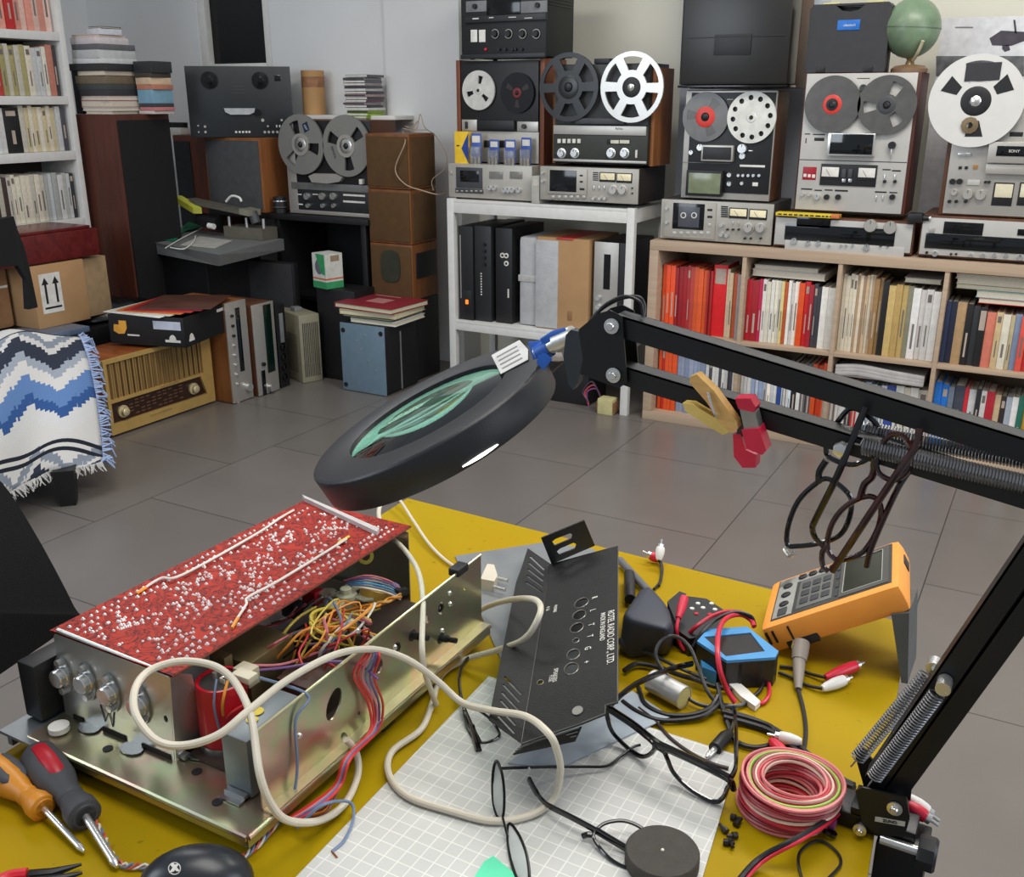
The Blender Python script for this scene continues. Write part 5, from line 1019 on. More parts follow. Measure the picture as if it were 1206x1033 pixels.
# ================================================================ WORKBENCH TABLE
def yellow_top():
    m, N, L, b = bare('yellow_laminate', col=(186,160,30), rough=.5, spec=.1, var=.05, scale=6)
    tc = N.new('ShaderNodeTexCoord'); vo = N.new('ShaderNodeTexVoronoi'); vo.inputs['Scale'].default_value = 38; L.new(tc.outputs['Object'], vo.inputs['Vector'])
    n2 = N.new('ShaderNodeTexNoise'); n2.inputs['Scale'].default_value = 90; n2.inputs['Detail'].default_value = 5; L.new(tc.outputs['Object'], n2.inputs['Vector'])
    cr = N.new('ShaderNodeValToRGB'); cr.color_ramp.elements[0].position = .27; cr.color_ramp.elements[1].position = .31; cr.color_ramp.elements[0].color = lin((140,118,10))+(1,); cr.color_ramp.elements[1].color = lin((172,142,6))+(1,)
    L.new(n2.outputs['Fac'], cr.inputs[0])
    n3 = N.new('ShaderNodeTexNoise'); n3.inputs['Scale'].default_value = 4; n3.inputs['Detail'].default_value = 5; L.new(tc.outputs['Object'], n3.inputs['Vector'])
    mx = N.new('ShaderNodeMix'); mx.data_type = 'RGBA'; mx.blend_type = 'MULTIPLY'; mx.inputs['Factor'].default_value = .22; L.new(cr.outputs[0], mx.inputs[6]); L.new(n3.outputs['Color'], mx.inputs[7]); L.new(mx.outputs[2], b.inputs['Base Color'])
    return m
TP = [(.688, -2.725), (1.395, -2.757), (1.467, -3.75), (.727, -3.75)]
tb = thing('table', 'yellow-topped work table covered with electronics in the foreground', 'table', (1.06, -3.2, 0))
MB().prism([(x, y, .726) for x, y in TP], (0, 0, .024)).make('table_top', yellow_top(), tb, world=True)
b = MB(); b.prism([(.74, -2.79, .67), (1.345, -2.81, .67), (1.345, -2.83, .67), (.74, -2.81, .67)], (0, 0, .055)); b.prism([(1.345, -2.81, .67), (1.40, -3.7, .67), (1.38, -3.7, .67), (1.325, -2.83, .67)], (0, 0, .055)); b.prism([(.74, -2.79, .67), (.77, -3.7, .67), (.79, -3.7, .67), (.76, -2.81, .67)], (0, 0, .055))
b.make('apron', BLKM, tb, world=True)
for x, y in ((.755, -2.81), (1.335, -2.83), (1.385, -3.69), (.785, -3.69)): MB().box(x-.018, x+.018, y-.018, y+.018, 0, .725, .003).make('leg', BLKM, tb, world=True)
# white gridded cutting mat
def mat_grid():
    m, N, L, b = bare('gridded_mat', col=(200,200,194), rough=.45)
    tc = N.new('ShaderNodeTexCoord'); br = N.new('ShaderNodeTexBrick'); br.offset = 0; br.inputs['Scale'].default_value = 1; br.inputs['Brick Width'].default_value = .0127; br.inputs['Row Height'].default_value = .0127
    br.inputs['Mortar Size'].default_value = .0006; br.inputs['Mortar Smooth'].default_value = .3
    br.inputs['Color1'].default_value = lin((198,199,195))+(1,); br.inputs['Color2'].default_value = lin((201,202,198))+(1,); br.inputs['Mortar'].default_value = lin((226,226,220))+(1,); L.new(tc.outputs['Object'], br.inputs['Vector'])
    n3 = N.new('ShaderNodeTexNoise'); n3.inputs['Scale'].default_value = 9; n3.inputs['Detail'].default_value = 6; L.new(tc.outputs['Object'], n3.inputs['Vector'])
    mr = N.new('ShaderNodeMapRange'); mr.inputs[1].default_value = .3; mr.inputs[2].default_value = .7; mr.inputs[3].default_value = .84; mr.inputs[4].default_value = 1.03; L.new(n3.outputs['Fac'], mr.inputs[0])
    vm = N.new('ShaderNodeVectorMath'); vm.operation = 'SCALE'; L.new(br.outputs['Color'], vm.inputs[0]); L.new(mr.outputs[0], vm.inputs['Scale']); L.new(vm.outputs[0], b.inputs['Base Color']); return m
cmat = MB().prism([(1.047, -3.40, .7502), (1.036, -3.082, .7502), (1.297, -3.084, .7502), (1.325, -3.31, .7502), (1.33, -3.41, .7502)], (0, 0, .0022)).make('cutting_mat', mat_grid(), smooth=False)
tag(cmat, 'translucent white cutting mat with a fine grid on the yellow table', 'mat')
o = MB().prism([T(536, 656, .0004), T(640, 640, .0004), T(700, 648, .0004), T(715, 700, .0004), T(700, 800, .0004), T(600, 800, .0004), T(575, 745, .0004)], (0, 0, .0016)).make('grey_bag', M('grey_antistatic', (128,132,134), .35, .15, .2, 9, bump=.4, bscale=30), smooth=False); tag(o, 'grey antistatic bag lying under the black perforated cover', 'bag')
o = MB().prism([T(598, 900, .0030), T(660, 905, .0030), T(745, 865, .0030), T(790, 845, .0030), T(745, 815, .0030), T(640, 870, .0030)], (0, 0, .0012)).make('plastic_sleeve', M('blue_grey_film', (170,180,190), .2, 0, .2, 12), smooth=False); tag(o, 'crumpled bluish plastic sleeve on the mat under the black cover end', 'sleeve')
o = MB().prism([T(555, 1040, .0028), T(570, 1016, .0028), T(581, 1009, .0028), T(606, 1030, .0028), T(612, 1045, .0028)], (0, 0, .001)).make('sticky_note', M('mint_green', (86,214,168), .5, 0, .1, 30), smooth=False); tag(o, 'mint green scrap on the cutting mat at the bottom edge', 'note')

# ================================================================ OPENED AMPLIFIER CHASSIS
def gold_zinc():
    m, N, L, b = bare('yellow_zinc_plate', col=(176,166,128), rough=.28, metal=.9)
    tc = N.new('ShaderNodeTexCoord'); nz = N.new('ShaderNodeTexNoise'); nz.inputs['Scale'].default_value = 14; nz.inputs['Detail'].default_value = 3; L.new(tc.outputs['Object'], nz.inputs['Vector'])
    cr = N.new('ShaderNodeValToRGB'); e = cr.color_ramp.elements; e[0].position = .3; e[0].color = lin((196,188,146))+(1,); e[1].position = .72; e[1].color = lin((170,170,150))+(1,)
    for p, c in ((.42, (186,186,150)), (.52, (196,168,150)), (.6, (176,182,144))): k = e.new(p); k.color = lin(c)+(1,)
    L.new(nz.outputs['Fac'], cr.inputs[0]); L.new(cr.outputs[0], b.inputs['Base Color']); return m
GZ = gold_zinc(); ALP = M('aluminium_plate', (198,198,192), .32, .85, .06, 20)
ch = thing('amplifier_chassis', 'opened amplifier chassis with red circuit board and tangled wires on the table', 'amplifier', (.87, -3.2, .75)); CH = lambda b, n, m, **k: b.make(n, m, ch, world=True, **k)
b = MB(); b.box(.742, 1.002, -3.392, -3.022, .772, .774); b.sweep([(.742, -3.392, .771), (1.002, -3.392, .771)], .0032, 10); b.sweep([(1.002, -3.392, .771), (1.002, -3.022, .771)], .0028, 10); b.box(.742, 1.002, -3.393, -3.3915, .762, .773); b.box(1.0015, 1.003, -3.393, -3.022, .762, .773)
CH(b, 'base_tray', GZ)
for x, y in ((.775, -3.365), (.965, -3.36), (.97, -3.06), (.775, -3.05), (1.0, -3.2)): CH(MB().lathe([(.011, .7505), (.013, .756), (.013, .772)], (x, y, 0), (0, 0, 1), 16) if x < 1 else MB().box(.985, .997, -3.21, -3.19, .7505, .7715, .002), 'foot', BLK)
CH(MB().box(.795, .815, -3.40+.012, -3.37, .752, .771, .002), 'bracket', BLK)
for u, v in ((127, 882), (232, 909), (256, 945)):
    p = onz(u, v, .7742); CH(MB().cyl(p, p+Vector((0, 0, .0006)), .0045, seg=14), 'tray_hole', BLK)
for u, v in ((232, 888), (105, 857), (155, 882)):
    p = onz(u, v, .775); CH(MB().prism([p+Vector((.012*cos(a), .008*sin(a), 0)) for a in [2*pi*k/14 for k in range(14)]], (0, 0, .001)), 'mounting_tab', STEEL)
# transistor bracket at the near end, with side cheek
y0 = -3.355
out = [(.744, y0, .774), (.884, y0, .774), (.8905, y0, .86), (.752, y0, .864), (.746, y0, .856)]
CH(MB().ring(out, [[(.880+.0025*cos(a), y0, .815+.0035*sin(a)) for a in [2*pi*k/12 for k in range(12)]]], (0, .0018, 0)), 'heat_sink_bracket', ALP)
b = MB(); b.sweep([(.752, y0+.0012, .8635), (.892, y0+.0012, .860)], .0022, 10); b.prism([(.8845, y0, .774), (.8905, y0, .86), (.8905, y0+.006, .86), (.9005, y0+.014, .857), (.884, y0+.036, .774)], (.0016, 0, 0)); CH(b, 'bracket_cheek', ALP)
for x0_, x1_ in ((.756, .770), (.795, .825), (.845, .880)): CH(MB().box(x0_, x1_, y0-.0009, y0+.0002, .7735, .7785), 'bracket_slot', M('dark_slot', (30,26,22), .8))
for k, (u, v) in enumerate(((76, 795), (104, 802), (132, 815), (167, 829))):
    p = ony(u, v, y0); t_ = CH(MB().prism([p+Vector((q[0]*1.25, -.0022, q[1]*1.25)) for q in [(.0, .0155), (.004, .014), (.0085, .006), (.0085, -.006), (.004, -.014), (0, -.0155), (-.004, -.014), (-.0085, -.006), (-.0085, .006), (-.004, .014)]], (0, .002, 0)), 'power_transistor', STEEL)
    MB().lathe([(0, 0), (.0095, 0), (.0095, .0015), (.0085, .002), (.0085, .007), (.0075, .008), (0, .008)], p+Vector((0, -.0022, 0))-ch.location, (0, -1, 0), 24).make('can', CHR, t_)
    for s_ in (-1, 1): MB().cyl(p+Vector((0, -.0062, s_*.0145))-ch.location, p+Vector((0, -.0022, s_*.0145))-ch.location, .0034, seg=8).make('screw', CHR, t_)
b = MB(); P_ = [ony(u, v, y0-.0006) for u, v in ((118, 830), (124, 850), (128, 838), (133, 856), (134, 838))]; b.sweep(P_, .0005, 5); CH(b, 'pencil_mark', M('graphite', (70,66,60), .6))
# black terminal box and plastic foot at the far left end
CH(MB().box(.716, .739, -3.375, -3.325, .776, .833, .002), 'terminal_box', BLK); b = MB(); b.box(.712, .760, -3.40, -3.32, .7705, .7735); b.box(.716, .722, -3.396, -3.33, .758, .772); CH(b, 'side_bracket', M('zinc_blue', (150,156,160), .35, .8))
p = onz(70, 860, .776); CH(MB().lathe([(0, 0), (.009, 0), (.009, .005), (.004, .006), (0, .005)], p, (0, 0, 1), 20), 'white_foot', WHT)
# red circuit board
PX0, PX1, PY0, PY1, PZ = .744, .896, -3.356, -3.012, .8625
def pcb():
    m, N, L, b = bare('red_circuit_board', col=(150,30,20), rough=.5, spec=.25)
    tc = N.new('ShaderNodeTexCoord'); n = N.new('ShaderNodeTexNoise'); n.inputs['Scale'].default_value = 46; n.inputs['Detail'].default_value = 1.2; n.inputs['Distortion'].default_value = 2.2; L.new(tc.outputs['Object'], n.inputs['Vector'])
    cr = N.new('ShaderNodeValToRGB'); e = cr.color_ramp.elements; e[0].position = .40; e[0].color = lin((168,40,20))+(1,); e[1].position = .60; e[1].color = lin((160,42,24))+(1,)
    for p, c in ((.44, (84,12,10)), (.465, (92,14,12)), (.48, (160,36,18)), (.53, (156,34,18)), (.545, (88,12,10)), (.57, (92,14,12))): k = e.new(p); k.color = lin(c)+(1,)
    L.new(n.outputs['Fac'], cr.inputs[0]); L.new(cr.outputs[0], b.inputs['Base Color']); return m
CH(MB().box(PX0, PX1, PY0, PY1, PZ-.0016, PZ), 'circuit_board', pcb())
CH(MB().box(PX0-.0008, PX1+.0008, PY0, PY1, PZ-.0018, PZ-.0004), 'board_edge', M('phenolic_brown', (120,60,40), .5))
rn = random.Random(5); SOL = M('solder', (226,214,212), .35, .6); b = MB(); pts = []
def joint(x, y, s=1.0):
    b.lathe([(.0024*s, 0), (.0015*s, .0011*s), (.0006*s, .0022*s), (0, .0024*s)], (x, y, PZ), (0, 0, 1), 6)
for k in range(42):
    for xx in (PX0+.010, PX1-.012, PX1-.021, PX0+.020): 
        if rn.random() < .8: joint(xx+rn.uniform(-.001, .001), PY0+.012+k*(PY1-PY0-.03)/41, rn.uniform(.7, 1))
for k in range(700):
    x, y = rn.uniform(PX0+.026, PX1-.028), rn.uniform(PY0+.012, PY1-.018)
    if sin(x*90)*sin(y*60)+rn.random() > .25: joint(x, y, rn.uniform(.5, .95))
o = CH(b, 'solder_joint', SOL); o['kind'] = 'stuff'
def onP(u, v, h=0): return onz(u, v, PZ+h)
WW = M('white_wire', (222,214,204), .4); OW = M('orange_wire', (232,150,50), .4); YW = M('yellow_wire', (220,196,80), .4); RW_ = M('red_wire', (206,50,48), .4); BW = M('grey_blue_wire', (110,128,156), .4); PW = M('pink_wire', (206,120,130), .4); VW = M('violet_wire', (120,84,140), .4); KW = M('black_wire', (22,22,24), .4); BRW = M('brown_wire', (120,64,40), .4)
def wire(pts, mat, r=.0011, name='wire', par=None): return (MB().tube(pts, r, 6)).make(name, mat, par or ch, world=True)
wire([onP(170, 693, .001), onP(190, 681, .003), onP(215, 677, .003), onP(300, 630, .003), onP(330, 610, .003), onP(346, 601, .001)], WW, .0013); wire([onP(161, 699, .001), onP(172, 692, .002)], OW, .0017, 'wire_end')
wire([onP(279, 729, .001), onP(290, 712, .003), onP(293, 703, .003), onP(330, 683, .003), onP(400, 640, .003), onP(408, 635, .002)], WW, .0013); wire([onP(273, 740, .001), onP(280, 728, .002)], OW, .0017, 'wire_end'); wire([onP(398, 640, .003), onP(411, 632, .001)], YW, .0015, 'wire_end')
b = MB(); b.prism([onP(356, 587, .0), onP(447, 627, .0), onP(444, 631, .0), onP(359, 591, 0)], (0, 0, .005)); CH(b, 'white_bar', M('frosted_strip', (190,186,184), .35), smooth=False)
# far bracket and struts carrying the board
CH(MB().box(.752, .90, -3.024, -3.0225, .774, .860), 'rear_bracket', GZ)
for y in (-3.30, -3.2, -3.1): CH(MB().cyl((.757, y, .774), (.757, y, .8605), .004, seg=10), 'stand_off', BLK)
CH(MB().box(.76, .985, -3.345, -3.03, .7745, .779), 'inner_board', M('dark_brown_board', (54,38,28), .6, 0, .3, 60))
# long side wall with cut-outs
WX = .993
def onW(u, v): return onx(240+u/3.331, 570+v/3.331, WX)
def oval(u, v, ru, rv, lean=0, n=16):
    c = onW(u, v); e1 = (onW(u+ru, v)-c); e2 = (onW(u+lean, v-rv)-c); return [c+e1*cos(2*pi*k/n)+e2*sin(2*pi*k/n) for k in range(n)]
holes = [oval(505, 862, 25, 66, 18), oval(545, 990, 13, 18), oval(752, 642, 14, 25, 4), oval(680, 712, 16, 32, 5), oval(604, 900, 5, 11), oval(926, 486, 11, 26, 4), oval(870, 530, 8, 16), oval(1018, 410, 4, 7), oval(960, 428, 5, 7)]
out = [(WX, -3.366, .774), (WX, -3.026, .774), (WX, -3.026, .855), (WX, -3.14, .853), (WX, -3.366, .848)]
CH(MB().ring(out, holes, (.0016, 0, 0)), 'side_wall', GZ)
b = MB(); b.sweep([(WX+.001, -3.366, .8485), (WX+.001, -3.14, .8535), (WX+.001, -3.026, .8555)], .0013, 8); b.box(WX, WX+.012, -3.366, -3.026, .7742, .7758); CH(b, 'wall_edge', M('pale_gold_edge', (206,200,164), .3, .8))
for u, v in ((812, 592), (925, 603)):
    p = onW(u, v); CH(MB().lathe([(.006, 0), (.006, .002), (.0038, .0025), (.0038, .010), (.0028, .010), (.0028, .020), (0, .020)], p, (1, 0, .1), 14, close=False), 'control_shaft', BLK); 
for u, v in ((960, 428), (962, 470), (930, 574), (600, 575), (370, 985), (745, 640)): p = onW(u, v); CH(MB().lathe([(0, 0), (.0028, 0), (.002, .0015), (0, .0018)], p+Vector((.0016, 0, 0)), (1, 0, 0), 10), 'rivet', CHR)
for q_ in ((752, 642), (926, 486)): CH(MB().lathe([(.0045, 0), (.0045, .003), (.002, .003)], onW(*q_)-Vector((.002, 0, 0)), (1, 0, 0), 14, close=False), 'socket', BLKG)
p = onW(1010, 340); CH(MB().box(p.x-.008, p.x+.004, p.y-.012, p.y+.008, p.z-.002, p.z+.006, .001), 'clip', BLK)
CH(MB().box(.955, WX, -3.135, -3.03, .8, .8016), 'top_shelf', GZ)
# power box, red capacitor, transformer, drum and other innards
GB = M('grey_blue_tin', (122,130,134), .4, .5, .06)
CH(MB().box(.949, .977, -3.360, -3.290, .775, .829, .0015), 'power_box', GB)
p = onz(302, 838, .8295); CH(MB().lathe([(0, 0), (.0062, 0), (.0062, .0005), (0, .0006)], p, (0, 0, 1), 16), 'yellow_spot', M('yellow_paint_spot', (214,190,60), .5)); CH(MB().lathe([(0, 0), (.005, 0), (.005, .0005), (0, .0006)], onz(297, 848, .8295), (0, 0, 1), 16), 'yellow_spot', MC['yellow_paint_spot'])
b = MB(); b.box(.952, .974, -3.3655, -3.3605, .7745, .779); b.box(.952, .974, -3.372, -3.360, .7745, .776); CH(b, 'box_foot', STEEL)
t_ = CH(MB().lathe([(0, 0), (.021, 0), (.0215, .002), (.0215, .056), (.0205, .06), (.018, .06), (.018, .0575), (0, .0575)], (.909, -3.318, .782), (0, 0, 1), 36), 'filter_capacitor', M('red_sleeve', (190,24,40), .3))
MB().cyl(Vector((.909, -3.318, .839))-ch.location, Vector((.909, -3.318, .8402))-ch.location, .0175, seg=28).make('end_disc', M('dark_phenolic', (46,42,40), .6), t_)
for dx in (-.006, .006): MB().cyl(Vector((.909+dx, -3.318, .840))-ch.location, Vector((.909+dx, -3.318, .847))-ch.location, .002, seg=8).make('terminal', CHR, t_)
b = MB(); b.lathe([(.0218, 0), (.0225, 0), (.0225, .010), (.0218, .010)], (.909, -3.318, .776), (0, 0, 1), 32, close=False); b.box(.885, .893, -3.352, -3.335, .775, .779, .001); CH(b, 'clamp_ring', STEEL)
CH(MB().box(.918, .956, -3.262, -3.205, .776, .815, .002), 'transformer', M('brown_transformer', (70,44,34), .5, 0, .2)); CH(MB().box(.914, .960, -3.25, -3.217, .776, .812, .001), 'transformer_core', M('core_steel', (92,84,74), .4, .6))
CH(MB().box(.85, .90, -3.275, -3.215, .785, .83, .002), 'shield_plate', M('gold_shield', (150,134,96), .4, .7)); CH(MB().box(.87, .886, -3.29, -3.28, .8, .84, .001), 'shield_plate', M('gold_shield')); CH(MB().box(.875, .905, -3.20, -3.17, .79, .815, .004), 'relay', BLK)
for u, v, h, c in ((380, 772, .05, (150,146,140)), (385, 790, .045, (120,116,112)), (290, 790, .09, (196,186,160)), (330, 755, .06, (206,200,186)), (368, 698, .075, (180,30,44)), (344, 712, .07, (30,32,36))):
    p = T(u, v, h); CH(MB().box(p.x-.009, p.x+.009, p.y-.007, p.y+.007, p.z-.012, p.z+.004, .0012), 'component', M('component_%d_%d_%d' % c, c, .4))
p = T(288, 795, .095); b = MB(); b.box(p.x-.010, p.x+.010, p.y-.006, p.y+.006, p.z-.004, p.z+.002, .001); b.box(p.x-.016, p.x-.010, p.y-.014, p.y-.004, p.z-.008, p.z, .001); CH(b, 'white_connector', M('ivory_nylon', (214,206,180), .4))
c = T(408, 703, .075); FW_ = M('frosted_white_plastic', (196,194,172), .35); b = MB()
for k, a in enumerate((.4, 1.9, 3.3, 4.9)): b.prism([c+Vector((r*cos(a+s_)*.030, r*sin(a+s_)*.030, 0)) for r, s_ in ((.3, -.3), (.75, -.42), (1, -.2), (1, .2), (.75, .42), (.3, .3))], (0, 0, .002))
b.lathe([(0, -.02), (.011, -.02), (.011, .004), (.006, .005), (.006, .010), (0, .010)], c, (0, 0, 1), 20); CH(b, 'dial_drum', FW_)
b = MB(); c2 = T(440, 703, .07); b.lathe([(.006, 0), (.016, 0), (.016, .014), (.006, .014)], c2, (.3, .2, 1), 24, close=False); CH(b, 'coil', M('yellow_coil', (196,164,80), .4)); p = T(460, 697, .07); CH(MB().cyl(p-Vector((0, .008, 0)), p+Vector((0, .008, 0)), .008, seg=14), 'blue_capacitor', M('blue_sleeve', (40,104,160), .35))
b = MB(); c3 = T(430, 655, .085); b.lathe([(.005, 0), (.009, .0), (.009, .005), (.005, .005)], c3, (.6, -.6, .4), 20, close=False); CH(b, 'yellow_toroid', M('yellow_toroid', (206,190,70), .4))
for k, m in enumerate((PW, VW, BW, M('cyan_wire', (80,150,200), .4), BW, WW)): wire([T(405+2*k, 684+1.5*k, .085), T(432, 678+3*k, .09), T(458, 684+3*k, .08), T(472, 694+2.5*k, .074)], m)
wire([T(466, 700, .075), T(478, 698, .072)], KW, .006, 'heat_shrink')
for ph in (0, pi): wire([T(372+i*5.3, 741-i*2.1+2.0*sin(i*1.25+ph), .078+.0015*cos(i*1.25+ph)) for i in range(20)], OW if ph else M('pale_orange_wire', (226,168,96), .4), .0014)
rn = random.Random(11)
def rwire(P, m, r=.0010): wire([T(*p) for p in P], m, r)
rwire([(255, 800, .10), (252, 830, .085), (258, 858, .06)], BW); rwire([(268, 802, .10), (262, 830, .085), (265, 855, .05)], OW, .0013); rwire([(288, 830, .08), (270, 842, .07), (260, 860, .05)], RW_, .0013)
rwire([(300, 790, .085), (340, 786, .08), (380, 780, .085), (420, 782, .09), (445, 800, .085)], VW, .0013); rwire([(282, 783, .085), (330, 783, .075), (370, 770, .07), (395, 762, .07)], PW, .0013); rwire([(315, 775, .06), (335, 745, .08), (352, 727, .085), (372, 715, .08)], YW, .0015); rwire([(318, 786, .055), (338, 762, .08), (360, 742, .09), (400, 738, .085)], OW, .0013)
rwire([(368, 735, .08), (372, 720, .085), (366, 735, .09), (385, 748, .085), (410, 752, .08), (415, 775, .06)], YW, .0017); rwire([(360, 790, .07), (352, 770, .08), (362, 750, .085), (360, 735, .08)], RW_, .0012); rwire([(345, 800, .06), (358, 815, .045), (360, 825, .02)], RW_, .0016); rwire([(390, 800, .06), (398, 790, .07), (385, 780, .08)], RW_, .0014)
for k in range(9): rwire([(290+8*k+rn.uniform(-6, 6), 772+rn.uniform(-12, 16), .06), (320+9*k, 752+rn.uniform(-10, 10), .082+rn.uniform(-.01, .01)), (350+9*k+rn.uniform(-10, 10), 742+rn.uniform(-8, 20), .06)], [RW_, PW, YW, BRW, BW, KW, OW, VW, RW_][k], .0010)
for k in range(16): rwire([(352+rn.uniform(-20, 70), 770+rn.uniform(-30, 25), .06), (372+rn.uniform(-10, 50), 742+rn.uniform(-20, 20), .088+rn.uniform(-.01, .012)), (392+rn.uniform(-10, 50), 722+rn.uniform(-20, 20), .085), (412+rn.uniform(-40, 40), 745+rn.uniform(-30, 25), .06)], [YW, OW, RW_, WW, YW, PW, BW, OW][k % 8], rn.choice([.0010, .0013, .0016]))
for k in range(6): rwire([(300+10*k, 742-4*k, .07), (330+8*k, 735-5*k, .06), (350+10*k, 715-4*k, .08)], [PW, RW_, KW, WW, PW, KW][k], .0009)
for k, (m, d) in enumerate(((YW, 0), (YW, 3), (YW, 6), (BW, 9), (KW, 12))): rwire([(400+d*.6, 722+d*.3, .085), (412+d, 733, .083), (414+d, 748, .07)], m, .0014)
for k, m in enumerate((RW_, RW_, PW, BW, VW, RW_)):
    j = k*3-8; wire([T(425+j, 790-abs(j), .075), T(432+j*.8, 762, .10), T(440+j, 768+k, .105), onW(590+j*3, 740)+Vector((.006+.002*k, 0, 0)), onW(640+j*3, 850)+Vector((.008+.002*(k % 3), 0, 0)), onW(618+j*2, 950)+Vector((.014, 0, 0)), T(410+j*.5, 893, .030+.002*k), T(398+j*.5, 925, .014+.002*k), T(370+j, 950, .010+.003*k), T(340+j, 968, .006+.003*(k % 3))], m, .0012)
wire([onW(330, 800)+Vector((-.03, 0, 0)), onW(395, 840)+Vector((.004, 0, .004)), onW(345, 920)+Vector((.004, 0, 0)), onW(345, 1100)+Vector((.006, 0, 0)), onW(325, 1230)+Vector((.007, 0, 0))], BW, .0013)
wire([T(350, 975, .01), T(380, 948, .03), T(412, 945, .012), T(416, 965, .006), T(405, 990, .004), T(391, 1003, .003)], BW, .0013); wire([T(391, 1003, .003), T(397, 1010, .003)], M('copper', (170,100,60), .3, .9), .0008, 'bare_copper')
for k, m in enumerate((BRW, OW, BRW)): wire([T(355+4*k, 958+3*k, .006), T(385, 950+3*k, .012), T(402, 915+3*k, .02)], m, .0012)
# off-white mains cable looping over the chassis and mat
def tabcable(name, label, P, r, mat, cat='cable', flat=None, seg=10, grp=None):
    o = MB().tube([T(*p) for p in P], r, seg, flat=flat).make(name, mat); return tag(o, label, cat, grp)
tabcable('mains_cable', 'thick off-white mains cable looping over the chassis and across the mat', [(408, 871, .035), (420, 888, .018), (421, 915, .006), (405, 948, .006), (375, 967, .014), (338, 966, .045), (318, 945, .065), (306, 912, .085), (300, 870, .10), (296, 846, .108), (288, 823, .112), (272, 798, .118), (248, 783, .123), (211, 779, .126), (176, 790, .124), (159, 812, .122), (160, 842, .116), (184, 872, .104), (217, 878, .100), (258, 865, .105), (294, 836, .112), (340, 800, .112), (395, 771, .112), (440, 765, .108), (480, 777, .10), (515, 802, .07), (545, 828, .052), (580, 837, .060), (620, 844, .075), (646, 864, .080), (656, 884, .064), (660, 908, .036), (652, 940, .012), (625, 960, .0062), (580, 967, .0062), (530, 955, .0062), (480, 938, .006), (458, 912, .0055), (462, 885, .0048), (495, 860, .0045), (508, 832, .004), (520, 795, .004), (548, 777, .010), (588, 765, .03), (618, 752, .062), (634, 728, .085), (636, 712, .088), (624, 705, .082), (598, 707, .05), (575, 714, .02), (560, 722, .006)], .0031, CREAM)
t = thing('mains_plug', 'off-white two-pin mains plug lying beside the chassis wall', 'plug', tuple(T(580, 688, .010))); a = T(565, 688, .010)-t.location; c = T(582, 684, .010)-t.location
MB().prism([T(566, 694, .002)-t.location, T(582, 697, .002)-t.location, T(586, 690, .002)-t.location, T(582, 677, .002)-t.location, T(574, 676, .002)-t.location], (0, 0, .014)).make('body', CREAM, t)
for (u, v), (u2, v2) in (((583, 680), (598, 684)), ((581, 691), (595, 695))): MB().cyl(T(u, v, .010)-t.location, T(u2, v2, .010)-t.location, .0022, seg=12).make('pin', CHR, t)
tabcable('lamp_cable', 'off-white cable hanging behind the lamp head down over the chassis wall', [(470, 560, .12), (452, 585, .10), (446, 605, .10), (453, 625, .10), (476, 647, .10), (492, 672, .10), (498, 705, .10), (497, 760, .098), (500, 790, .07), (507, 812, .03), (514, 830, .005)], .0027, CREAM)
tabcable('thin_cable', 'thin off-white cable running from the lamp to the grey bag', [(455, 575, .02), (470, 588, .016), (486, 612, .010), (505, 640, .006), (525, 660, .004), (545, 672, .004), (556, 672, .004)], .0020, CREAM)
# sheet-metal cover lying on the mat
cv = thing('metal_cover', 'black perforated metal amplifier cover with printed holes lying across the mat', 'cover', (1.08, -3.03, .78))
A = Vector((1.0, -2.854, .774)); A = T(648, 665, .024); B = T(728, 643, .052); Cn = T(727, 836, .093); D = T(613.6, 876, .06)
nrm = (B-A).cross(D-A).normalized(); nrm = nrm if nrm.z > 0 else -nrm
BCV = M('black_textured_steel', (30,30,31), .55, .2, .2, 80, bump=.5, bscale=700)
def onCv(u, v):
    d = ray(u, v); return CP+d*((A-CP).dot(nrm)/d.dot(nrm))
def zc(u, v, s=0): return onCv(540+u/5.025, (740 if s else 590)+v/5.025)
def ov(u, v, ru, rv, s=0, tilt=.45, n=18): return [zc(u+ru*cos(a)*cos(tilt)-rv*sin(a)*sin(tilt)*-1, v-ru*cos(a)*sin(tilt)+rv*sin(a)*cos(tilt), s) for a in [2*pi*k/n for k in range(n)]]
outl = [onCv(648, 665), onCv(728, 643), onCv(727.5, 827), onCv(713, 831), onCv(712.5, 841), onCv(685, 852), onCv(613.6, 876)]
hl = [ov(728, 605, 45, 24), ov(715, 677, 42, 25), ov(700, 752, 42, 25), ov(695, 828, 20, 13), ov(680, 910, 40, 28), ov(668, 240, 44, 32, 1), ov(484, 322, 20, 13, 1)]
t_ = CH  # (unused alias kept local)
MB().ring(outl, hl, nrm*-.0014).make('top_panel', BCV, cv, world=True)
p = zc(706, 492, 1); MB().prism([v_+nrm*.0006 for v_ in ov(706, 492, 34, 24, 1)], nrm*.0005).make('blank_plug', M('dull_silver', (170,168,160), .4, .6), cv, world=True)
for k, h_ in enumerate(hl): MB().sweep([v_+nrm*.0002 for v_ in h_], .0006, 5, closed=True).make('hole_rim', M('bare_steel_edge', (120,118,112), .35, .7), cv, world=True)
fl = [onCv(648, 665), T(621.6, 646.7, .016), T(607.7, 687.5, .018), T(576, 849.5, .030), onCv(613.6, 876)]
n2 = (fl[1]-fl[0]).cross(fl[4]-fl[0]).normalized()
def onF(u, v):
    d = ray(540+u/5.025, (590 if v < 700 else 590)+v/5.025); return CP+d*((fl[0]-CP).dot(n2)/d.dot(n2))
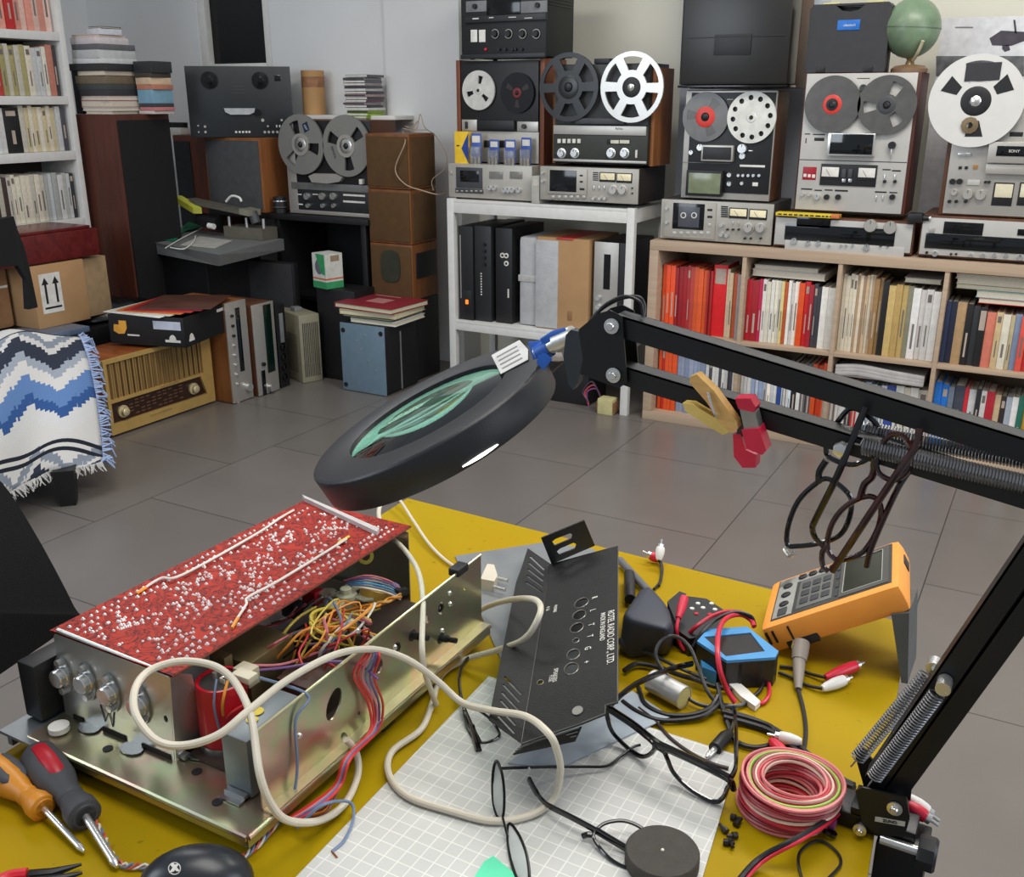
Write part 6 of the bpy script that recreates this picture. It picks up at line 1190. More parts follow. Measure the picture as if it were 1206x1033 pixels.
def slot(u0, v0, u1, v1, w):
    a_, c_ = Vector((u0, v0)), Vector((u1, v1)); d = (c_-a_).normalized(); n_ = Vector((-d.y, d.x))*w; return [onF(*(a_+n_)), onF(*(a_+n_*.2-d*w)), onF(*(a_-n_)), onF(*(c_-n_)), onF(*(c_+d*w-n_*.2)), onF(*(c_+n_))]
sl_ = [slot(425+u*-6, 335+38*u, 505-3*u, 410+34*u, 6) for u in range(5)]+[slot(275-8*u, 1050+46*u, 368-8*u, 1150+46*u, 7) for u in range(6)]
fo = [onCv(648, 665)]+[onF(410, 285), onF(375, 395), onF(340, 490), onF(180, 1300)]+[onCv(613.6, 876)]
MB().ring(fo, sl_, n2*.0013).make('vented_flange', BCV, cv, world=True)
tbp = [T(637.5, 633.8, .075), T(688, 613, .085), T(701, 642.7, .052), T(649, 664.6, .026)]
n3 = (tbp[1]-tbp[0]).cross(tbp[3]-tbp[0]).normalized()
def onT(u, v): d = ray(540+u/5.025, 590+v/5.025); return CP+d*((tbp[3]-CP).dot(n3)/d.dot(n3))
win = [[onT(555, 240), onT(575, 225), onT(660, 192), onT(676, 200), onT(672, 222), onT(570, 265)], [onT(582, 300), onT(600, 283), onT(680, 248), onT(700, 258), onT(692, 282), onT(598, 318)]]
MB().ring([onT(490, 220), onT(745, 115), onT(808, 265), onT(552, 375)], win, n3*.0013).make('window_tab', BCV, cv, world=True)
e0, e1 = onCv(616, 877), onCv(684, 853); MB().prism([e0-nrm*.002, e1-nrm*.002, T(677, 872, .066), T(604, 888, .045)], nrm*-.0012).make('end_flange', BCV, cv, world=True)
for k in (.25, .5, .75): MB().sweep([e0.lerp(T(604, 888, .045), k)+nrm*.0004, e1.lerp(T(677, 872, .066), k)+nrm*.0004], .0006, 5).make('flange_rib', M('bare_steel_edge'), cv, world=True)
MB().sweep([v_+nrm*.0003 for v_ in outl], .0006, 5, closed=True).make('panel_edge', M('bare_steel_edge'), cv, world=True)
yax = (onCv(650, 666)-onCv(613, 876)).normalized(); xax = yax.cross(nrm).normalized()
ex = -yax; ey = ex.cross(nrm)*-1; ey = nrm.cross(ex)
def cvtext(txt, u, v, size, s=0, rot=0):
    p = zc(u, v, s)+nrm*.0006; mtx = Matrix((ex, ey, nrm)).transposed().to_4x4(); mtx.translation = p-cv.location; return textmesh(txt, size, PAPER, cv, 'printed_text', mtx, ext=.0001, bold=.004)
cvtext('ROTEL RADIO CORP., LTD.', 900, 800, .0098); cvtext('MADE IN ENGLAND', 853, 745, .0072)
for tx, u, v, s in (('R', 805, 575, 0), ('L', 795, 650, 0), ('T', 785, 735, 0), ('T', 778, 803, 0), ('G', 765, 875, 0), ('+', 757, 203, 1)): cvtext(tx, u, v, .009, s)
cvtext('PHONES', 573, 640, .005); cvtext('4-16', 530, 640, .006); cvtext('SPEAKERS', 573, 280, .006, 1); cvtext('FUSE', 548, 300, .006, 1)
# ================================================================ MAGNIFIER LAMP ON A SPRING ARM
LY = -3.115
def onL(u, v, dy=0): return ony(u, v, LY+dy)
lp = thing('magnifier_lamp', 'black magnifying lamp on a spring arm clamped to the right table edge', 'lamp', (1.435, LY, .75)); LP = lambda b, n, m, par=None, **k: b.make(n, m, par or lp, world=True, **k)
ABK = M('satin_black_metal', (26,27,29), .38, .2, .06, bump=.05, bscale=600)
def bar(p, q, hw, hy, dy=0, name='arm_bar'):      # U-section bar between two points of the lamp plane
    p, q = Vector(p), Vector(q); d = (q-p).normalized(); n = Vector((-d.z, 0, d.x)); e = Vector((0, hy, 0)); b = MB()
    for o_, ee, tt in ((n*hw, e, .0012), ):
        b.prism([p+n*hw-e, q+n*hw-e, q+n*hw+e, p+n*hw+e], n*-.0016)
    for s_ in (-1, 1): b.prism([p+n*hw+e*s_, q+n*hw+e*s_, q-n*hw+e*s_, p-n*hw+e*s_], Vector((0, -.0014*s_, 0)))
    b.bm.transform(Matrix.Translation((0, dy, 0))); return LP(b, name, ABK)
EU, EL = Vector((1.530, LY, 1.078)), Vector((1.535, LY, 1.046))
pU, pL = onL(729, 380), onL(731, 437)
bar(pU, EU, .0085, .009); bar(pL, EL, .0078, .009)
bar((1.4165, LY, .796), (1.520, LY, 1.086), .0082, .009); bar((1.431, LY, .789), (1.536, LY, 1.076), .0082, .009)
for s_ in (-1, 1): LP(MB().prism([Vector((1.503, LY+s_*.0115, 1.092)), Vector((1.540, LY+s_*.0115, 1.092)), Vector((1.556, LY+s_*.0115, 1.046)), Vector((1.525, LY+s_*.0115, 1.030))], (0, .0014*s_, 0)), 'elbow_plate', ABK)
def bolt(c, r=.0062, hy=.012, name='bolt'):
    b = MB(); b.cyl(c+Vector((0, -hy-.002, 0)), c+Vector((0, hy+.002, 0)), r*.5, seg=12); b.lathe([(r, 0), (r, .0016), (r*.55, .0018), (r*.55, .004), (r*.45, .005), (0, .005)], c+Vector((0, -hy-.0015, 0)), (0, -1, 0), 20); return LP(b, name, CHR)
def spring(p, q, r, turns, wr=.00055, name='spring'):
    p, q = Vector(p), Vector(q); d = (q-p); L_ = d.length; d.normalize(); u = d.cross(Vector((0, 1, 0))).normalized(); w = d.cross(u); n = int(turns*9)
    pts = [p, p+d*.008]+[p+d*(.010+(L_-.020)*i/n)+u*r*cos(2*pi*i/9)+w*r*sin(2*pi*i/9) for i in range(n+1)]+[q-d*.008, q]
    return LP(MB().sweep(pts, wr, 5), name, M('spring_steel', (140,140,142), .34, .8))
sp0 = onL(1000, 521, -.012); spring(sp0, Vector((1.525, LY-.013, 1.062)), .0062, 66, .0009); spring(onL(1000, 503, .014), Vector((1.525, LY+.014, 1.072)), .0062, 66, .0009)
c_ = onL(996, 521); b = MB(); b.cyl(c_+Vector((0, -.019, 0)), c_+Vector((0, .019, 0)), .0035, seg=12); b.lathe([(.0055, 0), (.0055, .006), (.004, .0065), (0, .0065)], c_+Vector((0, -.0145, 0)), (0, -1, 0), 6); LP(b, 'spring_pin', CHR)
n1_, n2_ = onL(1112, 806, -.016), onL(1100, 784, .018); b = MB(); b.cyl(n1_, n2_, .003, seg=10); b.cyl(n1_+Vector((0, -.008, 0)), n1_+Vector((0, .006, 0)), .0055, seg=16); b.cyl(n2_-Vector((0, .006, 0)), n2_+Vector((0, .006, 0)), .0055, seg=16); LP(b, 'spring_pin', CHR)
spring(n1_, onL(1022, 926, -.016), .0056, 36, .0008); spring(n2_, onL(1002, 903, .018), .0056, 36, .0008)
# base bracket, clamp and screw
for s_, nm in ((-1, 'base_plate'), (1, 'base_plate')):
    dy = s_*.019; P = [onL(u, v, -.019) for u, v in ((1008, 930), (1016, 926), (1068, 938), (1072, 962), (1066, 984), (1034, 982), (1016, 968))] if s_ < 0 else [onL(u, v) for u, v in ((1000, 900), (1010, 897), (1024, 912), (1070, 938), (1066, 984), (1020, 975), (1010, 935))]
    LP(MB().prism([p+Vector((0, dy if s_ > 0 else 0, 0)) for p in P], (0, .002*s_, 0)), nm, ABK)
LP(MB().box(1.402, 1.442, LY-.016, LY+.016, .766, .772, .001), 'base_plate', ABK); bolt(onL(1054, 951, -.021)+Vector((0, .021, 0)), .0058, .0205); bolt(onL(1013, 976, -.021)+Vector((0, .021, 0)), .0052, .0205)
p = onL(1048, 968, -.0212); LP(MB().prism([p+Vector((x, 0, z)) for x, z in ((-.011, -.004), (.011, .0), (.011, .0045), (-.011, .0005))], (0, .001, 0)), 'maker_plate', M('worn_label', (196,192,180), .6)); textmesh('ZUNO', .0036, BLK, lp, 'lettering', Matrix.Translation(p-lp.location+Vector((0, -.0004, .0003))) @ UPRIGHT @ Matrix.Rotation(.18, 4, 'Z'))
b = MB(); b.box(1.385, 1.452, LY-.016, LY+.016, .7515, .7655, .002); LP(b, 'clamp_jaw', ABK); LP(MB().box(1.4245, 1.462, LY-.0205, LY+.0205, .640, .750, .002), 'clamp_body', ABK); LP(MB().box(1.375, 1.438, LY-.0205, LY+.0205, .640, .652, .002), 'clamp_foot', ABK); LP(MB().cyl((1.395, LY, .652), (1.395, LY, .722), .006, seg=14), 'clamp_screw', CHR)
k0 = ony(1068, 998, LY-.02); LP(MB().cyl(k0-Vector((.02, 0, 0)), k0+Vector((.008, 0, 0)), .004, seg=12), 'thumb_screw', CHR); b = MB(); b.lathe([(.013*(1 if k % 2 else .9), 0) for k in range(1)]+[(.013, .0), (.014, .002), (.014, .012), (.012, .014), (0, .014)], k0+Vector((.008, 0, 0)), (1, 0, 0), 9); LP(b, 'clamp_knob', BLK)
# head: bracket, wing knob, silver stem, blue tape
for s_ in (-1, 1): LP(MB().prism([onL(u, v)+Vector((0, s_*.0115, 0)) for u, v in ((690, 384), (712, 366), (726, 362), (740, 369), (746, 446), (736, 453), (690, 436), (682, 414))], (0, .0015*s_, 0)), 'head_plate', ABK)
bolt(pU, .0062, .0125); bolt(pL, .0062, .0125)
LP(MB().tube([onL(u, v, d) for u, v, d in ((690, 386, .01), (706, 366, .012), (730, 352, .012), (752, 350, .012), (759, 362, .012), (756, 378, .006), (748, 384, 0))], .0016, 8), 'lamp_wire', BLK); LP(MB().tube([onL(u, v, d) for u, v, d in ((694, 382, -.006), (712, 360, -.002), (735, 349, .0), (754, 356, .0), (757, 372, .0))], .0014, 8), 'lamp_wire', BLK)
s0, s1, s2 = onL(633, 416), onL(655, 404), onL(676, 395); b = MB(); b.cyl(s0, s1, .0068, seg=24); b.cyl(s1, s2, .0086, seg=24); LP(b, 'stem', M('satin_stem', (214,214,210), .36, .7))
LP(MB().prism([onL(u, v, -.004) for u, v in ((672, 392), (678, 386), (687, 388), (692, 420), (686, 448), (680, 456), (675, 450), (669, 418))], (0, -.009, 0)), 'wing_knob', M('slate_plastic', (46,52,58), .4)); LP(MB().prism([onL(u, v) for u, v in ((659, 410), (668, 404), (672, 424), (668, 428), (664, 422))], (0, .004, 0)), 'stem_lug', ALU)
TPB = M('blue_tape', (36,96,190), .45); b = MB(); b.lathe([(.0076, 0), (.0084, .006), (.0078, .013), (.0074, .013)], s0+Vector((.001, 0, 0)), (s1-s0), 16, close=False)
b.prism([onL(u, v, -.006) for u, v in ((636, 400), (650, 391), (665, 387), (668, 394), (655, 400), (640, 408))], (0, .0006, .001)); b.prism([onL(u, v, -.008) for u, v in ((634, 412), (646, 420), (650, 424), (640, 436), (632, 428))], (0, .0006, .001)); b.prism([onL(u, v, -.003) for u, v in ((622, 404), (638, 402), (636, 420), (628, 424))], (0, .0006, .001)); LP(b, 'blue_tape', TPB)
# ring head
vN = (-FW)*.30+(RT*-.475+UP*.88)*.954; vN.normalize(); ctr = onL(502, 482); dpt = (ctr-CP).dot(FW); R_ = 153*dpt/FPX
hd = LP(MB().lathe([(.67*R_, -.006), (.675*R_, -.0008), (.69*R_, 0), (.978*R_, -.0006), (.992*R_, -.0018), (R_, -.0035), (R_*.985, -.030), (.975*R_, -.032), (.95*R_, -.033), (.95*R_, -.028), (.70*R_, -.028), (.699*R_, -.011), (.67*R_, -.0095)], ctr, vN, 96, close=False), 'ring_housing', M('matt_black_housing', (31,33,37), .42, 0, .08, bump=.12, bscale=900))
bb = bmesh.new(); bb.from_mesh(hd.data)
LG = clear('green_lens_glass', (176,236,214), 0, 1.45); r = .672*R_; prof = [(0, .004)]+[(r*k/10, .004-.007*(k/10)**2) for k in range(1, 11)]+[(r, -.0055)]+[(r*k/10, -.0125+.007*(k/10)**2) for k in range(9, 0, -1)]+[(0, -.0125)]
LP(MB().lathe([(a, h-.0015) for a, h in prof], ctr, vN, 72, close=False), 'magnifier_lens', LG)
LP(MB().lathe([(.6705*R_, -.010), (.6705*R_, -.030), (.695*R_, -.0305), (.695*R_, -.0145)], ctr, vN, 72, close=False), 'inner_reflector', glow('glowing_reflector', (222,232,228), .35))  # weak emission stands in for lamplight on the inner wall
LP(MB().lathe([(.72*R_, -.0305), (.94*R_, -.0305), (.94*R_, -.0285), (.72*R_, -.0285)], ctr, vN, 72, close=False), 'light_diffuser', glow('lamp_diffuser', (250,246,236), 1.6))
uA = (RT*.88+UP*.475).normalized(); uA = (uA-vN*uA.dot(vN)).normalized(); uB = vN.cross(uA)
best = []
for k in range(360):
    a = 2*pi*k/360; p = ctr-vN*.0285+(uA*cos(a)+uB*sin(a))*R_*1.004; d = p-CP; z_ = d.dot(FW); px = 603+FPX*d.dot(RT)/z_; py = 516.5-FPX*d.dot(UP)/z_
    if 545 < px < 589 and py > 490 : best.append(a)
if best:
    b = MB(); n_ = len(best); rr = []
    for i, a in enumerate(best):
        t_ = i/(n_-1); hw = .0011*sin(pi*min(1, max(0, t_)))**.8+.0002; e = (uA*cos(a)+uB*sin(a)); rr.append((ctr-vN*(.0285+hw)+e*R_*.992, ctr-vN*(.0285-hw)+e*R_*.992))
    for (a0, a1), (b0, b1) in zip(rr, rr[1:]): b.prism([a0, b0, b1, a1], -(a0-ctr).normalized()*.002)
    LP(b, 'bright_sliver', glow('sliver_glow', (255,250,240), 3.0))  # emissive sliver laid on the rim, no gap cut in the housing
lab = []
for (u, v) in ((579, 419), (612, 401), (622, 412), (622, 424), (590, 441)):
    d = ray(u, v); lab.append(CP+d*((ctr+vN*.0006-CP).dot(vN)/d.dot(vN)))
LP(MB().prism(lab, vN*.0006), 'paper_label', M('grey_label', (190,190,188), .6)); b = MB()
for k in range(4):
    f0, f1 = lab[0].lerp(lab[4], .2+.2*k), lab[1].lerp(lab[3], .2+.2*k); b.prism([f0.lerp(f1, .12)+vN*.0007, f0.lerp(f1, .85)+vN*.0007, f0.lerp(f1, .85)+vN*.0007+(lab[4]-lab[0])*.06, f0.lerp(f1, .12)+vN*.0007+(lab[4]-lab[0])*.06], vN*.0002)
LP(b, 'label_print', GRY)
jt = ctr+uA*R_*1.0-vN*.016; LP(MB().cyl(jt-uA*.004, jt+uA*.012, .011, .007, 20), 'joint_collar', ABK); LP(MB().cyl(jt+uA*.012, s0, .0055, seg=16), 'joint_ball', CHR)
# things pinned and hooked on the arm
t = thing('clothespin', 'wooden clothespin gripping the lower bar of the lamp arm', 'clothespin', tuple(onL(840, 470, -.013)))
PINE = wood('pine', (206,160,92), (222,180,112), (40, 40, 200)); CP_ = lambda b, n, m: b.make(n, m, t, world=True)
CP_(MB().prism([onL(u, v, -.0135) for u, v in ((818, 440), (826, 437), (846, 456), (872, 492), (874, 500), (866, 506), (852, 492), (838, 470), (818, 447))], (0, -.011, 0)), 'jaw', PINE); CP_(MB().prism([onL(u, v, -.010) for u, v in ((809, 471), (820, 472), (850, 490), (866, 504), (856, 508), (836, 496), (812, 480))], (0, -.010, 0)), 'jaw', M('pale_pine', (226,196,110), .5)); CP_(MB().tube([onL(u, v, d) for u, v, d in ((834, 462, -.026), (838, 478, -.027), (842, 488, -.027), (846, 494, -.02))], .0011, 6), 'spring', CHR)
t = thing('spring_clamp', 'small red-tipped spring clamp hanging on the lamp arm beside the clothespin', 'clamp', tuple(onL(888, 505, -.013))); RC = M('red_rubber', (206,36,66), .4)
CP_(MB().prism([onL(u, v, -.011) for u, v in ((872, 464), (890, 464), (896, 474), (894, 480), (876, 476))], (0, -.014, 0)), 'upper_tip', RC); CP_(MB().prism([onL(u, v, -.012) for u, v in ((876, 477), (894, 480), (899, 500), (882, 504))], (0, -.011, 0)), 'steel_jaw', M('dull_steel', (170,166,160), .35, .8)); CP_(MB().prism([onL(u, v, -.010) for u, v in ((880, 500), (900, 498), (909, 524), (904, 529), (886, 522))], (0, -.015, 0)), 'handle_grip', RC)
CP_(MB().prism([onL(u, v, .004) for u, v in ((869, 506), (878, 506), (884, 524), (896, 530), (895, 545), (880, 545), (870, 532))], (0, -.013, 0)), 'handle_grip', RC); CP_(MB().prism([onL(u, v, -.002) for u, v in ((872, 490), (884, 500), (880, 512), (870, 512))], (0, -.006, 0)), 'pivot', DGRY)
FRM = M('glossy_acetate', (16,15,16), .12, 0, 0, coat=.4); TOR = M('tortoise_acetate', (52,24,20), .14, 0, .6, 60, coat=.4); LENS = clear('spectacle_lens', (250,252,252), 0, 1.12)
def g(u, v, dy): return ony(900+u/4.695, 460+v/4.695, LY+dy)
def loopframe(t, P, dy, r, mat, lens=True, name='rim'):
    pts = smooth([g(u, v, d if (d := (q[0] if q else dy)) is not None else dy) for u, v, *q in P], 5, True)
    MB().sweep(pts, r, 8, closed=True).make(name, mat, t, world=True)
    if lens: MB().prism(pts[::2], (0, .0012, 0)).make('lens', LENS, t, world=True)
t = thing('spectacles', 'black spectacles hanging by one temple from the lamp arm, left of two pairs', 'glasses', tuple(g(300, 600, -.02)), group=None); D1 = .012
loopframe(t, [(128, 850), (135, 740), (190, 610), (285, 515), (350, 488), (430, 535), (480, 600), (475, 690), (440, 775), (385, 820), (290, 848), (190, 860)], D1, .0021, FRM); loopframe(t, [(355, 270), (345, 350), (400, 390), (490, 410), (570, 380), (620, 330), (640, 220), (560, 130), (480, 100), (410, 170)], D1, .0021, FRM)
MB().tube([g(300, 510, D1), g(305, 450, D1), g(345, 385, D1)], .0026, 8).make('bridge', FRM, t, world=True); MB().tube([g(560, 90, -.016), g(520, 190, -.018), g(400, 480, -.020), (g(280, 720, -.012)), g(268, 770, -.008), g(285, 815, -.004), g(335, 870, .002)], .0020, 8, flat=(1, 1.25)).make('temple', FRM, t, world=True); MB().tube([g(128, 850, D1), g(115, 880, D1), g(140, 915, D1-.006), g(165, 900, D1-.01)], .0018, 8).make('hinge', CHR, t, world=True)
t = thing('spectacles', 'dark tortoise spectacles hanging from the lamp arm, right of two pairs', 'glasses', tuple(g(600, 600, -.02))); D2 = -.014
loopframe(t, [(350, 870), (370, 750), (440, 650), (540, 592), (610, 592), (645, 650), (630, 760), (560, 880), (480, 925), (400, 935)], D2, .0021, TOR); loopframe(t, [(625, 370), (630, 450), (690, 492), (740, 490), (800, 430), (815, 330), (760, 250), (680, 260)], D2, .0021, TOR)
MB().tube([g(530, 595, D2), g(555, 520, D2), g(600, 470, D2), g(610, 370, D2)], .0026, 8).make('bridge', TOR, t, world=True); MB().tube([g(350, 860, D2), g(320, 900, D2), g(325, 970, D2), g(355, 1000, D2)], .0022, 8).make('end_piece', TOR, t, world=True)
MB().tube([g(860, 210, -.022), g(830, 320, -.026), g(720, 480, -.028), g(520, 780, -.026), g(375, 1000, -.018)], .0020, 8, flat=(1, 1.3)).make('temple', TOR, t, world=True); MB().tube([g(840, 400, .0), g(740, 540, -.010), g(600, 850, -.016), g(565, 975, -.016)], .0019, 8, flat=(1, 1.3)).make('temple', TOR, t, world=True)

# ================================================================ INSTRUMENTS ON THE TABLE
t = thing('oscilloscope', 'orange handheld oscilloscope tilted on its stand at the far right table corner', 'instrument', (1.2787, -2.901, .7519), rot=(0, radians(-30.68), radians(8.54)))
L_, W_, H_ = .1516, .1167, .032; ORC = M('orange_rubber', (246,160,66), .45, 0, .05)
b = MB(); b.box(0, L_, 0, W_, 0, H_, .009); b.make('holster', ORC, t); MB().box(.012, L_-.008, .010, W_-.010, H_-.002, H_+.0008, .001).make('front_panel', M('graphite_panel', (66,66,64), .35), t)
MB().box(.014, .036, .012, W_-.012, H_+.0006, H_+.0014, .0005).make('key_field', M('pale_grey_field', (150,150,144), .5), t); MB().box(.040, .080, .018, W_-.030, H_+.0006, H_+.0014, .0005).make('key_field', M('mid_grey_field', (104,104,100), .5), t); MB().box(.014, .080, W_-.030, W_-.013, H_+.0006, H_+.0014, .0005).make('key_field', M('pale_grey_field'), t)
for k in range(3): MB().lathe([(.0055, 0), (.0055, .0012), (.004, .002), (0, .002)], (.025, .040+.022*k, H_+.0014), (0, 0, 1), 14).make('button', BLK, t)
for k in range(4): MB().lathe([(.0052, 0), (.0052, .0012), (.004, .002), (0, .002)], (.042+.012*k, W_-.0215, H_+.0014), (0, 0, 1), 14).make('button', BLK, t)
for i in range(3):
    for j in range(3): MB().box(.044+.012*i, .053+.012*i, .026+.019*j, .038+.019*j, H_+.0014, H_+.0024, .0008).make('button', DGRY, t)
MB().box(.020, .030, .014, .030, H_+.0014, H_+.0024, .001).make('button', DGRY, t)
for k in range(4): MB().box(.083, .0865, .018+.021*k, .032+.021*k, H_+.0008, H_+.0018, .0006).make('soft_key', DGRY, t)
f_ = MB().ring([(.088, .012, H_+.0008), (L_-.011, .012, H_+.0008), (L_-.011, W_-.012, H_+.0008), (.088, W_-.012, H_+.0008)], [[(.092, .020, H_+.0008), (L_-.018, .020, H_+.0008), (L_-.018, W_-.020, H_+.0008), (.092, W_-.020, H_+.0008)]], (0, 0, .0008)).make('screen_bezel', M('graphite_bezel', (84,84,80), .4), t); MB().box(.092, L_-.018, .020, W_-.020, H_+.0004, H_+.0010).make('screen', M('lcd_dark', (52,54,46), .15), t)
b = MB()
for s_ in ((.0915, .0195, L_-.0175, .0202), (.0915, W_-.0202, L_-.0175, W_-.0195), (.0915, .0195, .0921, W_-.0195), (L_-.0181, .0195, L_-.0175, W_-.0195)): b.box(s_[0], s_[2], s_[1], s_[3], H_+.0014, H_+.0019)
b.make('screen_outline', M('pale_line', (180,180,172), .5), t)
for k in range(2): MB().box(.004+.007*k, .0065+.007*k, -.0008, .002, .012, .026).make('side_slot', BLK, t)
MB().box(.0285, .0305, -.0008, .002, .010, .026).make('side_slot', BLK, t); MB().box(.02, .055, -.0008, .004, -.0005, .010, .002).make('connector_recess', BLK, t); MB().cyl((.03, -.010, .006), (.03, .001, .006), .0042, seg=14).make('bnc_socket', CHR, t); MB().box(L_-.001, L_+.001, W_*.62, W_*.80, .010, .022, .0008).make('side_port', BLK, t)
top1, top0 = Vector((1.397, -2.885, .826)), Vector((1.409, -2.888, .7505)); st = MB(); st.prism([(1.388, -2.886, .823), (1.404, -2.884, .828), (1.4125, -2.886, .7505), (1.4065, -2.887, .7505)], (0, .060, 0)); st.make('tilt_stand', M('grey_stand', (86,90,90), .45), t, world=True)
p0, p1, p2 = T(944, 757, .024), T(941, 778, .014), T(940, 812, .004)
t = thing('probe_connector', 'grey probe connector plugged into the orange oscilloscope', 'connector', tuple(p2)); PG = M('taupe_plastic', (140,130,120), .5)
b = MB(); b.sweep([p0, p0.lerp(p1, .5), p1], [.0085, .0085, .0075], 16); b.make('collar', PG, t, world=True); b = MB(); b.sweep([p1, p1.lerp(p2, .5), p2], [.0066, .0055, .0035], 14); b.make('strain_relief', PG, t, world=True); MB().tube([p2, T(946, 835, .0022), T(949, 860, .0022), T(946, 884, .0022), T(938, 896, .0022)], .0021, 8).make('lead', BLK, t, world=True)
# component tester with blue rim
def quad(pts, h): return [T(u, v, h) for u, v in pts]
t = thing('component_tester', 'black pocket tester with blue rim and dark screen in front of the oscilloscope', 'instrument', tuple(T(868, 775, 0))); TB = [(821, 755), (833, 741), (880, 738), (917, 767), (913, 774), (856, 778)]; bz = quad(TB, .034)
MB().prism([Vector((p.x, p.y, .7505)) for p in bz], (0, 0, .0305)).make('body', M('tester_black', (26,27,30), .4), t, world=True, smooth=False)
sc = quad([(829, 750), (884, 745), (901, 767), (855, 773)], .034); MB().ring(bz, [sc], (0, 0, -.003)).make('blue_rim', M('bright_blue', (64,140,196), .4), t, world=True, smooth=False); MB().prism([p-Vector((0, 0, .002)) for p in sc], (0, 0, .0008)).make('screen', M('tester_screen', (60,56,54), .12), t, world=True, smooth=False)
for f_ in (.30, .72): a_ = bz[5].lerp(bz[4], f_); MB().box(a_.x-.0015, a_.x+.0015, a_.y-.0012, a_.y+.004, .752, .778).make('side_rib', BLK, t, world=True)
MB().prism([T(824, 790, .002), T(838, 800, .002), T(843, 806, .002), T(826, 800, .002)], (0, 0, .014)).make('blue_corner', M('bright_blue'), t, world=True, smooth=False)
t = thing('multimeter', 'black keypad multimeter with red leads lying behind the blue-rimmed tester', 'instrument', tuple(T(828, 740, 0))); MP = quad([(786, 712), (800, 701), (832, 705), (852, 718), (846, 748), (812, 752), (795, 740)], .022)
MB().prism([Vector((p.x, p.y, .7505)) for p in MP], (0, 0, .0215)).make('body', M('tester_black'), t, world=True, smooth=False)
for k, (u, v) in enumerate(((822, 711), (838, 711), (815, 717), (828, 716), (842, 718), (820, 723), (836, 724), (848, 726))): p = T(u, v, .0222); MB().lathe([(.0028, 0), (.0024, .001), (0, .0012)], p, (0, 0, 1), 10).make('button', PAPER if k < 5 else RED, t, world=True)
MB().prism(quad([(786, 712), (800, 700), (808, 703), (806, 720), (795, 735)], .0222), (0, 0, .004)).make('raised_end', BLK, t, world=True, smooth=False)
def cable(name, label, P, r, mat, grp=None, seg=8): return tag(MB().tube([T(*p) for p in P], r, seg).make(name, mat), label, 'cable', grp)
t = thing('banana_plug', 'red test plug with red lead standing at the keypad multimeter', 'plug', tuple(T(797, 745, 0))); b = MB(); b.sweep([T(806, 704, .045), T(803, 715, .040), T(799, 728, .034)], [.0048, .0052, .0032], 12); b.make('handle', RC, t, world=True); MB().tube([T(799, 728, .034), T(797, 742, .026), T(800, 756, .012), T(806, 766, .004)], .0019, 8).make('lead', RC, t, world=True)
RL = M('red_lead', (196,34,58), .35)
cable('test_lead', 'red test lead arching over the blue-rimmed tester', [(866, 828, .010), (856, 812, .020), (848, 790, .04), (845, 766, .052), (847, 742, .050), (856, 728, .044), (872, 724, .040), (884, 730, .036), (888, 738, .034)], .0026, RL)
cable('test_lead', 'pair of red leads looping behind the blue-rimmed tester', [(806, 752, .012), (820, 738, .030), (838, 726, .036), (858, 720, .040), (878, 723, .038), (888, 734, .030)], .0022, RL); cable('test_lead', 'black lead looping behind the blue-rimmed tester', [(816, 762, .02), (828, 744, .034), (846, 728, .042), (866, 721, .044), (884, 726, .04), (889, 738, .03)], .0022, KW)
cable('test_lead', 'short red lead with orange end under the tester front', [(902, 798, .004), (906, 808, .004), (905, 820, .004), (898, 828, .003), (890, 828, .003)], .0020, RL); cable('test_lead', 'short black lead under the tester front', [(894, 792, .006), (898, 806, .004), (890, 818, .003), (876, 824, .003)], .0018, KW)
o = MB().prism(quad([(853, 806), (862, 803), (880, 818), (895, 832), (889, 838), (872, 826)], .001), (0, 0, .006)).make('paper_tag', WHT, smooth=False); tag(o, 'white folded tag lying under the red lead in front of the tester', 'tag')
# slate pouch / adapter, tube-shaped silver capacitor
t = thing('adapter_hood', 'dark slate blue plastic hood leaning beside the black cover', 'adapter', tuple(T(762, 745, 0))); SB = M('slate_blue_plastic', (50,54,66), .55, 0, .08)
lo = quad([(729, 768), (742, 778), (788, 772), (797, 752), (790, 720), (766, 700), (734, 722)], .001); hi = quad([(733, 722), (740, 728), (786, 742), (792, 732), (784, 712), (768, 692), (758, 690)], .052)
b = MB(); va = [b.v(p) for p in lo]; vb = [b.v(p) for p in hi]; b.f(va[::-1]); b.f(vb)
for i in range(7): b.f([va[i], va[(i+1) % 7], vb[(i+1) % 7], vb[i]])
bmesh.ops.bevel(b.bm, geom=list(b.bm.edges), offset=.006, segments=3, profile=.5, affect='EDGES'); b.make('hood', SB, t, world=True, ang=1.2); MB().tube([T(731, 752, .018), T(745, 762, .012), T(788, 757, .012)], .005, 8).make('rim', SB, t, world=True)
t = thing('pen_probe', 'grey and black pen-like probe lying behind the slate hood', 'probe', tuple(T(745, 690, .002))); MB().cyl(T(730, 660, .008), T(765, 698, .008), .005, seg=14).make('sleeve', M('mid_grey_rubber', (96,96,98), .5), t, world=True); MB().cyl(T(741, 676, .012), T(742, 706, .012), .0065, seg=14).make('grip', BLK, t, world=True)
t = thing('capacitor', 'silver cylindrical capacitor lying among the black cables', 'capacitor', tuple(T(787, 812, 0))); c0_, c1_ = T(767, 801, .0125), T(806, 822, .0125); dv = (c1_-c0_); MB().lathe([(0, 0), (.0105, 0), (.0115, .001), (.0115, dv.length), (.0105, dv.length), (.0105, dv.length-.001), (0, dv.length-.001)], c0_, dv, 32).make('can', M('bare_aluminium_can', (206,206,204), .42, .75), t, world=True); MB().lathe([(0, 0), (.010, 0), (.010, .0006), (0, .0008)], c1_-dv.normalized()*.0008, dv, 28).make('end_seal', M('clear_amber', (190,180,120), .3), t, world=True)
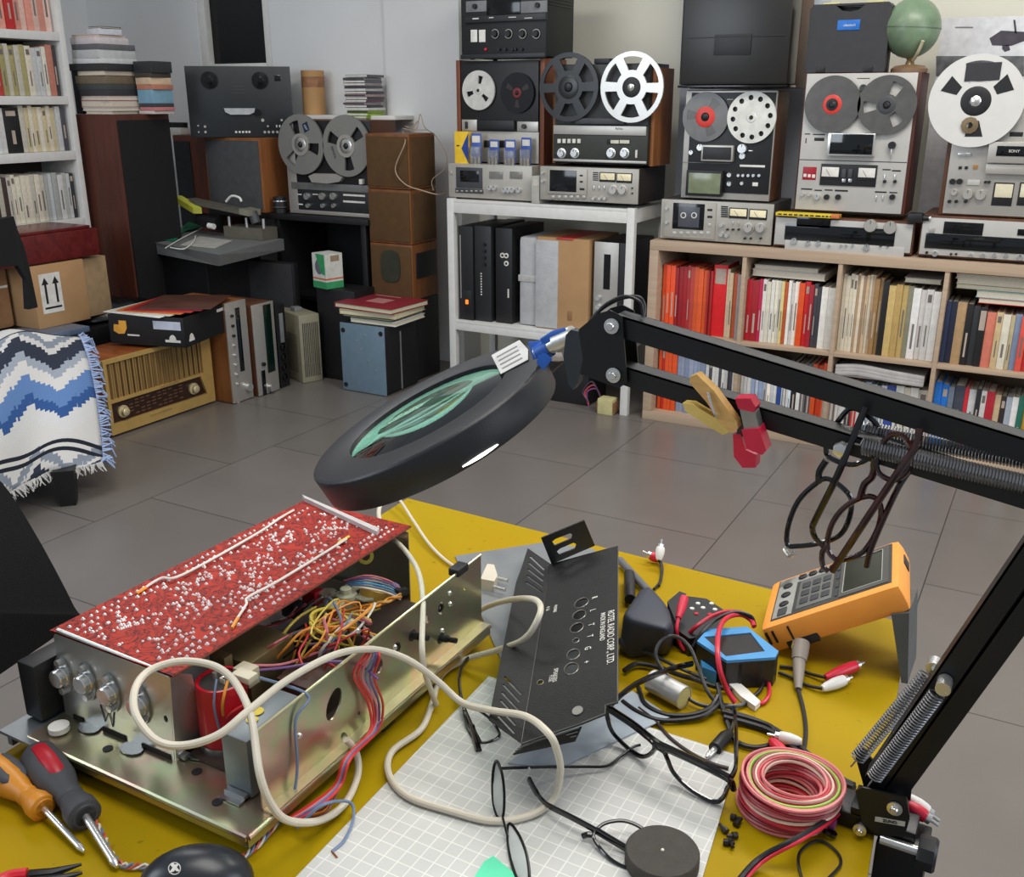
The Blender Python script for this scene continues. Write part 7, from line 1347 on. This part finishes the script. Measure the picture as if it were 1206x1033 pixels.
# black cables in coils
C1 = [(735, 790, .006), (750, 782, .006), (775, 786, .006), (800, 795, .008), (818, 800, .010), (840, 808, .008), (862, 812, .006)]
cable('cable', 'black cable from the cover edge running below the tester', C1, .0026, KW)
cable('cable', 'black cable looping round in front of the silver capacitor', [(752, 810, .004), (760, 830, .004), (785, 842, .004), (815, 842, .005), (836, 834, .008), (845, 820, .010)], .0026, KW); cable('cable', 'second black cable loop in front of the silver capacitor', [(733, 826, .004), (750, 838, .004), (775, 848, .004), (805, 848, .004), (830, 842, .006), (848, 828, .008)], .0024, KW)
cable('cable', 'thin grey-black cable rising in a tall loop beside the slate hood', [(862, 831, .004), (845, 828, .008), (832, 812, .016), (822, 785, .026), (812, 762, .034), (797, 750, .040), (782, 752, .040), (773, 765, .034), (775, 780, .026), (790, 800, .016), (810, 822, .008), (832, 832, .006), (865, 832, .004), (880, 828, .003)], .0020, M('grey_black_wire', (44,45,47), .35))
cable('cable', 'thin grey-black cable curving past the tester corner', [(745, 762, .012), (765, 770, .014), (790, 782, .014), (812, 792, .012), (832, 800, .010)], .0018, MC['grey_black_wire'] if 'grey_black_wire' in MC else KW)
cable('cable', 'black cable bundle falling toward the red wire coil', [(845, 806, .012), (850, 830, .008), (856, 850, .004), (866, 872, .0035), (885, 880, .0035), (905, 878, .0035), (914, 868, .004), (908, 856, .004), (888, 848, .004), (866, 842, .006), (850, 838, .008)], .0024, KW)
cable('cable', 'twin black cable running from the tangle to the lamp base', [(852, 845, .006), (880, 852, .004), (908, 862, .004), (935, 882, .004), (960, 900, .004), (985, 918, .004), (1006, 928, .008)], .0030, KW); cable('cable', 'thin twin cable next to the one running to the lamp base', [(858, 838, .004), (885, 846, .004), (912, 858, .004), (940, 878, .004), (965, 898, .004), (990, 916, .004), (1006, 924, .008)], .0022, MC['grey_black_wire'])
cable('cable', 'brown-black wire crossing the mat corner to the wire coil', [(752, 834, .003), (772, 850, .003), (790, 870, .003), (815, 888, .003), (840, 900, .0035), (858, 905, .004)], .0018, M('dark_brown_wire', (50,32,26), .4))
cable('cable', 'thin black wire loop lying in front of the red wire coil', [(946, 1040, .002), (940, 1015, .002), (945, 1000, .002), (965, 990, .002), (985, 1003, .002), (990, 1018, .002), (975, 1035, .002)], .0012, KW)
t = thing('jack_plug', 'black stereo jack plug with silver tip on the mat edge', 'plug', tuple(T(848, 880, 0))); b = MB(); b.sweep([T(860, 862, .005), T(854, 868, .0065), T(842, 882, .0065)], [.003, .006, .0062], 14); b.make('body', BLK, t, world=True); b = MB(); b.sweep([T(842, 882, .0065), T(834, 890, .0062), T(832, 892, .006)], [.0030, .0024, .001], 10); b.make('tip', CHR, t, world=True); MB().tube([T(860, 862, .005), T(864, 850, .004), T(862, 835, .005)], .0020, 6).make('lead', BLK, t, world=True)
# phono plugs
def phono(lb, p, q, col, tip=True, back=None):
    t = thing('phono_plug', lb, 'plug', tuple(p)); d = (q-p); n_ = d.normalized()
    b = MB(); b.sweep([p, p+d*.18, p+d*.55, p+d*.85, q], [.0030, .0045, .0058, .0058, .0052], 16); b.make('body', col, t, world=True)
    b = MB(); b.lathe([(.0044, 0), (.0044, .004), (.0036, .004), (.0036, .001)], q, d, 14, close=False); b.make('ring', CHR, t, world=True); b = MB(); b.cyl(q, q+n_*.011, .0014, seg=8); b.make('pin', CHR, t, world=True)
    if back: MB().tube([p]+[T(*z) for z in back], .0017, 8).make('lead', BLK, t, world=True)
RP, WP = M('red_plug', (210,36,60), .35), M('white_plug', (226,224,218), .4)
phono('red phono plug lying right of the grey probe on the table', T(972, 798, .007), T(1008, 784, .010), RP, back=[(955, 794, .004), (935, 787, .003), (918, 785, .003)]); phono('white phono plug lying right of the grey probe on the table', T(968, 811, .006), T(994, 801, .007), WP, back=[(950, 807, .003), (930, 797, .003), (917, 792, .003)])
phono('red phono plug on the black cables behind the wire coil', T(908, 872, .008), T(925, 890, .008), RP); phono('large white phono plug on the black cables behind the wire coil', T(944, 874, .008), T(918, 868, .008), WP)
phono('white phono plug standing at the far table edge', T(776, 660, .012), T(778, 645, .024), WP, back=[(779, 668, .006), (778, 684, .003), (770, 694, .003)]); phono('red phono plug at the far table edge beside the white one', T(778, 660, .005), T(766, 654, .010), RP, back=[(780, 672, .003), (776, 690, .003)])
phono('red phono plug dangling beside the lamp base off the table edge', ony(1066, 946, -3.10), ony(1090, 962, -3.10), RP); phono('white phono plug dangling behind the red one off the table edge', ony(1068, 938, -3.09), ony(1092, 956, -3.09), WP)
tag(MB().tube([ony(1068, 944, -3.10), ony(1064, 950, -3.10), ony(1066, 965, -3.10), ony(1074, 974, -3.10), ony(1070, 985, -3.10), ony(1056, 990, -3.11)], .0014, 6).make('cable', BLK), 'thin black cable of the dangling phono plugs at the lamp clamp', 'cable')
t = thing('glass_fuse', 'small clear fuse with silver ends behind the wire coil', 'fuse', tuple(T(905, 892, .004))); a_, c_ = T(890, 890, .006), T(923, 893, .006); MB().cyl(a_, c_, .0042, seg=16).make('tube', M('clear_fuse', (200,190,180), .1, 0, .1), t, world=True)
for p, q in ((a_, a_.lerp(c_, .14)), (c_.lerp(a_, .14), c_)): MB().cyl(p, q, .0048, seg=16).make('end_cap', CHR, t, world=True)
# coil of flat striped wire
cc_ = T(922, 952, 0); t = thing('wire_coil', 'coil of pink and red striped ribbon wire at the right table edge', 'wire', tuple(cc_)); rn = random.Random(3)
SC = [M('coil_red', (196,40,60), .4), M('coil_pink', (214,120,120), .4), M('coil_cream', (222,190,170), .4), M('coil_dark_red', (140,30,40), .4), M('coil_green', (150,190,60), .4)]
for k in range(84):
    lay = k % 12; ring_ = k//12; r0 = .0225+.0025*ring_+.0003*lay; z0 = .0022+.0027*lay+rn.uniform(-.0006, .0006); ox, oy_ = rn.uniform(-.0015, .0015)+.0006*lay, rn.uniform(-.0015, .0015)
    pts = [Vector((cc_.x+ox+r0*cos(a), cc_.y+oy_+r0*.98*sin(a), TZ+z0+.0012*sin(a*2+k))) for a in [2*pi*i/40 for i in range(40)]]
    MB().sweep(pts, .0014, 6, closed=True).make('wire_turn', SC[4] if ring_ == 4 and lay > 7 else SC[[0, 1, 2, 1, 3, 1, 0][(k*3+ring_) % 7]], t, world=True)
cable('power_lead', 'red and black twin lead curving from the blue connector to the bottom edge', [(864, 1045, .004), (885, 1020, .006), (905, 1005, .012), (935, 990, .024), (965, 972, .020), (985, 958, .012), (996, 946, .008)], .0026, KW); cable('power_lead', 'red strand of the twin lead beside the wire coil', [(870, 1047, .004), (890, 1023, .006), (908, 1009, .012), (938, 993, .024), (968, 975, .020), (987, 960, .012), (997, 948, .008)], .0014, RL)
t = thing('wire_connector', 'small blue crimp connector beside the lamp base', 'connector', tuple(T(990, 948, .008))); MB().cyl(T(988, 955, .009), T(992, 941, .009), .0052, seg=12).make('sleeve', M('crimp_blue', (40,104,176), .4), t, world=True); MB().tube([T(992, 941, .009), T(1000, 940, .010), T(1008, 941, .012)], .0015, 6).make('lead', BLK, t, world=True)
t = thing('pink_connector', 'small purple connector and clamp behind the wire coil', 'connector', tuple(T(978, 968, .006))); MB().cyl(T(974, 968, .008), T(984, 972, .008), .0045, seg=12).make('sleeve', M('magenta_sleeve', (140,60,120), .4), t, world=True); MB().lathe([(.003, 0), (.006, 0), (.006, .003), (.003, .003)], T(976, 982, .003), (.3, .3, 1), 16, close=False).make('ring_terminal', BLKG, t, world=True)
for k, (u, v) in enumerate(((861, 962), (866, 972), (856, 980), (868, 984), (860, 990), (852, 992))):
    p = T(u, v, .0025); b = MB(); b.lathe([(0, 0), (.0028, 0), (.0028, .004), (.0015, .0045), (.0015, .009), (0, .009)], p, (cos(k*1.3), sin(k*1.3), .15), 10); b.bm.transform(Matrix.Translation(-p)); o = b.make('screw', M('dark_screw', (56,52,48), .35, .7)); o.location = p
    tag(o, ('dark round-headed screw topmost of the little heap by the mat edge' if k == 0 else 'small dark screw in the little heap by the mat edge'), 'screw', None if k == 0 else 'screws by the mat edge')
# ================================================================ SPECTACLES, CAP, TOOLS, MOUSE
def tub(t, name, P, r, mat, closed=False, flat=None): return MB().tube([T(*p) for p in P], r, 8, closed=closed, flat=flat).make(name, mat, t, world=True)
def lens_fill(t, P): MB().prism([p for p in smooth([T(*p) for p in P], 4, True)][::2], (0, 0, -.0012)).make('lens', LENS, t, world=True)
t = thing('spectacles', 'black rectangular spectacles standing at the right mat edge near the cover', 'glasses', tuple(T(790, 890, 0)))
A1 = [(717, 836, .034), (745, 855, .034), (770, 876, .033), (770, 884, .022), (762, 890, .010), (752, 890, .006), (738, 880, .006), (722, 863, .012), (716, 848, .024)]; A2 = [(785, 883, .033), (820, 899, .034), (857, 918, .034), (856, 930, .020), (850, 941, .008), (840, 944, .005), (815, 931, .006), (795, 912, .010), (787, 896, .022)]
for P in (A1, A2): tub(t, 'rim', P, .0021, FRM, True); lens_fill(t, P)
tub(t, 'brow_bar', [(716, 834, .035), (745, 853, .035), (772, 874, .034), (787, 882, .034), (822, 898, .035), (859, 917, .035)], .0027, FRM, flat=(1, 1.5)); tub(t, 'bridge', [(769, 878, .030), (777, 882, .029), (786, 888, .028)], .0022, FRM); tub(t, 'end_piece', [(857, 918, .034), (862, 922, .030), (864, 930, .022)], .0026, FRM)
tub(t, 'temple', [(860, 917, .033), (866, 905, .032), (867, 880, .03), (866, 850, .028), (864, 835, .02)], .0020, FRM, flat=(1, 1.7)); tub(t, 'temple', [(717, 834, .033), (730, 820, .036), (752, 804, .036), (790, 788, .03), (815, 782, .02)], .0020, FRM, flat=(1, 1.7))
t = thing('spectacles', 'thin-rimmed round spectacles lying edge-on across the mat', 'glasses', tuple(T(598, 965, 0))); TH = M('thin_black_metal', (24,24,26), .3, .6)
B1 = [(586, 897, .042), (592, 915, .036), (594, 940, .022), (592, 963, .008), (586, 962, .006), (581, 945, .012), (580, 920, .030), (582, 902, .040)]; B2 = [(600, 970, .012), (612, 985, .014), (621, 1010, .012), (623, 1040, .008), (612, 1040, .004), (603, 1018, .004), (598, 990, .006)]
LENS0 = LENS; LENS = clear('milky_lens', (222,226,224), .08, 1.25, .5)  # milky white body colour stands in for reflections on these lenses
for P in (B1, B2): tub(t, 'rim', P, .0012, TH, True); lens_fill(t, P)
LENS = LENS0
tub(t, 'bridge', [(592, 962, .010), (595, 975, .012), (598, 985, .010)], .0010, TH); tub(t, 'temple', [(590, 905, .040), (620, 904, .030), (655, 903, .014), (688, 903, .008), (715, 902, .006), (732, 890, .006), (746, 880, .006), (754, 877, .006)], .0013, TH)
MB().ball(T(623, 905, .0295), .0012).make('hinge_screw', CHR, t, world=True)
t = thing('spectacles', 'black plastic spectacles with wide temple, partly under the round black cap', 'glasses', tuple(T(700, 985, 0)))
MB().sweep(smooth([T(*p) for p in ((623, 918, .014), (632, 934, .012), (645, 948, .012), (672, 962, .014), (700, 977, .012), (722, 990, .009), (742, 1002, .006))], 6), [.0034]*7+[.0026]*6+[.003]*12+[.0036]*12, 8, flat=(.6, 1)).make('temple', FRM, t, world=True)
tub(t, 'rim', [(704, 976, .012), (715, 969, .014), (735, 967, .014), (755, 975, .012), (768, 990, .008), (766, 1020, .004), (745, 1024, .003), (722, 1014, .004), (706, 998, .006), (699, 985, .010)], .0015, FRM, True); tub(t, 'end_piece', [(686, 985, .006), (692, 983, .008), (700, 984, .008)], .0024, FRM)
t = thing('spectacles', 'black spectacles half hidden under the left edge of the metal cover', 'glasses', tuple(T(560, 850, 0)))
tub(t, 'rim', [(546, 834, .010), (552, 832, .012), (566, 838, .012), (580, 850, .008), (588, 866, .004), (575, 874, .003), (562, 873, .003), (552, 860, .004)], .0014, FRM, True); tub(t, 'temple', [(552, 775, .012), (543, 788, .012), (541, 808, .010), (546, 832, .008), (556, 856, .006), (565, 874, .005)], .0019, FRM, flat=(1, 1.5)); tub(t, 'temple_tip', [(556, 856, .006), (560, 870, .005), (564, 884, .004)], .003, FRM)
pc = T(779, 1021, .0); t = thing('round_cap', 'round black rubber-topped cap lying on the spectacles at the bottom edge', 'cap', tuple(pc)); MB().lathe([(0, .002), (.0275, .002), (.0285, .004), (.0285, .0145), (.0275, .016), (0, .0163)], (0, 0, 0), (0, 0, 1), 48).make('body', M('black_brown_rubber', (58,54,48), .75, 0, .12, 80, bump=.3, bscale=300), t); MB().lathe([(0, .0163), (.0014, .0163), (.0008, .0171), (0, .0173)], (0, 0, 0), (0, 0, 1), 10).make('centre_dot', PAPER, t); MB().cyl(T(800, 1000, .009)-pc, T(813, 991, .010)-pc, .0032, seg=12).make('side_pin', BLK, t)
def driver(lb, p, q, s_end, cols, R, nin=3):
    p, q, s_end = Vector(p), Vector(q), Vector(s_end); d = q-p; L_ = d.length; t = thing('screwdriver', lb, 'screwdriver', tuple(q))
    b = MB(); b.lathe([(0, 0), (R*.7, 0), (R*.95, L_*.06), (R*1.0, L_*.25), (R*.95, L_*.45), (R*.62, L_*.66), (R*.66, L_*.72), (R*.60, L_*.74), (R*.78, L_*.86), (R*.80, L_*.96), (R*.6, L_), (0, L_)], p, d, 24); b.make('handle', cols[0], t, world=True)
    n = d.normalized(); side = n.cross(Vector((0, 0, 1))).normalized()
    for k in range(3):
        a = pi*(.35+.42*k) if nin > 1 else pi*.5; off = side*cos(a)*R*.72+Vector((0, 0, 1))*sin(a)*R*.72
        b = MB(); b.sweep([p+d*f_+off*g_ for f_, g_ in ((.03, .95), (.12, 1.12), (.3, 1.16), (.48, 1.04), (.56, .85))], [R*.12, R*.42, R*.46, R*.42, R*.12], 10, flat=(1, .6)); b.make('grip_inlay', cols[1], t, world=True)
        if nin == 1: break
    b = MB(); b.lathe([(R*.79, 0), (R*.83, .002), (R*.83, L_*.12), (R*.5, L_*.14), (0, L_*.14)], p+d*.86, d, 24, close=False); b.make('collar', cols[-1], t, world=True)
    b = MB(); L2 = (s_end-q).length; r2 = R*.19; b.lathe([(r2, 0), (r2, L2*.86), (r2*1.1, L2*.9), (r2*.5, L2), (0, L2)], q, s_end-q, 12); b.make('shaft', CHR, t, world=True)
driver('orange and grey screwdriver at the left table edge', T(-14, 900, .014), T(52, 953, .011), T(99, 1003, .004), (M('orange_handle', (214,140,40), .4), M('grey_grip', (66,68,72), .6), M('orange_handle')), .0135); driver('red and grey screwdriver lying beside the orange one', T(42, 888, .017), T(101, 962, .014), T(138, 1021, .005), (M('grey_grip'), M('red_inlay', (176,26,40), .4), M('grey_grip')), .0165, 1)
t = thing('pliers', 'red-handled pliers at the bottom left picture edge', 'pliers', tuple(T(30, 1030, 0))); MB().tube([T(-20, 1050, .008), T(8, 1034, .008), T(32, 1030, .008)], .005, 10).make('handle', RED, t, world=True); MB().tube([T(-10, 1062, .008), T(20, 1048, .008), T(36, 1040, .008)], .005, 10).make('handle', RED, t, world=True)
for (a_, m_, c_) in (((34, 1031), (62, 1028), (96, 1018)), ((36, 1040), (66, 1036), (97, 1028))): b = MB(); b.sweep([T(*a_, .007), T(*m_, .007), T(*c_, .005)], [.0045, .004, .0012], 8, flat=(1, .8)); b.make('jaw', M('blackened_steel', (40,40,42), .35, .7), t, world=True)
pm = T(232, 1046, .0); t = thing('computer_mouse', 'dark computer mouse with a pale emblem at the bottom edge', 'mouse', tuple(pm), rz=.62)
b = MB(); b.ball((0, 0, 0), 1, (.037, .0275, .028), 28)
for v in b.bm.verts:
    if v.co.z < 0: v.co.z *= .12
    v.co.z += .0045; v.co.x *= 1.15
b.make('shell', M('mouse_shell', (38,42,48), .32, 0, .04), t, ang=2); MB().lathe([(.0325, 0), (.034, .002), (.033, .005)], (0, 0, 0), (0, 0, 1), 8) if 0 else None
pe = T(207, 1013, .028); me_ = (Matrix.Translation(pm) @ Matrix.Rotation(.62, 4, 'Z')).inverted(); 
def onm(u, v):   # point of the mouse shell under a picture point
    d = ray(u, v); o_ = me_ @ CP; dd = me_.to_3x3() @ d; ax_ = (.037*1.15, .0275, .028); o2 = Vector((o_.x/ax_[0], o_.y/ax_[1], (o_.z-.0045)/ax_[2])); d2 = Vector((dd.x/ax_[0], dd.y/ax_[1], dd.z/ax_[2])); B_ = o2.dot(d2); A_ = d2.dot(d2); q_ = B_*B_-A_*(o2.dot(o2)-1); s_ = (-B_-sqrt(max(0, q_)))/A_
    return o_+dd*s_
b = MB()
for P in (((199, 1029), (206, 1019), (211, 1018), (205, 1027)), ((200, 1019), (208, 1027), (212, 1027), (204, 1017))): b.prism([onm(*p)+Vector((0, 0, .0003)) for p in P], (0, 0, .0004))
b.sweep([onm(205.5+7*cos(a), 1023+7*sin(a)) for a in [2*pi*k/20 for k in range(20)]], .0004, 5, closed=True); b.make('emblem', PAPER, t)
for ph, m in ((0, M('pale_red_wire', (196,90,70), .4)), (2.1, BW), (4.2, WW)):
    P = smooth([T(112, 968, .004), T(122, 985, .004), T(130, 1004, .004), T(145, 1020, .003), T(170, 1022, .003), T(215, 1030, .003), T(275, 1015, .003), T(300, 1000, .003), T(320, 978, .004), T(334, 960, .006)], 8)
    o = MB().sweep([p+Vector((.0016*cos(i*.9+ph), .0016*sin(i*.9+ph)*.6, .0016*sin(i*.9+ph)+.001)) for i, p in enumerate(P)], .0011, 6).make('twisted_wire', m); tag(o, {0: 'pale red strand', 2.1: 'grey-blue strand', 4.2: 'white strand'}[ph]+' of the twisted wire from the screwdriver past the mouse', 'wire')
# ================================================================ CHAIR AT THE LEFT EDGE
t = thing('office_chair', 'black office chair back at the left picture edge beside the table', 'chair', (.36, -3.42, 0)); bm = MB()
bp = []
for q_ in smooth([(0, -3.36, .975), (0, -3.28, .955), (0, -3.224, .92), (0, -3.192, .845), (0, -3.158, .725), (0, -3.160, .705), (0, -3.27, .676), (0, -3.45, .64), (0, -3.66, .66), (0, -3.70, .72), (0, -3.66, .9), (0, -3.5, .975)], 4, True): bp.append((q_.y, q_.z))
n_ = 7; rings = []
for s_, xo in ((1.0, 0), (1.0, .03), ):
    pass
def bx_(y, off): return .47+off+.35*(y+3.425)**2
b = MB(); front = [b.v((bx_(y, .0), y, z)) for y, z in bp]; back = [b.v((bx_(y, -.045), y, z)) for y, z in bp]; cf = b.v((bx_(-3.425, .018), -3.425, .85)); cb2 = b.v((bx_(-3.425, -.055), -3.425, .85)); mid = [b.v((bx_(y, -.022), -3.425+(y+3.425)*1.03, .845+(z-.845)*1.03)) for y, z in bp]
for i in range(len(bp)):
    j = (i+1) % len(bp); b.f([cf, front[i], front[j]]); b.f([front[i], mid[i], mid[j], front[j]]); b.f([mid[i], back[i], back[j], mid[j]]); b.f([back[i], cb2, back[j]])
b.make('backrest', M('black_upholstery', (13,13,14), .9, 0, .05, bump=.3, bscale=500), t, world=True)
MB().box(.16, .60, -3.65, -3.20, .42, .49, .03).make('seat', MC['black_upholstery'], t, world=True); MB().tube([(.30, -3.42, .42), (.40, -3.42, .5), (.425, -3.42, .65), (.435, -3.42, .72)], .02, 10).make('back_support', BLK, t, world=True); MB().cyl((.38, -3.42, .09), (.38, -3.42, .42), .025, seg=16).make('gas_lift', BLK, t, world=True)
for k in range(5):
    a = 2*pi*k/5+.3; MB().sweep([(.38, -3.42, .10), (.38+.25*cos(a), -3.42+.25*sin(a), .075)], [.022, .014], 8).make('base_leg', BLK, t, world=True); MB().cyl((.38+.25*cos(a)-.012*sin(a), -3.42+.25*sin(a)+.012*cos(a), .028), (.38+.25*cos(a)+.012*sin(a), -3.42+.25*sin(a)-.012*cos(a), .028), .028, seg=16).make('caster', BLK, t, world=True)
